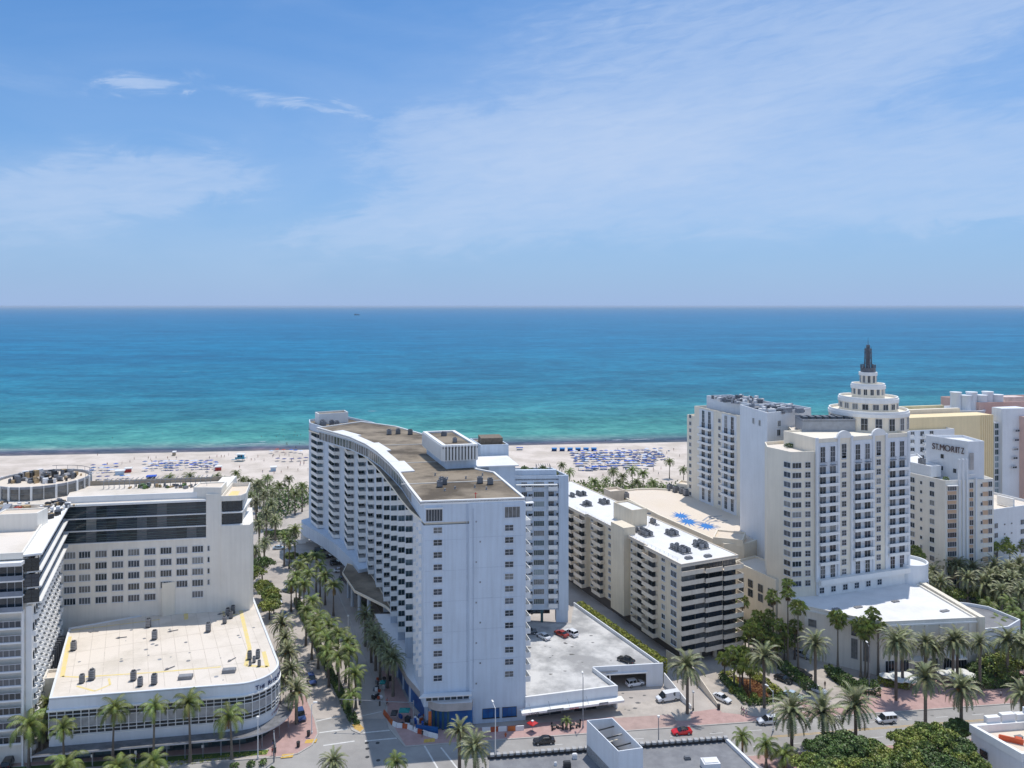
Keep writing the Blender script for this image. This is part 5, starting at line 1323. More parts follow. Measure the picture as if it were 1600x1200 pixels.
# pink and white tower with the round balcony and the three cylinders, farther back
K_ = thing('pink_hotel', 'pink hotel with white rooftop cylinders by the sea', 'building', (205, 330, 0))
block(K_, [(196, 322), (250, 330), (246, 352), (192, 344)], 2, 54.5, pink, roofcream, 1.0)
b = MB(); b.disc(192, 327, 8, 2, 50.6, 32); b.ring(192, 327, 7.6, 8.2, 50.6, 51.5, 32); b.build('round_bay', [white], K_)
gb = MB(); gb.ring(192, 327, 8.0, 8.12, 46.5, 49.6, 40, 150, 340); gb.build('curved_glazing', [glassg], K_)
for k, (x, y) in enumerate(((187.8, 325), (191.4, 324), (194.8, 325.5), (198.5, 324.8), (202.5, 327), (206.2, 326.2))):
    b = MB(); b.disc(x, y, 2.1, 49, 57.0 if k % 2 else 58.2, 20); b.disc(x, y, 2.3, 58.2 if not k % 2 else 57.0, 58.6 if not k % 2 else 57.4, 20); b.build('cylinder', [white], K_)
kf = Fr.line((250-50.5, 322.6), (250, 330)); kg = win('window', 2.4, 1.6, 2, 1, glassg)
b = MB(); b.box(214, 330, 54, 9, 6, 2.2, .1); b.build('roof_house', [mat('pink_light', (.78, .62, .56), .85)], K_)
k2 = thing('peach_apartment_block', 'peach striped block at the picture edge beside the white slab', 'building', (203, 300, 0))
b = MB(); pk = Fr.line((198.6, 297.5), (219, 302)); b.prism(rect(pk, 0, 20, 0, 15), 2, 52, 0); b.build('wall', [pink], k2)
for i in range(13): pk.put(win('window', 1.9, 1.7, 2, 1, glassg), 'window', k2, 2.2, 8+3.15*i, .02); pk.put(win('window', 1.9, 1.7, 2, 1, glassg), 'window', k2, 6.2, 8+3.15*i, .02)
# low white building with portholes
Q_ = thing('porthole_building', 'low white building with rows of small round portholes below the white slab', 'building', (180, 265, 0))
qf = Fr.line((163.8, 262.0), (186, 270.5))
qp = rect(qf, 0, 24, 0, 18); block(Q_, qp, 0, 25.5, white, roofcream, .8)
b = MB(); b.box(*qf.p(11.3, -3.5), 25, .7, 6, 3, qf.a); b.build('roof_fin', [whitepaint], Q_)
ph = MB(); ph.tube((0, -.08, 0), (0, 0, 0), .42, .42, 14, 0); ph.tube((0, -.1, 0), (0, -.02, 0), .3, .3, 14, 1); phm = ph.mesh('porthole', [frame_w, glass])
for i in range(6):
    z = 19-3.3*i
    qf.put(w1_, 'window', Q_, 1.8, z, .02)
    for u in (6.0, 9.4): qf.put(phm, 'porthole', Q_, u, z+.9, .02)
    for u in (14.6, 18.6): qf.put(w1_, 'window', Q_, u, z, .02)
# ================================================================ LEFT HOTEL
Ho = thing('beachfront_hotel', 'long white hotel on the left with three dark glass storeys over rows of small windows', 'building', (-95, 200, 0))
ma, mb_ = (-115.4, 198.3), (-74.5, 205.3)
MF = Fr.line(ma, mb_); MLN = math.hypot(mb_[0]-ma[0], mb_[1]-ma[1]); HH = 43.4
pil = MF.u(322); pe = MF.u(346)
body = [MF.p(-1, 0), MF.p(pe, 0), MF.p(pe, -22), MF.p(-6, -22)]
b = MB(); b.prism(body, 0, 33.4, 0, top=False); b.prism([MF.p(pil, 0), MF.p(pe, 0), MF.p(pe, -22), MF.p(pil, -22)], 33.4, 44.9, 0); b.build('wall', [hotelw], Ho)
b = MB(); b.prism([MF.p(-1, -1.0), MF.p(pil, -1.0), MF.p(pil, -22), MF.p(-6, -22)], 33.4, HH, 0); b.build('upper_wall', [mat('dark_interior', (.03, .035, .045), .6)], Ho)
b = MB(); b.prism([MF.p(-.5, 0), MF.p(pil, 0), MF.p(pil, -21.6), MF.p(-6, -21.6)], HH, HH+.3, 0, 1); b.build('roof', [hotelw, roofcream], Ho)
b = MB(); b.prism(rect(MF, -.5, pil, -.4, .6), HH-.3, HH+.25, 0); b.prism(rect(MF, 0, pil, 1.3, 1.7), HH+.3, HH+1.9, 0); b.build('roof_edge', [whitepaint], Ho)
# glazed storeys: slabs, panes and rails
for i in range(3):
    z = 33.5+3.22*i
    b = MB(); b.prism(rect(MF, -.5, pil, -.25, 1.0), z-.25, z, 0); b.build('floor_slab', [whitepaint], Ho)
    n = 14
    pm = MB(); w = pil/n; pm.box(0, -.02, 0, w-.06, .05, 2.75); pme = pm.mesh('glass_pane', [glass])
    for k in range(n): MF.put(pme, 'glass_pane', Ho, (k+.5)*w, z+.05, -.35)
    b = MB()
    for zz in (.55, 1.05, 1.9): b.prism(rect(MF, 0, pil, .18, .24), z+zz, z+zz+.07, 0)
    b.build('rail', [mat('green_rail', (.14, .22, .22), .5)], Ho)
hw = win('window', 2.75, 1.65, 4, 1, glass, frame_w, mull=.08); hw2 = win('window', 2.75, 1.65, 4, 1, curtain, frame_w, mull=.08); hws = win('small_window', .55, 1.35, 1, 1)
cols = (109.2, 132.5, 158.2, 184, 209.2, 234.5, 259.5, 284.5, 309)
for j in range(5):
    z = 29.8-2.99*j
    for k, q in enumerate(cols):
        if (j == 4 and k == 6) or (j == 4 and k == 7): continue
        MF.put(random.choice((hw, hw, hw2)), 'window', Ho, MF.u(q), z-.1, .02)
    if j < 4: MF.put(hws, 'small_window', Ho, MF.u(326), z+.1, .02)
# stair head
block(Ho, [MF.p(MF.u(300), -1.5), MF.p(pe, -.001), MF.p(pe, -7), MF.p(MF.u(302), -7)], HH+.3, 46.6, hotelw, roofcream2, .3, 'stair_head', 'stair_head_roof')
# right block: corner terrace, two glazed storeys, blank wall below
rb = [MF.p(pe, .35), MF.p(pe+7.3, .35), MF.p(pe+7.7, -3), MF.p(pe+5, -18), MF.p(pe, -18)]
b = MB(); b.prism(rb, 10, 36.4, 0); b.prism([MF.p(pe, -2.5), MF.p(pe+5, -2.5), MF.p(pe+4, -17), MF.p(pe, -17)], 36.4, 43, 0); b.build('end_wall', [hotelw], Ho)
for i, z in enumerate((36.6, 40.0)):
    b = MB(); b.prism([MF.p(pe, .2), MF.p(pe+5.4, .2), MF.p(pe+5.6, -14), MF.p(pe, -14)], z-.35, z, 0); b.build('floor_slab', [whitepaint], Ho)
    pm = win('glass_bay', 5.0, 2.7, 4, 3, glass, darkm, sill=False); MF.put(pm, 'glass_bay', Ho, pe+2.7, z+.1, -.6)
b = MB(); tp = [MF.p(pe, .5), MF.p(pe+5.0, .5), MF.p(pe+6.0, -2), MF.p(pe+5, -15), MF.p(pe, -15)]; b.prism(tp, 43, 43.4, 0, 1); parapet(b, tp, 43.4, 1.0, .2); b.prism([MF.p(pe+1, -3), MF.p(pe+3.6, -3), MF.p(pe+3.2, -9), MF.p(pe+1, -9)], 43.4, 43.43, 2); b.build('corner_terrace', [hotelw, roofcream2, ypaint2], Ho)
# left wing towards the avenue
lwf = Fr.line((-106.5+.0, 157.6), (-97.4, 159.2)); la_ = (-97.4, 159.2)
wp = [(-128, 153.8), (-99.2, 158.9), (-116.6, 197.8), (-150, 192)]
b = MB(); b.prism([(-128, 155.2), (-100.8, 160), (-117.5, 197.5), (-150, 193)], 0, 42.6, 0, top=False); b.build('wing_wall', [hotelw], Ho)
b = MB(); b.prism([(-128, 154.4), (-101.4, 159.2), (-118, 198.5), (-121, 220), (-160, 215)], 42.6, 43.0, 0, 1); parapet(b, [(-128, 154.4), (-101.4, 159.2), (-118, 198.5), (-160, 195)], 43, .9, .35); b.build('wing_roof', [hotelw, roofcream], Ho)
LFr = Fr.line((-128, 154.2), (-101.0, 158.9)); LLn = math.hypot(27, 4.7)
b = MB(); b.prism(rect(LFr, -1, LLn, -1.2, .6), 41.6, 42.3, 0); b.build('wing_eave', [whitepaint], Ho)
for i in range(3):
    z = 38.5-3.2*i
    b = MB(); b.prism(rect(LFr, 0, LLn, -.8, .3), z-.3, z, 0); b.build('balcony_slab', [whitepaint], Ho)
    b = MB(); b.prism(rect(LFr, 0, LLn, -.78, -.72), z, z+1.0, 0); b.build('glass_balustrade', [mat('clear_balustrade', (.22, .26, .32), .2)], Ho)
    for k in range(4): LFr.put(win('glass_wall', 5.8, 2.6, 4, 1, glass, frame_w, sill=False), 'glass_wall', Ho, LLn-3.2-6.4*k, z+.05, -.2)
for i in range(9):
    z = 28.6-2.98*i
    for k in range(4):
        LFr.put(win('ribbon_window', 5.6, 1.35, 5, 1, glass, frame_w, sill=True) if i == 0 and k == 0 else bpy.data.meshes[RIB], 'ribbon_window', Ho, LLn-3.3-6.3*k, z, .02) if i or k else None
        if i == 0 and k == 0:
            rbm = win('ribbon_window', 5.6, 1.35, 5, 1, glass, frame_w); RIB = rbm.name; LFr.put(rbm, 'ribbon_window', Ho, LLn-3.3, z, .02)
    b = MB(); b.prism(rect(LFr, 0, LLn, -.3, .02), z-.35, z-.12, 0); b.build('string_course', [whitepaint], Ho)
b = MB()
for k in range(5): X, Y = LFr.p(LLn-.1-6.3*k, .2); b.box(X, Y, 0, .35, .5, 31.8, LFr.a)
b.build('mullion_pier', [whitepaint], Ho)
# inner side of the wing: sloping slabs and the lattice of curved white units
IF = Fr.line((-100.6, 159.8), (-117.0, 198.2)); IL = math.hypot(16.4, 38.4)
b = MB(); b.prism(rect(IF, 0, IL, -.6, .5), 0, 32.5, 0); b.build('side_wall', [whitepaint], Ho)
for i in range(3):
    z = 33.2+3.25*i
    b = MB(); b.prism(rect(IF, 0, IL, -2.3, .3), z-.3, z+.05, 0); b.build('side_slab', [whitepaint], Ho)
    n = 9
    if i == 0: spm = win('side_pane', IL/n-.1, 2.8, 1, 1, glass, darkm, sill=False); SPN = spm.name
    for k in range(n): IF.put(spm, 'side_pane', Ho, (k+.5)*IL/n, z+.1, 1.0)
b = MB(); b.prism(rect(IF, 0, IL, -2.4, 1), 42.9, 43.3, 0); b.build('side_eave', [whitepaint], Ho)
e_ = Fr.line((-101.6, 159.4), (-98.4, 160.3))
for i in range(3): e_.put(win('end_pane', 2.8, 2.6, 2, 3, glass, darkm, sill=False), 'end_pane', Ho, 1.7, 33.4+3.25*i, .1)
cu = MB(); pr = [(-1.0, 0), (-.7, -.55), (0, -.8), (.7, -.55), (1.0, 0)]
for (x0, y0), (x1, y1) in zip(pr, pr[1:]): cu.prism([(x0, y0), (x1, y1), (x1*.85, y1+.2), (x0*.85, y0+.2)], 0, 1.1, 0)
cum = cu.mesh('lattice_unit', [whitepaint]); lg = win('slit_window', .9, 1.2, 1, 1, glass, darkm, sill=False)
for i in range(10):
    for k in range(15):
        u = 1.6+k*2.6+(1.3 if i % 2 else 0)
        if u < IL-.5: IF.put(cum, 'lattice_unit', Ho, u, 2.0+2.98*i, .6); IF.put(lg, 'slit_window', Ho, u, 3.3+2.98*i, .62)
# glazed drum on the roof
DR = (-132.2, 216.5); r_ = 12.0
b = MB(); b.disc(*DR, r_-.5, 42.9, 45.8, 40, 0); b.build('drum_core', [mat('drum_inside', (.24, .23, .21), .6)], Ho)
b = MB(); b.ring(*DR, r_-.35, r_-.22, 43.0, 46.3, 60, 150, 400); b.build('drum_glazing', [mat('drum_glass', (.17, .175, .17), .15, .3, .6, col2=(.09, .09, .085), spec=.7)], Ho)
b = MB(); b.disc(*DR, r_-.6, 45.8, 46.0, 40, 0, 1); b.ring(*DR, r_-.6, r_-.1, 46.0, 46.6, 60); b.build('drum_roof', [greym, roofcream2], Ho)
for k in range(26):
    a = R(150+k*360/26); b = MB(); b.box(DR[0]+(r_-.1)*math.cos(a), DR[1]+(r_-.1)*math.sin(a), 43, .5 if k % 2 == 0 else .14, .5, 3.7, a+1.57); b.build('drum_post', [whitepaint], Ho)
b = MB(); b.ring(*DR, r_-.35, r_-.15, 44.7, 44.8, 60, 150, 400); b.build('drum_rail', [greym], Ho)
b = MB(); b.ring(*DR, r_-.1, r_+.0, 47.6, 47.72, 48, 0, 110)
for k in range(8): a = R(k*15); b.tube((DR[0]+r_*math.cos(a), DR[1]+r_*math.sin(a), 46.6), (DR[0]+r_*math.cos(a), DR[1]+r_*math.sin(a), 47.7), .05, .05, 4)
b.build('drum_handrail', [greym], Ho)
# roof works
block(Ho, [(-119, 176.5), (-110, 178), (-110.6, 183), (-119.8, 181.6)], 43.0, 47.0, hotelw, roofcream2, .3, 'roof_house', 'roof_house_top')
def clutter(name, label, x0, x1, y0, y1, z, n, mats, smax=2.2, hmax=1.5):
    b = MB()
    for k in range(n):
        x, y = random.uniform(x0, x1), random.uniform(y0, y1); b.box(x-x0, y-y0, 0, random.uniform(.3, smax), random.uniform(.3, smax*.7), random.uniform(.2, hmax), random.uniform(0, 3.1), random.randrange(len(mats)))
    o = inst(b.mesh(name, mats), name, None, x0, y0, z); return tag(o, label, 'building material', kind='stuff')
lum = mat('timber_stack', (.50, .36, .20), .9, .2, 1)
clutter('roof_materials', 'building materials scattered over the left hotel roof', -146, -122, 172, 200, 43.02, 190, [lum, orange, greym, roofwhite, steel, darkm, lum])
clutter('roof_materials', 'pale building rubble beside the glazed drum on the left hotel', -121, -112, 186, 204, 43.31, 90, [lum, roofwhite, steel, darkm, roofcream2], 1.6, 1.2)
clutter('roof_materials', 'building materials heaped on top of the glazed drum', -140, -124, 212, 223, 46.0, 90, [lum, greym, roofwhite, darkm, steel], 1.8, 2.0)
for k, (x, y, L_) in enumerate(((-124.5, 188, 14), (-121.3, 186, 9))):
    b = MB(); b.box(0, 0, .8, 1.5, L_, 1.1, .42); 
    for j in range(4): b.box(-(j-1.5)*L_/4*.41, (j-1.5)*L_/4*.91, 0, 1.7, .2, .8, .42)
    tag(inst(b.mesh('air_duct', greym), 'air_duct', None, x, y, 43.02), ('long' if k == 0 else 'shorter')+' grey air duct running across the left hotel roof', 'air duct')
# pergola along the roof of the main wing
t = thing('roof_pergola', 'grey steel pergola frame along the rear roof of the left hotel', 'pergola', (*MF.p(12, -16), HH+.3))
for k in range(22): 
    b = MB(); b.box(*MF.p(4+k*1.35, -16), HH+.3, .12, .12, 2.2, MF.a); b.box(*MF.p(4+k*1.35, -17.5), HH+2.5, .12, 4, .15, MF.a); b.build('frame', [greym], t)
b = MB(); b.box(*MF.p(18, -16), HH+2.35, 30, .15, .15, MF.a); b.build('beam', [greym], t)
b = MB(); b.box(*MF.p(16, -21.5), HH+.3, 42, .3, 1.3, MF.a); tag(b.build('roof_fence', mat('tan_fence', (.38, .33, .26), .9), off=MF.p(16, -21.5)+(HH,)), 'tan screen fence along the beach edge of the left hotel roof', 'fence')
clutter('roof_materials', 'benches and planters along the rear roof of the left hotel', -108, -84, 215.5, 219.5, HH+.32, 60, [greym, steel, lum, f_dark], 1.4, 1.0)
b = MB(); b.tube((0, 0, 0), (0, 0, 4.5), .05, .03, 5); b.box(0, 0, 3.6, .8, .05, .3); tag(inst(b.mesh('roof_antenna', greym), 'roof_antenna', None, *MF.p(MF.u(318), -4), 46.3), 'thin aerial on the stair head of the left hotel', 'antenna')
# ================================================================ LOW CURVED-CORNER BUILDING
Lo = thing('low_curved_building', 'low white building with a rounded corner, louvred bands and a sandy flat roof', 'building', (-75, 185, 0))
RH = 13.8
lf, rf_, rb_, lb_ = (-95.8, 158.9), (-49.0, 166.6), (-72.8, 215.6), (-111.8, 193.7)
def round_corner(A, C, B, r, n=9):
    """fillet of corner C between A and B"""
    A, C, B = Vector(A), Vector(C), Vector(B); d1, d2 = (A-C).normalized(), (B-C).normalized(); th = d1.angle(d2); t = r/math.tan(th/2)
    p1, p2 = C+d1*t, C+d2*t; bis = (d1+d2).normalized(); o = C+bis*(r/math.sin(th/2)); v1, v2 = p1-o, p2-o; out = []
    a1 = math.atan2(v1.y, v1.x); a2 = math.atan2(v2.y, v2.x); da = (a2-a1+math.pi) % (2*math.pi)-math.pi
    for k in range(n+1): a = a1+da*k/n; out.append((o.x+r*math.cos(a), o.y+r*math.sin(a)))
    return out
arc = round_corner(lf, rf_, rb_, 7.5, 12)
lp = [lf]+arc+[rb_, lb_]
def offset_poly(pts, d): 
    n = len(pts); out = []
    for i in range(n):
        a, c, e = Vector(pts[i-1]), Vector(pts[i]), Vector(pts[(i+1) % n]); d1, d2 = (c-a).normalized(), (e-c).normalized(); n1, n2 = Vector((d1.y, -d1.x)), Vector((d2.y, -d2.x)); s = n1+n2; s = s/max(.4, s.length_squared/2); q = c+s*d; out.append((q.x, q.y))
    return out
b = MB(); b.prism(lp, 3.6, RH-.3, 0, top=False); parapet(b, lp, RH-.3, .32, .45); b.build('wall', [white], Lo)
b = MB(); b.prism(lp, RH-.35, RH-.22, 0); b.build('roof', [roofcream], Lo)
b = MB(); b.prism(offset_poly(lp, -1.4), 0, 3.6, 0); b.build('shop_front', [mat('dark_shop_front', (.05, .07, .075), .4)], Lo)
b = MB(); ol = offset_poly(lp, .45); b.prism(ol, 11.1, 11.35, 0); b.build('upper_ledge', [whitepaint], Lo)
b = MB(); b.prism(offset_poly(lp, .14), 5.6, 5.75, 0); b.build('lower_ledge', [whitepaint], Lo)
# canopy over the pavement
front = [lf]+arc+[(arc[-1][0]-.41*14, arc[-1][1]+.91*14)]
fo = offset_poly(lp, 3.0)[:len(arc)+1]; fi = offset_poly(lp, -.4)[:len(arc)+1]
b = MB(); b.prism(fo+fi[::-1], 3.45, 3.75, 1, 0); b.build('canopy', [mat('canopy_top', (.22, .22, .23), .9, .2, .6), mat('canopy_edge', (.55, .56, .58), .7)], Lo)
# louvre bands: frames with dark slots, around the curve
path = front; segs = []; 
for p, q in zip(path, path[1:]):
    L = math.hypot(q[0]-p[0], q[1]-p[1]); segs.append((p, q, L))
acc = 0; stepw = 1.55; tot = sum(s[2] for s in segs)
def along(d):
    for p, q, L in segs:
        if d <= L: t = d/L; return (p[0]+(q[0]-p[0])*t, p[1]+(q[1]-p[1])*t, math.atan2(q[1]-p[1], q[0]-p[0]))
        d -= L
    p, q, L = segs[-1]; return (*q, math.atan2(q[1]-p[1], q[0]-p[0]))
lv_ = MB()
lv_.box(-stepw/2, -.12, 0, .12, .26, 5.05)
for z in (0, .72, 1.44, 3.45, 4.2, 4.95): lv_.box(0, -.10, z, stepw, .22, .09)
for z in (.12, .86, 3.6, 4.35): lv_.box(0, -.03, z, stepw-.16, .05, .52, 0, 1)
lv_.box(0, -.035, 1.56, stepw-.14, .06, 1.86, 0, 2)
lvm = lv_.mesh('louvre_bay', [whitepaint, darkm, mat('obscured_glazing', (.42, .42, .42), .5, .15, 1)])
n = int(tot/stepw)
for k in range(n):
    x, y, a = along((k+.5)*stepw); inst(lvm, 'louvre_bay', Lo, x, y, 5.95, a)
# shop posts
for k in range(16):
    x, y, a = along(2+k*3.6); b = MB(); X, Y = x+math.sin(a)*-1.1*-1, y-math.cos(a)*-1.1*-1
    b.box(x-math.sin(a)*-2.2, y+math.cos(a)*-2.2, 0, .14, .14, 3.45, a); b.build('canopy_post', [greym], Lo)
for k in range(14):
    x, y, a = along(2.2+k*3.9); inst(win('shop_window', 3.2, 2.5, 2, 1, glassg, darkm, sill=False) if k == 0 else bpy.data.meshes[SWN], 'shop_window', Lo, x-math.sin(a)*1.35, y+math.cos(a)*1.35, .4, a) if k else None
    if k == 0: swn_ = win('shop_window', 3.2, 2.5, 2, 1, glassg, darkm, sill=False); SWN = swn_.name
# sign along the curve
navy = mat('navy_sign', (.01, .03, .12), .5)
txt = "THE RITZ-CARLTON"; d0 = math.hypot(arc[0][0]-lf[0], arc[0][1]-lf[1])+3.6
d = d0
for i, ch in enumerate(txt):
    big_ = ch in 'TRC' and (i in (0, 4, 9)); sz = 1.35 if big_ else 1.05
    if ch == ' ': d += .55; continue
    x, y, a = along(d); t_ = text('letter', ch, sz, .08, navy, Lo, (x+math.sin(a)*.2, y-math.cos(a)*.2, 11.75), a); d += (sz*.66 if ch not in 'I-' else sz*.38)+.06
for ch_i, ch in enumerate("SHOPPES"):
    x, y, a = along(d0+4.2+ch_i*.75); text('letter', ch, .8, .03, mat('rose_sign', (.40, .20, .24), .6), Lo, (x+math.sin(a)*.08, y-math.cos(a)*.08, 4.5), a)
# roof details
def rp2(px_, py_): return at(px_, py_, RH-.22)
b = MB()
def band_(pts, w):
    P = [rp2(*q) for q in pts]
    for q0, q1 in zip(P, P[1:]):
        a = math.atan2(q1.y-q0.y, q1.x-q0.x); dx, dy = -math.sin(a)*w/2, math.cos(a)*w/2
        b.prism([(q0.x-dx, q0.y-dy), (q1.x-dx, q1.y-dy), (q1.x+dx, q1.y+dy), (q0.x+dx, q0.y+dy)], RH-.23, RH-.20, 0)
band_([(109, 995), (97, 1058)], .9); band_([(97, 1057), (125, 1058), (250, 1050), (345, 1042)], .5); band_([(120, 1072), (148, 1080), (172, 1070), (170, 1060)], .45)
band_([(374, 945), (390, 1013), (384, 1040), (418, 1042), (412, 1018)], .9); band_([(290, 945), (291, 968)], 1.0); band_([(347, 945), (350, 962), (372, 960)], .6); band_([(112, 985), (250, 968)], .4)
b.build('yellow_band', [ypaint2], Lo)
for k, (px_, py_, s_) in enumerate(((115, 1016, 1.75), (232, 980, 1.75), (241.5, 999, 1.8), (325.5, 987, 1.8), (128, 1067, 1.5), (143.5, 1062, 1.8), (208.5, 1063, 1.7), (219, 1072, 1.55), (241, 1069, 1.75), (356, 962, 1.6), (364, 958, 1.6), (351, 974, 1.5), (361, 966, 1.4), (390, 1030, 1.5), (403, 1028, 1.5), (397, 1035, 1.1), (391, 1040, .9), (405, 1041, 1.1))):
    p = rp2(px_, py_)
    lab = ('lone grey box unit by the left edge of the sandy roof', 'rear of the two units near the middle of the back edge', 'front of the two units near the middle of the back edge', 'lone grey unit right of the middle of the sandy roof', 'left unit inside the yellow frame at the front left', 'right unit inside the yellow frame at the front left', 'left of three units along the front edge', 'lower middle one of three units along the front edge', 'right of three units along the front edge', 'left one in the cluster at the back right', 'right one in the cluster at the back right', 'front one in the cluster at the back right', 'middle one in the cluster at the back right', 'left unit in the yellow frame near the rounded corner', 'right unit in the yellow frame near the rounded corner', 'small box between the units near the rounded corner', 'smallest white box before the units near the rounded corner', 'white box at the right of the units near the rounded corner')[k]
    condenser(lab, p.x, p.y, RH-.22, s_*.62, .18, 'units on the sandy roof', s_*1.05)
seam = mat('roof_seam', (.66, .58, .49), .9, .1, 1)
for k in range(1, 15):
    t_ = k/15; p0 = (lf[0]+(rf_[0]-lf[0])*t_, lf[1]+(rf_[1]-lf[1])*t_+1.2); p1 = (lb_[0]+(rb_[0]-lb_[0])*t_, lb_[1]+(rb_[1]-lb_[1])*t_-.8)
    a_ = math.atan2(p1[1]-p0[1], p1[0]-p0[0]); b = MB(); b.box((p0[0]+p1[0])/2, (p0[1]+p1[1])/2, RH-.222, math.hypot(p1[0]-p0[0], p1[1]-p0[1])-1.5, .14, .012, a_); b.build('roof_seam', [seam], Lo)
for k in range(1, 5):
    t_ = k/5; p0 = (lf[0]+(lb_[0]-lf[0])*t_+.8, lf[1]+(lb_[1]-lf[1])*t_); p1 = (rf_[0]+(rb_[0]-rf_[0])*t_-2.5, rf_[1]+(rb_[1]-rf_[1])*t_)
    a_ = math.atan2(p1[1]-p0[1], p1[0]-p0[0]); b = MB(); b.box((p0[0]+p1[0])/2, (p0[1]+p1[1])/2, RH-.219, math.hypot(p1[0]-p0[0], p1[1]-p0[1])-1.5, .14, .012, a_); b.build('roof_seam', [seam], Lo)
for k in range(26):
    x, y = random.uniform(-100, -62), random.uniform(166, 196); b = MB(); r0_ = random.uniform(.15, .5); b.disc(x, y, r0_, RH-.222, RH-.205+.002*(k % 5), 9)
    if -95 < x+.43*(y-160) < -50+.43*(y-160)-3: b.build('roof_patch', [roofgrey if k % 3 else greym], Lo)
for k, (px_, py_, w_) in enumerate(((290, 1060, 2.9), (358, 1050, 2.8))):
    p = rp2(px_, py_); b = MB(); b.box(0, 0, 0, w_, 1.5, .7, .16, 0); b.box(0, 0, .7, w_-.3, 1.2, .05, .16, 1)
    tag(inst(b.mesh('skylight', [roofgrey, greym]), 'skylight', None, p.x, p.y, RH-.22), ('pale' if k == 0 else 'dark')+' long skylight box near the front edge of the sandy roof', 'skylight')
for k, (px_, py_) in enumerate(((138, 988), (181, 998), (262, 988), (340, 961), (257, 1048), (356, 1035))):
    p = rp2(px_, py_); b = MB(); b.tube((0, 0, .15), (2.4, .3, .15), .1, .1, 5); b.box(.6, .1, 0, .5, .5, .3)
    tag(inst(b.mesh('roof_pipe', roofgrey), 'roof_pipe', None, p.x, p.y, RH-.22, .2*k), ('first pipe piece from the left, near the back edge of the sandy roof', 'small pipe piece in the left half of the sandy roof', 'pipe piece behind the middle units of the sandy roof', 'short pipe piece before the back right cluster', 'rust coloured pipe piece near the middle of the front edge', 'pipe piece beside the dark skylight')[k], 'pipe')
# rear alley parts and lift tower
block(Lo, [lb_, (lb_[0]-2, lb_[1]+4), (rb_[0]-5, rb_[1]+2), rb_], 0, 11.5, hotelw, roofgrey, .4, 'rear_wall', 'rear_roof')
block(Lo, [xy(253, 962, RH), xy(273, 959, RH), (xy(273, 959, RH)[0]-1.5, xy(273, 959, RH)[1]+4), (xy(253, 962, RH)[0]-1.5, xy(253, 962, RH)[1]+4)], RH-.3, 22.2, cream, roofcream, .3, 'lift_tower', 'lift_tower_roof')
p = at(263, 945, RH); 
for k, (px_, h_) in enumerate(((290, 4.5), (297, 5.5), (282, 3.0))):
    p = at(px_, 935, RH); b = MB(); b.tube((0, 0, 0), (0, 0, h_), .75, .75, 10); b.tube((0, 0, h_), (1.3, 0, h_+.5), .7, .6, 8)
    tag(inst(b.mesh('exhaust_duct', steel), 'exhaust_duct', None, p.x, p.y, RH-.2), ('middle', 'tallest', 'shortest')[k]+' grey exhaust duct against the left hotel wall behind the lift tower', 'duct')
block(Lo, [(-104.5, 171), (-99.8, 171.8), (-101.4, 176.2), (-106.2, 175.4)], 0, 12.0, hotelw, roofcream, .6, 'side_house', 'side_house_roof')
b = MB()
for k in range(9): b.box(-109.5-k*.75*.5, 180+k*1.4, 0, 2.6, .25, 13.2-.05*k, .2)
b.build('louvre_slats', [steel], Lo)

# ================================================================ NEAR SIDE OF THE AVENUE
N1 = thing('near_building', 'grey flat roofed building with a white parapet along the near side of the avenue', 'building', (30, 145, 0))
ga, gb2 = (-4.4, 148.1), (43.3, 154.2)
NR = Fr.line(ga, gb2)
npoly = [ga, gb2, (54, 134), (48, 118), (-12, 112)]
npoly = [ga, gb2, (50.5, 139.5), (54, 120), (-2, 112)]
b = MB(); b.prism(npoly, 0, 7.5, 0, top=False); b.build('wall', [white], N1)
b = MB(); b.prism(npoly, 7.3, 7.5, 0); b.build('roof', [roofgrey], N1)
b = MB(); b.prism(rect(NR, -.3, 47.6, 0, .5), 7.5, 8.1, 0); b.build('parapet', [darkm], N1)
dn = MB(); dn.box(0, 0, 0, .75, .8, .38); dnm = dn.mesh('dentil', [mat('dentil_render', (.45, .44, .43), .9)])
for k in range(39):
    if not (14.6 < -4.4+k*1.24 < 24.5): NR.put(dnm, 'dentil', N1, .6+k*1.24, 8.1, -.2)
e2 = Fr.line(gb2, (54, 120)); b = MB(); b.prism(rect(e2, 0, 36, -.5, 0), 6.8, 8.2, 0); b.build('side_parapet', [roofwhite], N1)
hb = [(14.6, 150.0), (19.7, 150.9), (24.0, 140.6), (19.3, 139.5)]
b = MB(); parapet(b, hb, 7.4, 6.7, .18); b.build('sign_box', [white], N1)
b = MB(); b.prism(hb, 7.45, 9.4, 0); b.build('box_floor', [roofbrown], N1)
hbf = Fr.line((14.6, 150), (19.3, 139.5))
for k, v in enumerate((2.2, 5.2, 8.4)):
    b = MB(); p0, p1 = hbf.p(v, -.2), hbf.p(v, -4.8); b.tube((*p0, 12.9), (*p1, 12.9), .13, .13, 5); b.build('brace', [darkm], N1)
b = MB(); b.tube((*hbf.p(3.2, -.4), 11.5), (*hbf.p(5.5, -4.6), 13.2), .1, .1, 5); b.tube((*hbf.p(6.6, -.4), 13), (*hbf.p(4.4, -4.5), 11.6), .1, .1, 5); b.build('brace', [cream], N1)
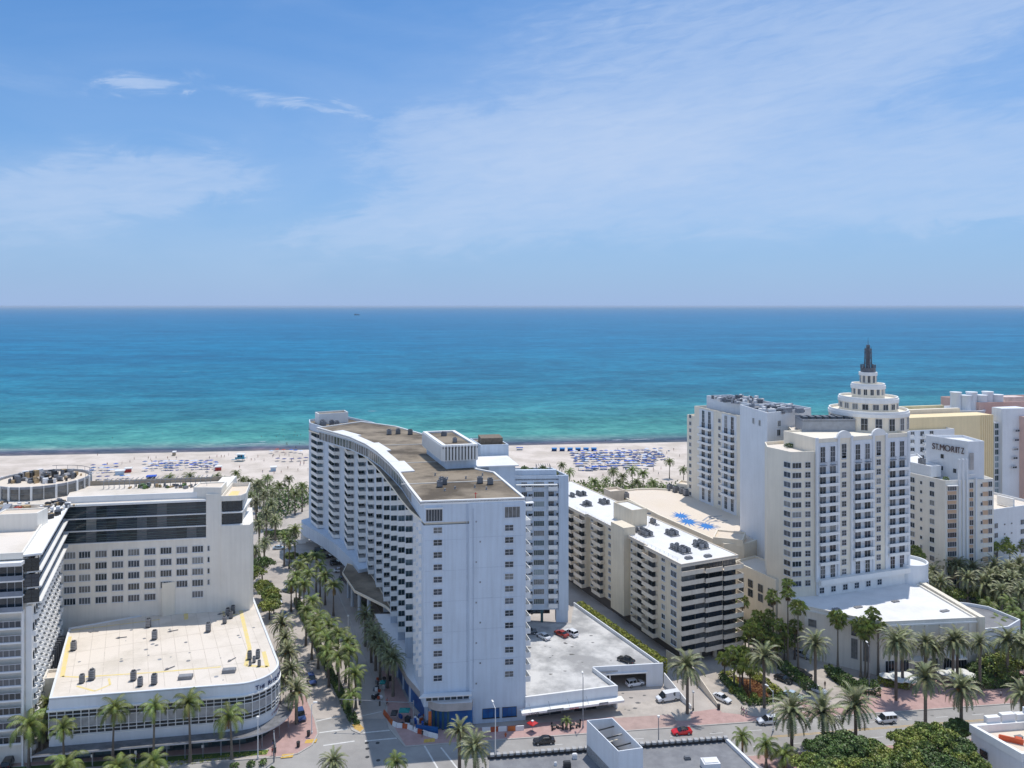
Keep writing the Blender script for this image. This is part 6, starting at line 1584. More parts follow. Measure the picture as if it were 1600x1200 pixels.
for k, (px_, py_, w_, h_, m_) in enumerate(((886, 1199, 1.4, 1.0, darkm), (898, 1185, .9, .8, roofwhite), (1110, 1200, 3.2, 1.4, roofwhite), (1074, 1186, 1.2, .4, steel), (868, 1196, .5, .5, roofwhite))):
    p = at(px_, py_, 7.5); b = MB(); b.box(0, 0, 0, w_, w_*.7, h_, .1); b.box(0, 0, h_, w_*.8, w_*.5, .15, .1)
    tag(inst(b.mesh('roof_unit', m_), 'roof_unit', None, p.x, p.y, 7.5), ('dark box', 'tilted white fan box', 'large white box', 'low dark curb', 'tiny white box')[k]+' on the grey roof near the lower edge of the picture', 'roof unit')
# white building at the lower right corner
N2 = thing('corner_building', 'white building with a stepped parapet and a red couch on its roof terrace', 'building', (105, 150, 0))
c1, c2_ = (94.9, 159.4), (97.8, 152.6)
np2 = [(94.9, 159.4), (103.3, 132), (140, 138), (140, 165.2)]
b = MB(); b.prism([(95.2, 159.2), (99.0, 149), (140, 153), (140, 165)], 0, 6.6, 0); b.build('wall', [white], N2)
b = MB(); b.prism([(95.4, 159.0), (99.1, 149.2), (140, 153.2), (140, 164.8)], 6.6, 6.7, 0); b.build('terrace_floor', [roofcream2], N2)
b = MB(); parapet(b, [(94.9, 159.4), (98.8, 148.8), (140, 153), (140, 165.2)], 6.6, 1.6, .8); b.build('parapet', [whitepaint], N2)
b = MB(); fr = Fr.line((94.9, 159.4), (140, 165.2))
for u0, u1, hh in ((4, 7, 9.3), (7.4, 10.4, 9.7), (10.8, 14, 9.5), (15, 30, 9.2)): b.prism(rect(fr, u0, u1, -.2, .9), 6.6, hh, 0)
b.build('stepped_parapet', [whitepaint], N2)
block(N2, [(99.8, 149), (102.6, 141.0), (112, 142), (110, 150.5)], 0, 9.0, white, roofgrey, .9, 'front_house', 'front_house_roof')
block(N2, [(107.5, 154), (125, 156.5), (126, 163.6), (107.5, 161.8)], 0, 10.6, white, roofgrey, .6, 'rear_house', 'rear_house_roof')
block(N2, [(94.8, 143.6), (99.5, 144.3), (101.5, 138), (96.8, 137.3)], 0, 6.4, white, roofcream2, .5, 'low_house', 'low_house_roof')
b = MB(); b.box(0, 0, 0, 2.0, 1.0, 1.0, .1); tag(inst(win('window', 1.6, 1.2, 1, 1, glass, darkm), 'window', N2, 96.1, 156.4, 3.2, R(-69)), None)
p = (101.2, 155.8); b = MB(); b.box(0, 0, 0, 4.2, 1.1, .5, -.5); b.box(-.2, -.5, .5, 4.2, .35, .6, -.5); b.box(1.7, .1, 0, 1.1, 1.6, .5, -.5)
tag(inst(b.mesh('roof_couch', mat('coral_fabric', (.62, .12, .05), .9)), 'roof_couch', None, *p, 6.7), 'orange red couch on the roof terrace at the lower right corner', 'couch')
b = MB(); b.box(0, 0, .3, 1.6, .9, .1, .2); 
for dx in (-.6, .6): b.box(dx, 0, 0, .1, .6, .3, .2)
tag(inst(b.mesh('roof_table', greym), 'roof_table', None, 103.6, 157.0, 6.7), 'low grey table beside the couch on the lower right roof terrace', 'table')
# ================================================================ VEHICLES
tyre = mat('tyre_rubber', (.02, .02, .02), .8); rim = mat('wheel_rim', (.45, .46, .48), .35, metal=.6)
carglass = mat('car_glass', (.012, .016, .02), .06, spec=.7); lampw = mat('headlight_glass', (.75, .77, .8), .15); lampr = mat('tail_light_red', (.35, .01, .01), .25)
def paint(n, c): 
    m = mat('car_paint_'+n, c, .25, .01); m.node_tree.nodes['Principled BSDF'].inputs['Coat Weight'].default_value = .7; return m
PA = {'white': paint('white', (.80, .81, .83)), 'black': paint('black', (.012, .013, .016)), 'red': paint('red', (.62, .01, .012)), 'brick': paint('brick', (.33, .035, .02)),
      'blue': paint('blue', (.04, .07, .20)), 'grey': paint('grey', (.10, .11, .12)), 'green': paint('green', (.01, .045, .04)), 'silver': paint('silver', (.42, .44, .47)), 'ltblue': paint('ltblue', (.50, .62, .72))}
CARS = {
 # length, width, body stations (x, half width, z bottom, z belt), cabin stations (x, half width bottom, half width top, z belt, z top)
 'sedan': (4.7, [(-2.35, .78, .45, .78), (-2.2, .88, .28, .95), (-1.3, .91, .24, 1.0), (0, .92, .22, .96), (1.2, .91, .24, .90), (2.1, .86, .28, .78), (2.35, .72, .4, .62)],
           [(-1.75, .80, .60, .97, .98), (-1.0, .84, .64, .97, 1.40), (.25, .85, .65, .95, 1.43), (1.15, .82, .62, .90, .92)]),
 'coupe': (4.5, [(-2.25, .80, .42, .80), (-2.1, .94, .26, .93), (-1.2, .97, .22, .95), (0, .93, .2, .86), (1.2, .95, .22, .80), (2.0, .90, .24, .66), (2.25, .70, .34, .5)],
           [(-1.6, .76, .55, .92, .93), (-.8, .80, .58, .90, 1.20), (.1, .82, .60, .87, 1.22), (1.0, .80, .58, .80, .82)]),
 'suv': (4.7, [(-2.35, .84, .45, 1.0), (-2.25, .92, .32, 1.08), (-1.3, .95, .28, 1.1), (0, .95, .27, 1.08), (1.3, .94, .28, 1.02), (2.15, .90, .32, .92), (2.35, .78, .42, .75)],
           [(-2.2, .84, .70, 1.06, 1.10), (-1.95, .86, .70, 1.06, 1.66), (.1, .88, .72, 1.06, 1.70), (1.15, .86, .68, 1.0, 1.03)]),
 'minivan': (4.5, [(-2.25, .86, .4, 1.1), (-2.15, .91, .3, 1.15), (-1.0, .92, .26, 1.15), (.4, .92, .26, 1.08), (1.4, .90, .28, .98), (2.1, .84, .3, .8), (2.25, .72, .4, .62)],
           [(-2.2, .86, .76, 1.12, 1.78), (-1.2, .88, .77, 1.12, 1.82), (.5, .88, .76, 1.06, 1.80), (1.5, .84, .70, .96, .98)]),
 'van': (5.7, [(-2.85, .96, .4, 1.3), (-2.75, 1.0, .32, 1.32), (-1.0, 1.0, .3, 1.32), (1.0, 1.0, .3, 1.28), (1.9, .98, .32, 1.15), (2.7, .93, .34, 1.0), (2.85, .85, .42, .8)],
           [(-2.83, .97, .88, 1.3, 2.05), (-1.5, .99, .90, 1.3, 2.12), (1.0, .98, .88, 1.27, 2.1), (2.0, .94, .80, 1.12, 1.14)]),
}
CACHE = {}; RIMS = {}
def car(kind, color, label, px_, py_, deg, h=0.0, group=None, xyz=None):
    L, body, cab = CARS[kind]; key = (kind, color)
    pm = PA[color]
    if key not in CACHE:
        parts = []
        b = MB(); rings = []
        for x, w, z0, z1 in body: rings.append([(x, -w*.92, z0), (x, -w, z0+.2), (x, -w, z0+(z1-z0)*.62), (x, -w*.90, z1), (x, 0, z1+.03), (x, w*.90, z1), (x, w, z0+(z1-z0)*.62), (x, w, z0+.2), (x, w*.92, z0)])
        b.loft(rings, 0); parts.append(('body', b.mesh('body', [pm]), (0, 0, 0)))
        b = MB(); rings = [[(x, -wb, z0-.03), (x, -wt, z1), (x, wt, z1), (x, wb, z0-.03)] for x, wb, wt, z0, z1 in cab]; b.loft(rings, 0)
        parts.append(('windows', b.mesh('windows', [carglass]), (0, 0, 0)))
        b = MB(); (x0, _, w0, _, z0), (x1, _, w1, _, z1) = (cab[1], cab[2]) if kind not in ('van', 'minivan') else (cab[0], cab[2])
        b.loft([[(x0-.08, -w0-.02, z0+.0), (x0-.08, -w0*.9, z0+.045), (x0-.08, w0*.9, z0+.045), (x0-.08, w0+.02, z0+.0)], [((x0+x1)/2, -w0-.03, z0+.05), ((x0+x1)/2, -w0*.9, z0+.1), ((x0+x1)/2, w0*.9, z0+.1), ((x0+x1)/2, w0+.03, z0+.05)], [(x1+.05, -w1-.02, z1+.0), (x1+.05, -w1*.9, z1+.045), (x1+.05, w1*.9, z1+.045), (x1+.05, w1+.02, z1+.0)]])
        parts.append(('roof', b.mesh('roof', [darkm if color == 'red' else pm]), (0, 0, 0)))
        b = MB()   # pillars
        for (x, wb, wt, zb, zt) in (cab[1:-1] if len(cab) > 3 else cab):
            for s in (-1, 1): b.tube((x, s*(wb+.015), zb-.02), (x, s*(wt+.02), zt), .05, .05, 4)
        xm = (cab[1][0]+cab[2][0])/2
        for s in (-1, 1): b.tube((xm, s*(cab[1][1]+.02), cab[1][3]), (xm, s*(cab[1][2]+.03), cab[1][4]), .05, .05, 4)
        if kind in ('van',):
            for s in (-1, 1): b.loft([[(-2.84, s*.985, 1.25), (-2.84, s*.90, 2.06), (-2.84, s*.86, 2.06), (-2.84, s*.94, 1.25)], [(.85, s*1.0, 1.25), (.85, s*.905, 2.1), (.85, s*.86, 2.1), (.85, s*.95, 1.25)]])
        parts.append(('pillars', b.mesh('pillars', [pm]), (0, 0, 0)))
        r = .36 if kind in ('suv', 'van') else .33
        wb_ = MB(); wb_.tube((0, -.11, 0), (0, .11, 0), r, r, 14, 0); rb_ = MB(); rb_.tube((0, -.125, 0), (0, .125, 0), r*.6, r*.6, 10, 0); wm_ = wb_.mesh('wheel', [tyre]); RIMS[wm_.name] = rb_.mesh('rim', [rim])
        for sx in (-L*.3, L*.31):
            for sy in (-.86, .86): parts.append(('wheel', wm_, (sx, sy*(body[3][1]/.92), r)))
        b = MB(); b.box(0, 0, 0, .12, .34, .13); hm = b.mesh('headlight', [lampw]); b = MB(); b.box(0, 0, 0, .1, .3, .14); tm = b.mesh('tail_light', [lampr])
        for s in (-1, 1):
            parts.append(('headlight', hm, (body[-1][0]-.06, s*body[-1][1]*.8, body[-1][3]-.12))); parts.append(('tail_light', tm, (body[0][0]+.03, s*body[0][1]*.85, body[0][3]-.18)))
        b = MB(); b.box(body[-1][0]+.01, 0, body[-1][2]+.0, .08, 1.0, .18, 0); b.box(cab[-1][0]-.25, -body[3][1]-.1, cab[-1][3]+.05, .16, .18, .12); b.box(cab[-1][0]-.25, body[3][1]+.1, cab[-1][3]+.05, .16, .18, .12)
        parts.append(('trim', b.mesh('trim', [darkm]), (0, 0, 0)))
        CACHE[key] = parts
    p = xyz or tuple(at(px_, py_, h)); a = R(deg)
    t = thing({'sedan': 'sedan', 'coupe': 'sports_car', 'suv': 'suv', 'minivan': 'small_van', 'van': 'delivery_van'}[kind], label, 'van' if 'van' in kind else 'car', p, group)
    t.rotation_euler = (0, 0, a)
    for n_, me, off in CACHE[key]:
        o = bpy.data.objects.new(n_, me); SC.collection.objects.link(o); o.parent = t; o.location = off
        if me.name in RIMS: q = bpy.data.objects.new('rim', RIMS[me.name]); SC.collection.objects.link(q); q.parent = o
    return t
LN, CO = 114.1, 7.3     # headings: along the side street away from us, along the avenue to the right
RZd = -.118
car('coupe', 'red', 'bright red sports car with a black top driving on the avenue', 1065, 1146, CO+180, RZd)
car('sedan', 'black', 'black car driving on the avenue past the shops with the white canopy', 850, 1161, CO+180, RZd)
car('suv', 'white', 'white car on the avenue beside the streetlight and the planted island', 1199, 1130, CO+180, RZd)
car('minivan', 'white', 'small white van on the avenue in front of the ballroom palms', 1384, 1128, CO+180, RZd)
car('van', 'white', 'long white delivery van parked on the concrete lot below the garage', 1043, 1094, CO+190, .01)
car('suv', 'white', 'white car standing inside the open garage behind the delivery van', 992, 1071, CO+12, 0.01)
car('sedan', 'white', 'white car parked alone at the left on the parking deck', 849, 997, LN+12, 4.5)
car('sedan', 'brick', 'dark red car on the parking deck beside two white ones', 877, 993, LN+15, 4.5)
car('suv', 'white', 'white car on the parking deck right next to the dark red one', 892, 992, LN+15, 4.5)
car('sedan', 'black', 'black car on the parking deck near the garage wall', 978, 1034, LN+25, 4.5)
car('sedan', 'green', 'dark green car half hidden under the tower at the edge of the parking deck', 800, 1068, CO, 4.5)
car('suv', 'grey', 'dark car seen behind the tower balconies on the parking deck', 826, 990, CO, 4.5)
car('sedan', 'grey', 'dark car in the shade under the white wing of the tower', 838, 958, CO+180, 4.5)
car('sedan', 'white', 'white sedan driving out between the beige block and the planted island', 1128, 1094, -50, .02)
car('suv', 'blue', 'dark blue car driving on the side street between palms and low building', 487, 1066, LN+180, RZd)
car('suv', 'blue', 'blue car parked at the kerb near the rounded corner of the low building', 470, 1122, LN+180, RZd)
car('sedan', 'white', 'white car parked on the side street by the round green trees', 436, 941, LN+180, RZd)
car('sedan', 'grey', 'dark grey car turning near the top of the palm median', 450, 925, LN+40, RZd)
car('sedan', 'blue', 'dark car parked behind the white one by the round green trees', 443, 964, LN+180, RZd)
car('sedan', 'white', 'white car behind the palm median on the right lane of the side street', 548, 1004, LN+180, RZd)
car('suv', 'black', 'black car on the drive beside the hedge of the grand hotel', 1254, 1057, -42, .02)
car('sedan', 'black', 'black car on the inner drive left of the hedge', 1224, 1064, -50, .02)
car('sedan', 'ltblue', 'pale blue and white car on the drive behind the avenue palms', 1240, 1090, -45, .02)
car('sedan', 'white', 'white car at the lower end of the hedge beside a palm trunk', 1277, 1081, -45, .02)
car('suv', 'silver', 'silver car parked at the top of the drive under the fan palms', 1254, 1026, -48, .02)
car('suv', 'black', 'black car in the lane at the lower left corner under the palms', 14, 1195, LN-10, .02)
for k, (px_, py_, c_) in enumerate(((512, 872, 'black'), (525, 882, 'black'), (531, 893, 'white'), (500, 862, 'black'), (540, 905, 'black'))):
    car('suv' if k % 2 else 'sedan', c_, ('second car from the beach in the shade under the tower base', 'third car from the beach in the shade under the tower base', 'white car standing next to the brown entrance canopy', 'first car from the beach in the shade under the tower base', 'dark car close to the columns of the entrance canopy')[k], px_, py_, CO+10, 0.01)
car('suv', 'blue', 'blue car parked on the beach-end plaza beneath the palms', 431, 835, CO, .01)
car('sedan', 'ltblue', 'pale car on the beach-end plaza behind two coconut palms', 436, 858, CO, .01)

# ================================================================ PEOPLE
skin = mat('skin', (.42, .26, .18), .6); hair_m = mat('dark_hair', (.03, .02, .015), .8)
def person_mesh(pose):
    me = bpy.data.meshes.new('body_src'); st = .28 if pose == 'walk' else .02
    V = [(0, 0, .95), (0, 0, 1.15), (0, 0, 1.40), (0, 0, 1.52), (0, 0.01, 1.66), (-.10, 0, .90), (-.11, st, .50), (-.11, st*.6, .08), (-.11, st*.6+.14, .03), (.10, 0, .90), (.11, -st*.6, .50), (.11, -st*1.4, .10), (.11, -st*1.4+.14, .05),
         (-.19, 0, 1.38), (-.25, -st*.5, 1.12), (-.26, -st*.2+.05, .88), (-.26, -st*.2+.09, .78), (.19, 0, 1.38), (.25, st*.5, 1.12), (.26, st*.9+.05, .90), (.26, st*.9+.1, .80)]
    E = [(0, 1), (1, 2), (2, 3), (3, 4), (0, 5), (5, 6), (6, 7), (7, 8), (0, 9), (9, 10), (10, 11), (11, 12), (2, 13), (13, 14), (14, 15), (15, 16), (2, 17), (17, 18), (18, 19), (19, 20)]
    rad = [(.15, .11), (.13, .10), (.17, .11), (.06, .06), (.10, .12), (.09, .09), (.065, .065), (.045, .05), (.04, .05), (.09, .09), (.065, .065), (.045, .05), (.04, .05), (.06, .06), (.045, .045), (.035, .035), (.04, .03), (.06, .06), (.045, .045), (.035, .035), (.04, .03)]
    me.from_pydata(V, E, []); o = bpy.data.objects.new('src', me); SC.collection.objects.link(o)
    m = o.modifiers.new('skin', 'SKIN'); 
    sv = me.skin_vertices[0].data if me.skin_vertices else None
    if sv is None:
        bm = bmesh.new(); bm.from_mesh(me); bm.verts.layers.skin.verify(); bm.to_mesh(me); bm.free(); sv = me.skin_vertices[0].data
    for i, r in enumerate(rad): sv[i].radius = r
    sv[0].use_root = True
    s = o.modifiers.new('sub', 'SUBSURF'); s.levels = 1; s.render_levels = 1
    bpy.context.view_layer.update()
    out = bpy.data.meshes.new_from_object(o.evaluated_get(bpy.context.evaluated_depsgraph_get())); bpy.data.objects.remove(o); out.name = 'body'
    return out
PM = {k: person_mesh(k) for k in ('walk', 'stand')}
CLOTH = {'white': mat('white_cloth', (.75, .75, .74), .9), 'black': mat('black_cloth', (.03, .03, .035), .9), 'red': mat('red_cloth', (.45, .05, .04), .9), 'blue': mat('blue_cloth', (.06, .12, .35), .9), 'pink': mat('pink_cloth', (.60, .30, .40), .9), 'khaki': mat('khaki_cloth', (.35, .29, .2), .9)}
PC = {}
def person(pose, top, bottom, label, x, y, z=0, deg=0, group=None):
    key = (pose, top, bottom)
    if key not in PC:
        me = PM[pose].copy(); me.materials.clear()
        for m_ in (skin, CLOTH[top] if top else skin, CLOTH[bottom]): me.materials.append(m_)
        for p in me.polygons:
            c = p.center; p.material_index = 2 if .45 < c.z < 1.0 and abs(c.x) < .22 else (1 if 1.0 <= c.z < 1.47 and abs(c.x) < .23 else 0)
            p.use_smooth = True
        b = MB(); rings = []
        for i in range(5):
            t = math.pi*.5*i/4; rings.append([(.115*math.cos(t)*math.cos(2*math.pi*j/8), -.015+.13*math.cos(t)*math.sin(2*math.pi*j/8), 1.68+.13*math.sin(t)) for j in range(8)])
        b.loft(rings); PC[key] = (me, b.mesh('hair', hair_m))
    o = inst(PC[key][0], 'person', None, x, y, z, R(deg)); tag(o, label, 'person', group)
    h = bpy.data.objects.new('hair', PC[key][1]); SC.collection.objects.link(h); h.parent = o
    return o
def person_at(px_, py_, pose, top, bottom, label, deg=0, z=0.0, group=None):
    p = at(px_, py_, z); return person(pose, top, bottom, label, p.x, p.y, z, deg, group)
person_at(1162, 1117, 'walk', 'pink', 'black', 'person in pink walking on the brick pavement before the planted island', 100)
person_at(1166, 1118, 'walk', 'white', 'pink', 'person in a white top and pink shorts beside the other on the brick pavement', 100)
person_at(1159, 1115, 'walk', 'black', 'khaki', 'person in black at the back of the three before the planted island', 100)
person_at(213, 1188, 'walk', 'white', 'black', 'person in a white shirt walking under the long canopy', 80)
person_at(427, 1166, 'stand', 'black', 'blue', 'person in dark clothes standing below the rounded corner', 10)
person_at(430, 1182, 'stand', 'white', 'black', 'person in white at the kerb by the grass strip', -60)
person_at(426, 1180, 'walk', 'red', 'black', 'person in red at the kerb by the grass strip', 200)
person_at(660, 1152, 'stand', 'black', 'black', 'person in black behind the orange barriers at the corner', 0)
person_at(1535, 1085, 'walk', 'black', 'blue', 'person in a black top near the palm trunk by the garden umbrellas', 60)
person_at(1529, 1087, 'walk', 'red', 'khaki', 'person in red walking by the garden umbrellas', 60)
person_at(1564, 1090, 'walk', 'white', 'black', 'person in white at the right end of the brick pavement', 90)
person_at(886, 1138, 'stand', 'white', 'red', 'person with a white top standing under the shop canopy', 150)
person_at(605, 1102, 'walk', 'red', 'black', 'person in red crossing the side street near the barriers', 120)
person_at(1289, 1075, 'stand', 'black', 'black', 'person in black waiting on the grand hotel drive', 0)

# ================================================================ PALMS
ORD = ['first', 'second', 'third', 'fourth', 'fifth', 'sixth', 'seventh', 'eighth', 'ninth', 'tenth', 'eleventh', 'twelfth', 'thirteenth', 'fourteenth', 'fifteenth', 'sixteenth', 'seventeenth', 'eighteenth', 'nineteenth', 'twentieth']
def row(kind, pts, group, tmpl, sc=1.0, near=True, fruit=False, z=0.0, jit=.5, lean=0.0):
    """PTS: (crown px, crown py, base py) for palms whose foot shows, else (crown px, crown py, None, height)"""
    for k, q in enumerate(pts):
        if q[2] is not None:
            p = at(q[0] if len(q) < 4 else q[3], q[2], z); h = (CAM_H-z)-(q[1]-478)*p.y/FPX
        else:
            h = q[3]; p = at(q[0], q[1], h+z)
        ln = lean*random.uniform(.3, 1.0)
        palm(kind, tmpl.format(ORD[k]), p.x, p.y, max(2.0, h), group, sc*random.uniform(.84, 1.13), ln, near, fruit and k % 2 == 0, z)
row('coco', [(100, 1137, 1206), (176, 1110, 1203), (240, 1104, 1197), (297, 1098, 1191), (362, 1120, 1186)], 'coconut palms along the louvred front', 'coconut palm on the grass strip, {} from the left before the louvred white front', 1.0, lean=.8)
row('coco', [(103, 1196, None, 5), (184, 1197, None, 5), (240, 1192, None, 5.5), (45, 1132, None, 9), (75, 1100, None, 8), (66, 1138, None, 6)], 'coconut palms at the lower left', 'coconut palm {} in the dense group at the lower left corner', 1.05)
row('date', [(10, 1092, None, 9), (2, 1120, None, 7), (0, 1070, None, 9)], 'date palms at the left edge', 'grey-green date palm {} from the front at the far left edge', 1.15)
row('date', [(463, 1078, 1131), (455, 1046, None, 7.5), (451, 1019, None, 7.5), (446, 998, None, 7.5), (440, 975, None, 7.5), (436, 1060, None, 6)], 'date palms beside the low building', 'date palm on the left pavement of the side street, {} counted from the avenue', .98, fruit=True)
row('coco', [(551, 1088, 1124), (556, 1052, 1106), (545, 1020, 1083), (514, 1016, 1073), (530, 1030, 1090), (517, 975, 1035), (501, 962, 1020), (528, 992, 1055), (487, 975, 1030), (540, 1003, 1066), (478, 955, 1008), (497, 990, 1045), (490, 940, 995), (512, 1000, 1058)], 'coconut palms on the median', 'bushy yellow-green coconut palm on the street median, {} from the avenue end', .92, lean=.7)
row('coco', [(463, 900, 950), (475, 915, 968), (468, 884, 938), (482, 898, 955), (500, 884, 935), (521, 915, 962), (508, 900, 945), (494, 870, 925), (455, 912, 955)], 'coconut palms at the head of the median', 'coconut palm in the clump at the head of the median, {} from the left', .92)
row('date', [(571, 960, 1010), (580, 983, 1035), (594, 1008, 1062), (614, 1031, 1088), (606, 1020, 1075), (587, 996, 1048)], 'date palms beside the tower podium', 'date palm on the right pavement beside the tower podium, {} from the far end', 1.02)
row('coco', [(418, 748, 790), (451, 748, 795), (472, 760, 800), (436, 760, 796), (406, 755, 792), (461, 772, 805)], 'coconut palms behind the plaza hedge', 'coconut palm at the edge of the beach behind the plaza, {} in the group', .95, False)
row('coco', [(444, 838, 884), (461, 828, 885), (452, 848, 888)], 'coconut palms on the plaza', 'dark coconut palm on the plaza before the tower, {} from the left', .8)
row('date', [(413, 848, 885), (405, 820, 870), (416, 803, 850), (400, 785, 830), (412, 775, 815), (398, 860, 898), (424, 790, 826), (430, 815, 845), (402, 760, 800), (392, 775, 812), (425, 770, 805)], 'grey-green palms right of the left hotel', 'grey-green date palm beside the left hotel wall, {} in the tall thicket', 1.0, False)
row('coco', [(265, 747, None, 9), (296, 745, None, 11), (309, 750, None, 8), (339, 745, None, 11), (354, 750, None, 9), (369, 740, None, 13), (380, 750, None, 9), (390, 752, None, 10)], 'palm tops behind the left hotel', 'palm top showing over the left hotel roof, {} from the left', .95, False)
row('coco', [(878, 727, None, 9), (890, 738, None, 7), (928, 752, 778), (958, 738, 775), (973, 745, 780), (988, 735, 775), (1005, 740, 778), (967, 752, 785), (1020, 755, 785), (995, 755, 785), (1046, 722, 750), (1068, 735, 758), (947, 750, 782)], 'coconut palms on the dune', 'coconut palm on the dune before the beach, {} in the line', .95, False)
row('fan', [(1160, 940, 1010), (1185, 962, 1025), (1208, 933, None, 17), (1231, 911, None, 21), (1231, 928, None, 19), (1247, 948, None, 17), (1178, 975, 1030), (1201, 962, None, 12), (1217, 975, None, 11), (1170, 985, 1035), (1190, 990, None, 8), (1226, 985, None, 9), (1242, 978, None, 9), (1208, 1000, None, 7), (1196, 978, None, 9)], 'fan palms in front of the podium', 'slender fan palm in the grove before the square-windowed podium, {} in the clump', .95)
row('fan', [(1288, 963, 1047, 1309), (1309, 969, 1048), (1339, 976, 1058, 1345), (1348, 985, 1060, 1352), (1364, 958, 1052), (1372, 974, 1056), (1357, 980, 1058)], 'tall fan palms at the ballroom wall', 'tall thin fan palm at the ballroom side wall, {} from the left', 1.05)
row('date', [(1274, 1008, 1080), (1400, 1003, 1094), (1410, 1001, 1073), (1446, 1004, 1070), (1489, 1003, 1072), (1496, 1000, 1068), (1531, 1003, 1077), (1574, 1001, 1072), (1603, 1010, 1080), (1459, 1012, 1066)], 'date palms in front of the ballroom', 'date palm before the ballroom front, {} from the left', 1.15)
row('date', [(1237, 1112, 1174), (1286, 1112, 1172), (1337, 1101, 1168), (1446, 1060, 1160), (1502, 1077, 1155), (1597, 1085, 1148)], 'date palms on the near side of the avenue', 'big drooping date palm on the near side of the avenue, {} from the left', 1.28, fruit=True)
row('date', [(1074, 1042, 1115), (1194, 1027, 1106)], 'date palms between the drives', 'large date palm on the avenue pavement by the drives, {} from the left', 1.15, fruit=True)
row('coco', [(1160, 1152, 1185), (1197, 1163, 1199), (1225, 1180, None, 3)], 'young palms by the grey roof', 'young palm beside the parapet of the grey roof, {} from the left', .8)
row('fan', [(1147, 1022, 1072), (1132, 1028, 1062), (1160, 1022, 1070), (1172, 1040, 1082), (1156, 1040, 1075)], 'fan palms in the planted island', 'small fan palm in the red planted island, {} in the group', 1.15)
row('date', [(718, 1143, 1215), (742, 1168, 1235)], 'orange-centred palms at the bottom', 'date palm with orange stalks before the tower front, {} from the left', 1.0, fruit=True)
row('date', [(521, 1190, None, 7)], 'lone', 'date palm at the bottom edge below the crossing', .85)
row('coco', [(618, 1190, None, 8)], 'lone', 'coconut palm at the bottom edge right of the crossing', .75)
row('coco', [(885, 1127, 1139)], 'lone', 'tiny palm in a pot under the white shop canopy', .38)
row('date', [(1467, 872, None, 9), (1458, 895, None, 8), (1480, 880, None, 9), (1447, 905, None, 8), (1470, 912, None, 7), (1520, 888, None, 9), (1553, 884, None, 10), (1538, 914, None, 7), (1580, 908, None, 8), (1592, 884, None, 9), (1565, 925, None, 7), (1512, 905, None, 8), (1596, 925, None, 7), (1497, 885, None, 9), (1548, 905, None, 8), (1575, 890, None, 9), (1560, 905, None, 8)], 'palms in the courtyard', 'silvery date palm in the courtyard before the deco hotel, {} in the grove', 1.2)
row('fan', [(1467, 848, None, 14), (1487, 852, None, 13), (1510, 855, None, 12), (1516, 862, None, 11), (1567, 845, None, 14), (1578, 858, None, 13), (1558, 855, None, 13), (1430, 860, None, 12), (1437, 868, None, 11), (1590, 850, None, 12)], 'fan palms before the deco hotel', 'fan palm against the foot of the deco hotel, {} from the left', 1.1, False)
row('coco', [(1555, 962, None, 8), (1583, 955, None, 8), (1595, 965, None, 8), (1570, 985, None, 6), (1590, 1000, None, 6), (1545, 945, None, 6), (1576, 940, None, 7), (1561, 975, None, 8)], 'green palms right of the ballroom', 'green coconut palm right of the white ballroom roof, {} in the group', .95)

# ================================================================ TREES, HEDGES, GROUND COVER
NT = [(1292, 1180, 4.3, 7, f_dark, 'dark glossy broadleaf tree nearest the young palms'), (1326, 1172, 4.5, 7.5, f_dark, 'dark broadleaf tree with the highest crown of the left clump'),
      (1362, 1182, 4.0, 7, f_tree, 'olive broadleaf tree at the right end of the left clump'), (1424, 1172, 4.4, 8.5, f_tree, 'light tipped broadleaf tree left of the middle palm trunk'),
      (1461, 1165, 4.7, 9, f_tree, 'tallest olive broadleaf tree behind the white corner building'), (1492, 1178, 4.0, 8, f_dark, 'dark broadleaf tree touching the white corner building'),
      (1272, 1208, 4.6, 7, f_tree, 'yellow-green tree at the left end of the front row of crowns'), (1320, 1214, 5.0, 7.5, f_tree, 'second crown from the left in the front row of trees'),
      (1369, 1217, 5.0, 8, f_tree, 'middle crown in the front row of trees'), (1418, 1208, 4.9, 8, f_tree, 'fourth crown from the left in the front row of trees'),
      (1468, 1207, 5.0, 8, f_dark, 'fifth crown from the left in the front row of trees'), (1514, 1202, 3.8, 7, f_tree, 'last crown of the front row beside the low white house'),
      (1499, 1142, 2.9, 5, f_dark, 'small round dark tree between the avenue and the corner building')]
for px_, py_, r_, h_, m_, lb in NT:
    p = at(px_, py_, h_*.6); tree('broadleaf_tree', lb, p.x, p.y, r_, h_, m_, 7500, .34, 'broadleaf trees on the near side')
for k, (px_, py_, r_) in enumerate(((420, 930, 3.4), (421, 950, 3.4), (409, 920, 3.0), (428, 941, 2.2))):
    p = at(px_, py_, 3.5); tree('broadleaf_tree', ('rear', 'front', 'left', 'smallest')[k]+' bright green round tree beside the right edge of the sandy roof', p.x, p.y, r_, 6, f_tree, 2600, .4, 'round trees at the side street')
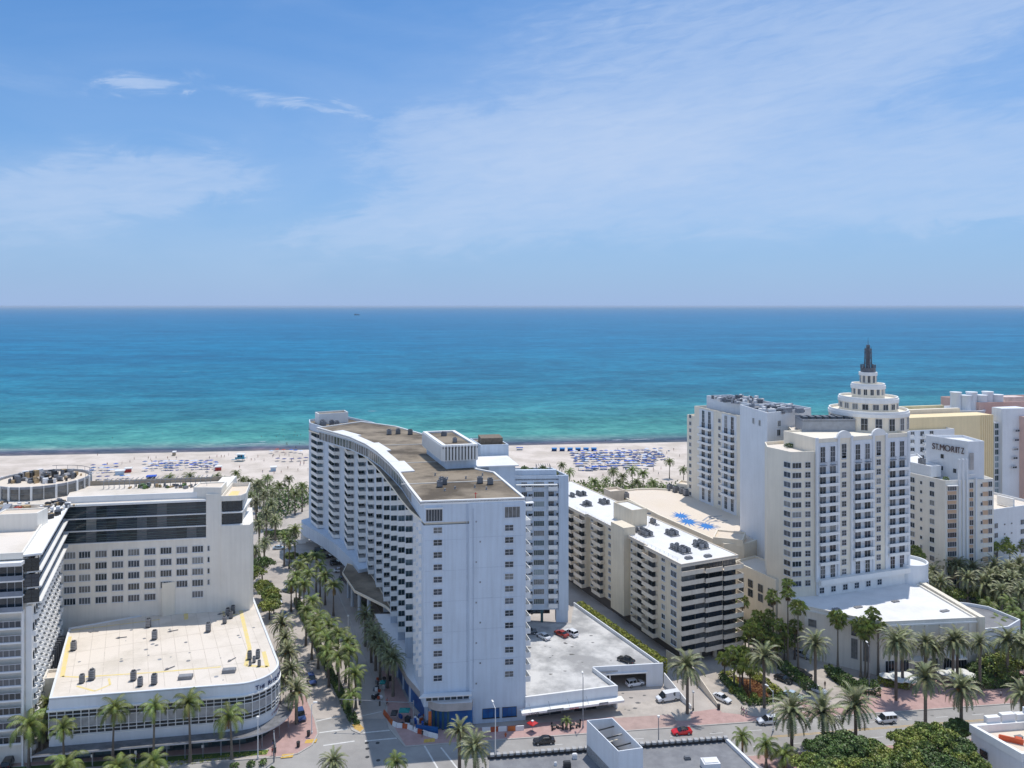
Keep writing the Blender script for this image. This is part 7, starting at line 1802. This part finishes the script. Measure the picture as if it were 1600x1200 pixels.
for k, (px_, py_, r_, h_) in enumerate(((480, 878, 3.5, 6), (410, 890, 4, 8), (395, 905, 4, 8), (455, 872, 2.5, 4), (1185, 1000, 4.5, 7), (1215, 1010, 4.5, 6), (1165, 1000, 4, 6), (1245, 995, 4.5, 6), (1560, 1045, 5, 6), (1590, 1035, 5, 7), (1535, 1050, 3.5, 4), (1450, 925, 4, 5), (1490, 930, 4, 5), (1560, 880, 5, 9), (1590, 900, 5, 8), (1540, 935, 4, 5), (1575, 975, 5, 5), (1425, 875, 3, 9))):
    p = at(px_, py_, h_*.5)
    lab = ('dark bush tree at the foot of the median palms', 'dense tree in the shade right of the left hotel', 'dense dark tree at the corner of the left hotel', 'low dark tree behind the median', 'leafy tree under the fan palms left of the podium', 'leafy tree under the fan palms in the middle', 'small tree beside the beige block balconies', 'leafy tree under the fan palms against the ballroom wall', 'dark hedge-like tree right of the garden umbrellas', 'dark tree at the right edge beside the ballroom', 'low dark tree next to the garden umbrellas', 'low tree under the courtyard palms, left', 'low tree under the courtyard palms, middle', 'tall yellow-green tree before the porthole building', 'green tree at the right edge before the porthole building', 'low tree beside the curved outbuilding', 'green undergrowth tree at the right edge', 'slim tree behind the round terrace of the grand hotel')[k]
    tree('broadleaf_tree', lab, p.x, p.y, r_, h_, f_dark if k % 3 == 1 else f_tree, 2400, .38)
for k, (a_, c_, w_, h_, m_) in enumerate((((1127, 1060), (1167, 1101), 1.3, 1.2, f_hedge), ((1168, 1101), (1208, 1098), 1.2, 1.0, f_hedge), ((1208, 1097), (1224, 1088), 1.2, 1.0, f_hedge), ((1180, 1055), (1222, 1087), 1.1, 1.0, f_yel), ((1127, 1059), (1145, 1055), 1.2, 1.1, f_yel),
        ((1222, 1044), (1273, 1085), 2.4, 1.9, f_hedge), ((1293, 1047), (1333, 1087), 1.8, 1.4, f_hedge), ((1300, 1055), (1345, 1085), 3.4, 1.8, f_dark), ((1345, 1080), (1372, 1082), 4.0, 2.2, f_dark), ((1372, 1068), (1420, 1075), 2.2, 1.4, f_yel), ((1500, 1075), (1600, 1068), 3, 2.2, f_dark), ((412, 842), (465, 838), 4.5, 2.6, f_hedge))):
    p, q = at(*a_), at(*c_)
    hedge(('left edge hedge of the red planted island', 'front edge hedge of the red planted island', 'short right hedge of the red planted island', 'yellow-green hedge on the back right of the planted island', 'short yellow-green hedge at the back of the planted island', 'thick trimmed hedge between the two hotel drives', 'hedge curving along the ballroom drive', 'dark planting along the foot of the ballroom wall', 'dense bushes at the corner of the ballroom', 'yellow-green hedge under the garden umbrellas', 'dark hedge right of the garden umbrellas', 'thick green hedge behind the plaza near the beach')[k], (p.x, p.y), (q.x, q.y), w_, h_, m_, 24, leaf=.34)
# median planting
hedge('dark low hedge running along the left side of the street median', (Ml(174)+.8, 174.5), (Ml(246)+.8, 246), 1.1, 1.5, f_dark, 26, leaf=.32)
cover('groundcover', [(Ml(174)+1.3, 174), (Ml(174)+2.6, 174), (Ml(246)+2.6, 246), (Ml(246)+1.3, 246)], 2600, .38, f_hedge, .55, z=.03)
isl = [xy(1131, 1061), xy(1145, 1057), xy(1180, 1060), xy(1221, 1089), xy(1207, 1096), xy(1168, 1099)]
sheet('planting_bed', isl, .03, soil)
cover('groundcover', [xy(1146, 1060), xy(1178, 1064), xy(1200, 1082), xy(1200, 1094), xy(1172, 1092)], 2600, .3, f_red, .4, z=.03)
cover('groundcover', [xy(1131, 1061), xy(1150, 1058), xy(1170, 1092), xy(1200, 1095), xy(1205, 1097), xy(1168, 1099)], 1300, .34, f_yel, .5, z=.03)
for k, (px_, py_, r_) in enumerate(((1182, 1062, 1.4), (1204, 1080, 1.1), (1178, 1090, 1.0), (1145, 1080, 1.0))):
    p = at(px_, py_, .3); shrub(('large', 'right', 'front', 'left')[k]+' yellow-green bush in the planted island', p.x, p.y, r_, 1.3, f_yel, n=300)
# dune vegetation
cover('dune_scrub', [(-340, 380), (-150, 378), (-120, 372), (-60, 385), (-20, 400), (-20, 412), (-110, 402), (-160, 405), (-340, 404)], 9000, .95, f_scrub, 2.6)
cover('dune_scrub', [(10, 372), (40, 388), (62, 366), (110, 352), (190, 350), (190, 398), (110, 399), (60, 404), (30, 406), (14, 404)], 11000, .95, f_scrub, 3.2)
cover('dune_scrub', [(-112, 330), (-104, 330), (-96, 372), (-100, 380), (-120, 380)], 2500, .7, f_dark, 2.5)
cover('grass_tufts', [(-110, 149), (-52, 162.7), (-52, 164.2), (-110, 153)], 1600, .25, f_yel, .12, z=.03)
cover('undergrowth', [xy(1440, 925), xy(1500, 935), xy(1600, 990), xy(1600, 880), xy(1440, 885)], 6500, .6, f_dark, 1.4)
cover('undergrowth', [xy(1140, 1000), xy(1240, 1015), xy(1262, 1008), xy(1200, 965), xy(1155, 960)], 3500, .5, f_dark, 1.5)
cover('undergrowth', [(-128, 148), (-104, 150), (-110, 172), (-140, 170)], 3500, .45, f_dark, 1.6)
cover('leafy_shrubs', [xy(560, 925), xy(580, 940), xy(592, 960), xy(580, 965), xy(565, 950)], 900, .4, f_hedge, 1.2)
for k, (px_, py_) in enumerate(((366, 1199), (392, 1196), (411, 1194), (425, 1205))):
    p = at(px_, py_); shrub(('left', 'middle', 'right', 'lowest')[k]+' small dark bush on the grass strip near the corner', p.x, p.y, .9, .9, f_dark, n=150)

# ================================================================ STREET FURNITURE
def lamp(label, px_, py_, h, arm=0.0, adeg=0, cat='street lamp', name='street_lamp', group=None, m=greym):
    p = at(px_, py_); t = thing(name, label, cat, (p.x, p.y, 0), group)
    b = MB(); b.tube((p.x, p.y, 0), (p.x, p.y, h), .13, .08, 8); b.disc(p.x, p.y, .22, 0, .5, 8); b.build('pole', [m], t)
    hx, hy = p.x+arm*math.cos(R(adeg)), p.y+arm*math.sin(R(adeg))
    if arm: b = MB(); b.tube((p.x, p.y, h-.3), (hx, hy, h+.4), .06, .05, 6); b.build('arm', [m], t)
    b = MB(); b.box(hx, hy, h+(.35 if arm else 0), .9 if arm else .5, .32 if arm else .5, .18 if arm else .35, R(adeg)); b.disc(hx, hy, .2, h+(.3 if arm else -.1), h+(.36 if arm else 0), 8); b.build('lamp_head', [whitepaint], t)
    return t
lamp('tall grey street lamp before the white shop canopy', 911, 1137, 11.4, 1.4, 90)
lamp('street lamp on the near pavement beside the sign box', 1029, 1160, 5.5)
lamp('slim street lamp in front of the blue film windows', 774, 1192, 11.5, 1.8, 110, m=whitepaint)
lamp('white curved street lamp by the planted island', 1208, 1142, 9, 1.8, 120, m=whitepaint)
lamp('tall pale street lamp in front of the ballroom corner', 1358, 1086, 12, 1.2, 90)
lamp('white street lamp in front of the rounded corner', 403, 1185, 8.5, 0, 0, m=whitepaint)
lamp('thin lamp post beside the lot and large date palm', 1083, 1110, 4.2, 0, 0, m=darkm)
lamp('slim lamp on the right lane pavement between palm rows', 544, 990, 5, 0, 0, m=whitepaint)
lamp('short lamp at the left kerb near the stop line', 487, 1146, 6.5, .8, 0, m=whitepaint)
def signal(label, px_, py_, h, arm, adeg):
    p = at(px_, py_); t = thing('traffic_signal', label, 'traffic signal', (p.x, p.y, 0))
    b = MB(); b.tube((p.x, p.y, 0), (p.x, p.y, h+.5), .16, .12, 8); b.build('pole', [greym], t)
    ex, ey = p.x+arm*math.cos(R(adeg)), p.y+arm*math.sin(R(adeg)); b = MB(); b.tube((p.x, p.y, h), (ex, ey, h+.2), .11, .06, 6); b.build('mast_arm', [greym], t)
    for k in (.45, .72, .96):
        x, y = p.x+arm*k*math.cos(R(adeg)), p.y+arm*k*math.sin(R(adeg)); b = MB(); b.box(x, y-.1, h-.9, .38, .3, 1.05); b.build('signal_head', [darkm], t)
    return t
signal('long traffic signal arm reaching over the mouth of the side street', 646, 1142, 6.3, 17, 176)
signal('traffic signal post with arm at the lower left corner kerb', 428, 1190, 6, 6, -70)
def bin_(label, px_, py_):
    p = at(px_, py_); b = MB(); b.tube((0, 0, 0), (0, 0, 1.0), .34, .38, 12); b.disc(0, 0, .42, 1.0, 1.12, 12); tag(inst(b.mesh('litter_bin', darkm), 'litter_bin', None, p.x, p.y, .004), label, 'litter bin')
bin_('black litter bin on the brick pavement of the rounded corner', 466, 1167); bin_('small dark post bin beside the sign on the corner', 482, 1150); bin_('dark bin at the ramp wall before the white sedan', 1123, 1108)
# garden umbrellas
umb_c = mat('white_canvas', (.80, .80, .76), .8, .04, 1)
def umbrella(label, px_, py_, m, r=1.75, h=2.5, group=None, n=8, ribs=True):
    p = at(px_, py_, h); t = thing('parasol', label, 'umbrella', (p.x, p.y, 0), group)
    b = MB(); b.tube((0, 0, 0), (0, 0, h+.1), .04, .04, 6); b.disc(0, 0, .3, 0, .1, 10); o = inst(b.mesh('pole', greym), 'pole', t, p.x, p.y, 0)
    b = MB()
    P = [(r*math.cos(2*math.pi*k/n), r*math.sin(2*math.pi*k/n), h-.35) for k in range(n)]
    for k in range(n): b.tri((0, 0, h+.12), P[k], P[(k+1) % n]); b.quad(P[k], (P[k][0], P[k][1], h-.5), (P[(k+1) % n][0], P[(k+1) % n][1], h-.5), P[(k+1) % n])
    inst(b.mesh('canopy', m), 'canopy', t, p.x, p.y, 0); return t
for k, (px_, py_) in enumerate(((1385, 1053), (1401, 1051), (1415, 1051), (1404, 1059), (1421, 1060), (1428, 1058), (1475, 1048), (1489, 1045), (1503, 1046), (1502, 1053), (1515, 1052), (1532, 1045), (1494, 1055))):
    umbrella(f'round white garden umbrella before the ballroom front, {ORD[k]} from the left', px_, py_, umb_c, group='white garden umbrellas')
tb = MB(); tb.disc(0, 0, .5, .7, .75, 12); tb.tube((0, 0, 0), (0, 0, .7), .04, .04, 6)
for a in (0, 2.1, 4.2): tb.box(.85*math.cos(a), .85*math.sin(a), 0, .42, .42, .45, a); tb.box(1.05*math.cos(a), 1.05*math.sin(a), .45, .06, .42, .45, a)
tbm = tb.mesh('cafe_table', darkm)
t = umbrella('red and white tilted umbrella at the left end of the shop canopy', 832, 1127, redm, 1.3, 2.3, n=4); 
b = MB(); b.disc(0, 0, .35, 2.25, 2.5, 4); inst(b.mesh('white_badge', whitepaint), 'badge', t, t.location.x, t.location.y, 0)
for k, (px_, py_) in enumerate(((866, 1138), (876, 1137), (895, 1137), (903, 1133))):
    p = at(px_, py_); tag(inst(tbm, 'cafe_table', None, p.x, p.y, .004, k), f'dark cafe table set under the white shop canopy, {ORD[k]} from the left', 'table', 'cafe tables')
# construction barriers round the corner
bar = MB(); bar.loft([[(-.95, -.28, 0), (-.95, .28, 0), (-.95, .1, .95), (-.95, -.1, .95)], [(.95, -.28, 0), (.95, .28, 0), (.95, .1, .95), (.95, -.1, .95)]])
bar_o = bar.mesh('barrier', orange); bar_w = bar.mesh('barrier', roofwhite)
path_ = [(600, 1115), (604, 1120), (609, 1127), (614, 1133), (620, 1136), (629, 1137), (637, 1138), (645, 1141), (653, 1145), (661, 1147), (669, 1150), (677, 1152), (684, 1154)]
for k, ((x0, y0), (x1, y1)) in enumerate(zip(path_, path_[1:])):
    p, q = at(x0, y0), at(x1, y1); o_ = k in (0, 1, 2, 5, 8)
    L = math.hypot(q.x-p.x, q.y-p.y); o = inst(bar_o if o_ else bar_w, 'road_barrier', None, (p.x+q.x)/2, (p.y+q.y)/2, .006, math.atan2(q.y-p.y, q.x-p.x), (L/2.0, 1, 1)); tag(o, f'{"orange" if o_ else "white"} plastic road barrier at the building corner, {ORD[k]} from the side street', 'barrier', 'plastic barriers round the corner')
for k, (px_, o_) in enumerate(((760, 0), (773, 1), (785, 0), (800, 1), (812, 0))):
    p = at(px_, 1143-k*.6); o = inst(bar_o if o_ else bar_w, 'road_barrier', None, p.x, p.y, .006, R(7)); tag(o, f'{"orange" if o_ else "white"} plastic barrier before the blue film windows, {ORD[k]} from the left', 'barrier', 'plastic barriers along the front')
def tent(label, px_, py_, m, w=2.4, d=1.8, h=2.2):
    p = at(px_, py_); t = thing('canopy_tent', label, 'tent', (p.x, p.y, 0))
    b = MB()
    for sx in (-1, 1):
        for sy in (-1, 1): b.box(p.x+sx*w/2, p.y+sy*d/2, 0, .07, .07, h)
    b.build('legs', [greym], t)
    b = MB(); c = (p.x, p.y, h+.5); q = [(p.x-w/2, p.y-d/2, h), (p.x+w/2, p.y-d/2, h), (p.x+w/2, p.y+d/2, h), (p.x-w/2, p.y+d/2, h)]
    for k in range(4): b.tri(c, q[k], q[(k+1) % 4]); b.quad(q[k], (*q[k][:2], h-.25), (*q[(k+1) % 4][:2], h-.25), q[(k+1) % 4])
    b.build('canopy', [m], t)
tent('teal canopy tent inside the construction area at the corner', 632, 1124, teal); tent('dark canopy beside the teal tent at the corner', 616, 1126, darkm, 1.4, 2.2, 1.9); tent('small teal canopy on the pavement between the podium palms', 598, 1078, teal, 1.4, 1.4, 2.0)
bb_ = MB(); bb_.box(0, 0, .3, 5.2, .12, 1.4); 
for x in (-2.4, 0, 2.4): bb_.box(x, 0, 0, .12, .5, .3)
p = at(667, 1146); tag(inst(bb_.mesh('site_banner', bluewrap), 'site_banner', None, p.x, p.y, .006, R(-12)), 'dark blue banner board on the fence at the building corner', 'banner')
p = at(640, 1128); clutter('site_materials', 'building materials stacked inside the corner site', p.x-2.5, p.x+5, p.y-1.5, p.y+2.2, .01, 26, [bluec, greym, roofwhite, orange, darkm], 1.4, 1.2)
p = at(590, 1085); clutter('site_materials', 'red and white site clutter on the pavement by the podium', p.x-1.5, p.x+2, p.y-3, p.y+8, .01, 26, [orange, greym, roofwhite, darkm], 1.1, .9)
# bench-like bollards and signs
def sign_post(label, px_, py_, h=2.3, m=whitepaint):
    p = at(px_, py_); b = MB(); b.tube((0, 0, 0), (0, 0, h), .05, .05, 6); b.box(0, -.06, h-.6, .5, .04, .6); tag(inst(b.mesh('sign_post', m), 'sign_post', None, p.x, p.y, .004), label, 'sign')
sign_post('white parking sign post under the canopy of the low building, left', 144, 1196); sign_post('white parking sign post under the canopy of the low building, middle', 212, 1190); sign_post('white sign post on the brick pavement before the canopy, right', 317, 1181)
hy = MB(); hy.tube((0, 0, 0), (0, 0, .7), .16, .14, 8); hy.disc(0, 0, .2, .7, .8, 8); hy.box(0, 0, .4, .6, .14, .14)
p = at(790, 1151); tag(inst(hy.mesh('fire_hydrant', orange), 'fire_hydrant', None, p.x, p.y, .004), 'small hydrant and bicycle stand spot at the kerb before the barriers', 'hydrant')

# ================================================================ BEACH
lounge = MB(); lounge.box(0, 0, .3, .9, 1.5, .1); lounge.loft([[(-.32, .62, .3), (.32, .62, .3), (.32, .70, .3), (-.32, .70, .3)], [(-.32, 1.05, .75), (.32, 1.05, .75), (.32, 1.12, .72), (-.32, 1.12, .72)]])
for sx in (-.28, .28):
    for sy in (-.55, .55): lounge.box(sx, sy, 0, .06, .06, .3)
lmesh = {c: lounge.mesh('sun_lounger', m) for c, m in (('white', mat('white_lounger', (.72, .74, .78), .7)), ('blue', bluec))}
ub = MB(); n = 8; r = 1.5; ub.tube((0, 0, 0), (0, 0, 2.1), .03, .03, 5, 1)
Pq = [(r*math.cos(2*math.pi*k/n), r*math.sin(2*math.pi*k/n), 1.75) for k in range(n)]
for k in range(n): ub.tri((0, 0, 2.15), Pq[k], Pq[(k+1) % n], 0)
umesh = {c: ub.mesh('beach_umbrella', [m, greym]) for c, m in (('blue', bluec), ('white', mat('pale_blue_canvas', (.62, .68, .80), .8)), ('dark', mat('navy_canvas', (.03, .05, .20), .8)))}
def bz(x, y):
    d = y-shore(x)
    return .9+(.6-.9)*min(1, max(0, (y-410)/max(1, (shore(x)-32-410)))) if d < -32 else max(.05, .6-(d+32)/26*.55)
def field(where, g0, rows):
    for rw, (pa, pb, n_) in enumerate(rows):
        for k in range(n_):
            t = (k+random.uniform(-.25, .25))/max(1, n_-1); q = (pa[0]+(pb[0]-pa[0])*t, pa[1]+(pb[1]-pa[1])*t+random.uniform(-.35, .35)); p = at(*q)
            z = bz(p.x, p.y); c = random.choice(('blue', 'white', 'dark', 'blue'))
            if random.random() < .62: tag(inst(umesh[c], 'beach_umbrella', None, p.x, p.y, z-.03, random.uniform(0, .7)), f"{ {'blue': 'blue', 'white': 'pale', 'dark': 'navy'}[c]} beach umbrella in the {ORD[rw]} line of the {where}", 'beach umbrella', f"{ {'blue': 'blue', 'white': 'pale', 'dark': 'navy'}[c]} umbrellas, {ORD[rw]} line of the {where}")
            c = random.choice(('white', 'white', 'blue'))
            if random.random() < .75: tag(inst(lmesh[c], 'sun_lounger', None, p.x+1.3, p.y-1.2, z-.01, random.uniform(2.2, 2.7)), f'{c} sun lounger in the {ORD[rw]} line of the {where}', 'sun lounger', f'{c} loungers, {ORD[rw]} line of the {where}')
field('dense cluster beyond the sandy roofed hall', 0,
      [((893+j*1.5, 710+j*3.3), (1030+j*5 if j < 3 else 1020, 709+j*3.3), 27-(3 if j > 4 else 0)) for j in range(7)]+[((905, 737), (1010, 734), 10), ((966, 707), (1040, 706), 9), ((990, 716), (1034, 715), 10), ((990, 722), (1042, 720), 10)])
field('rows beyond the left hotel', 0,
      [((228, 727+j*3.6), (338, 725+j*3.2), 15) for j in range(4)]+[((145, 733), (182, 731), 5), ((144, 741), (182, 740), 6), ((154, 752), (200, 750), 5), ((143, 737), (170, 737), 3)])
for k in range(6):
    p = at(866+k*12.4, 706); z = bz(p.x, p.y); t = thing('beach_cabana', f'blue beach cabana, {ORD[k]} from the left in the row near the water', 'cabana', (p.x, p.y, z), 'blue cabanas near the water')
    b = MB(); b.box(p.x, p.y+.8, z, 3.2, .15, 1.5); b.box(p.x-1.5, p.y, z, .12, 1.8, 1.4); b.box(p.x+1.5, p.y, z, .12, 1.8, 1.4); b.build('frame', [bluec], t)
    b = MB(); rings = []
    for i in range(6): a = math.pi*i/5; rings.append([(p.x-1.7, p.y+.1-1.1*math.cos(a), z+1.4+.9*math.sin(a)), (p.x+1.7, p.y+.1-1.1*math.cos(a), z+1.4+.9*math.sin(a))])
    for r0_, r1_ in zip(rings, rings[1:]): b.quad(r0_[0], r0_[1], r1_[1], r1_[0])
    b.build('hood', [mat('bright_blue_canvas', (.04, .26, .62), .7)], t)
for k, (px_, py_) in enumerate(((905, 731), (930, 735), (943, 736), (960, 734), (979, 733), (1016, 731), (921, 738), (806+6, 704))):
    p = at(px_, py_); z = bz(p.x, p.y); t = thing('beach_cabana', f'blue striped day tent standing apart on the sand, {ORD[k]} of the scattered ones', 'cabana', (p.x, p.y, z), 'scattered blue day tents')
    b = MB(); b.prism([(p.x-2.2, p.y-1), (p.x+2.2, p.y-1), (p.x+2.2, p.y+1), (p.x-2.2, p.y+1)], z+1.5, z+1.75, 0); b.build('roof', [bluec], t)
    b = MB()
    for sx in (-2, 2): b.box(p.x+sx, p.y+.9, z, .1, .1, 1.5); b.box(p.x+sx, p.y-.9, z, .1, .1, 1.5)
    b.box(p.x, p.y+.6, z+.2, 3.6, 1.2, .4); b.build('frame', [mat('white_lounger', (0, 0, 0))], t)
# lifeguard tower and kiosks
p = at(376, 722); z = bz(p.x, p.y); LT = thing('lifeguard_tower', 'bright blue lifeguard hut on stilts with a ramp near the water', 'lifeguard tower', (p.x, p.y, z))
cyan = mat('cyan_paint', (.03, .38, .62), .6)
b = MB()
for sx in (-1.6, 1.6):
    for sy in (-1.4, 1.4): b.box(p.x+sx, p.y+sy, z, .2, .2, 1.6)
b.build('stilts', [mat('tan_timber', (.45, .36, .25), .8)], LT)
b = MB(); b.box(p.x, p.y, z+1.6, 5.4, 4.4, .2); b.box(p.x, p.y-2.1, z+1.8, 5.4, .08, .9); b.box(p.x-4, p.y, z+.8, 3, 1.2, .15); b.build('deck', [mat('teal_deck', (.05, .30, .42), .7)], LT)
b = MB(); b.box(p.x, p.y+.3, z+1.8, 3.4, 2.8, 2.3); b.build('cabin', [cyan], LT)
b = MB(); b.box(p.x, p.y, z+4.1, 5.0, 4.2, .3); b.box(p.x, p.y, z+4.4, 3.5, 3, .25); b.build('roof', [whitepaint], LT)
b = MB(); b.box(p.x-.7, p.y-1.12, z+2.6, .9, .06, .9); b.box(p.x+.8, p.y-1.12, z+1.9, .8, .06, 1.9); b.build('window', [darkm], LT)
for k, (px_, py_) in enumerate(((200, 740), (341, 737), (272, 712), (236, 753), (427, 738), (187, 744), (379, 690))):
    if k == 6: continue
    p = at(px_, py_); z = bz(p.x, p.y) if p.y > 410 else .9
    t = thing('beach_kiosk', ('white kiosk with a red front among the loungers, left', 'white kiosk with a red front at the right end of the loungers', 'tiny white kiosk near the waterline', 'dark framed beach tent behind the roof fence', 'pale blue hut alone on the sand beside the tower', 'low pale blue trailer between the left loungers')[k], 'kiosk', (p.x, p.y, z))
    w_ = (4, 4, 2.2, 5, 3.6, 5)[k]
    b = MB(); b.box(p.x, p.y, z, w_*.8, 3, 2.0, .3); b.build('wall', [(CLOTH['red'], CLOTH['red'], CLOTH['khaki'], darkm, mat('pale_blue_wall', (.45, .60, .75), .8), mat('pale_blue_wall', (0, 0, 0)))[k]], t)
    b = MB(); b.box(p.x, p.y+.4, z+2.0, w_, 4, .5, .3); b.build('roof', [(roofwhite, roofwhite, roofwhite, bluec, roofwhite, roofwhite)[k]], t)
# bathers
tops = ['white', 'black', 'red', 'blue', 'pink', None, None, None]
for k in range(70):
    if k < 26: px_, py_ = random.uniform(385, 482), random.uniform(712, 745)
    elif k < 50: px_, py_ = random.uniform(150, 385), random.uniform(712, 735)
    else: px_, py_ = random.uniform(900, 1075), random.uniform(696, 748)
    p = at(px_, py_)
    if p.y > shore(p.x)-1: continue
    ps, tp_, bt = random.choice(('walk', 'stand')), random.choice(tops), random.choice(('black', 'blue', 'red', 'khaki')); wh = ('between the lifeguard hut and the tower', 'beyond the left hotel', 'by the dense umbrella cluster')[0 if k < 26 else (1 if k < 50 else 2)]
    person(ps, tp_, bt, f"{'walking' if ps == 'walk' else 'standing'} bather, {'bare chested' if tp_ is None else tp_+' top'}, {bt} shorts, on the sand {wh}", p.x, p.y, bz(p.x, p.y), random.uniform(0, 360), f'bathers {ps} {tp_} {bt} {wh}')
for k in range(34):
    px_ = random.uniform(50, 1070) if k % 2 else random.uniform(430, 480); p = at(px_, random.uniform(671, 699))
    if p.y < shore(p.x)+3: continue
    person('stand', None, 'black', 'swimmer standing in the shallow water '+('off the tower' if px_ < 600 else 'off the dense umbrella cluster')+', a dark speck', p.x, p.y, -1.1, random.uniform(0, 360), 'swimmers in the shallow water '+('near' if px_ < 600 else 'far'))
for k, (px_, py_, c_) in enumerate(((433, 705, 'red'), (443, 706, 'red'), (455, 706, 'blue'), (462, 707, 'blue'), (470, 708, 'white'), (434, 721, 'dark'), (444, 722, 'dark'), (456, 722, 'dark'), (468, 721, 'dark'), (478, 720, 'dark'), (424, 708, 'white'))):
    p = at(px_, py_+1); m_ = umesh.get(c_) or umesh['dark']
    if c_ == 'red':
        if 'red' not in umesh: umesh['red'] = ub.mesh('beach_umbrella', [mat('red_canvas', (.50, .10, .05), .8), greym])
        m_ = umesh['red']
    tag(inst(m_, 'beach_umbrella', None, p.x, p.y, bz(p.x, p.y)-.03), f'{ {"red": "red", "blue": "blue", "white": "pale", "dark": "navy"}[c_]} umbrella on the sand between the lifeguard hut and the tower, {ORD[k]} in the group', 'beach umbrella', 'umbrellas beside the tower')
# ship
p = at(558, 492.5); t = thing('ship', 'tiny cargo ship far out near the horizon', 'ship', (p.x, p.y, -.2))
b = MB(); s_ = p.y/FPX; L_ = 9*s_
b.loft([[(p.x-L_/2, p.y-4, -.2), (p.x-L_/2, p.y+4, -.2), (p.x-L_/2-2, p.y+5, 1.0*s_), (p.x-L_/2-2, p.y-5, 1.0*s_)], [(p.x+L_*.4, p.y-4, -.2), (p.x+L_*.4, p.y+4, -.2), (p.x+L_/2, p.y+3, 1.1*s_), (p.x+L_/2, p.y-3, 1.1*s_)]]); b.build('hull', [mat('ship_hull', (.10, .05, .05), .7)], t)
b = MB(); b.box(p.x-L_*.32, p.y, 1.0*s_, L_*.16, 8, 1.6*s_); b.box(p.x+L_*.05, p.y, 1.0*s_, L_*.2, 8, .7*s_); b.build('superstructure', [steel], t)
# boardwalk gate and wall by the plaza
lowwall('low white wall behind the plaza before the beach hedge', xy(437, 851), xy(478, 849), 1.6, whitepaint)
lowwall('white gate wall beside the beach end of the tower', xy(470, 846), xy(482, 846), 5.0, whitepaint, th=.6)

stain = mat('oil_stain', (.16, .155, .15), .8, .2, 2); patchm = mat('asphalt_patch', (.22, .21, .20), .95, .1, 1)
def blot(name, x, y, z, r, m, sy=.6):
    b = MB(); n = 11; rr = [r*random.uniform(.6, 1.15) for _ in range(n)]
    b.v = [(x+rr[k]*math.cos(2*math.pi*k/n), y+rr[k]*sy*math.sin(2*math.pi*k/n), z) for k in range(n)]; b.f = [tuple(range(n))]; b.m = [0]; return b.build(name, m)
for k in range(26):
    x, y = random.uniform(4, 30), random.uniform(183, 212)
    if x < 19+(y-190)*-.0 or (y > 195 and x < 33-(y-195)*.5): 
        if x < 18 or y > 194: blot('oil_stain', x, y, 4.512+.001*k, random.uniform(.25, .8), stain).parent = None; struct(bpy.context.scene.collection.objects[-1])
for k in range(22):
    x = random.uniform(-60, 130); y = 156.8+.125*x+random.uniform(.5, 11); blot('road_patch', x, y, -.1225+.0002*k, random.uniform(.3, 1.3), patchm if k % 2 else stain, .5); struct(bpy.context.scene.collection.objects[-1])
for k in range(12):
    x, y = random.uniform(26, 42), random.uniform(180, 189)
    blot('oil_stain', x, y, .0125+.0003*k, random.uniform(.2, .7), stain); struct(bpy.context.scene.collection.objects[-1])
for k in range(10):
    y = random.uniform(182, 255); x = Ll(y)+random.uniform(2, 6); blot('oil_stain', x, y, -.117+.0003*k, random.uniform(.2, .6), stain, 1.2); struct(bpy.context.scene.collection.objects[-1])
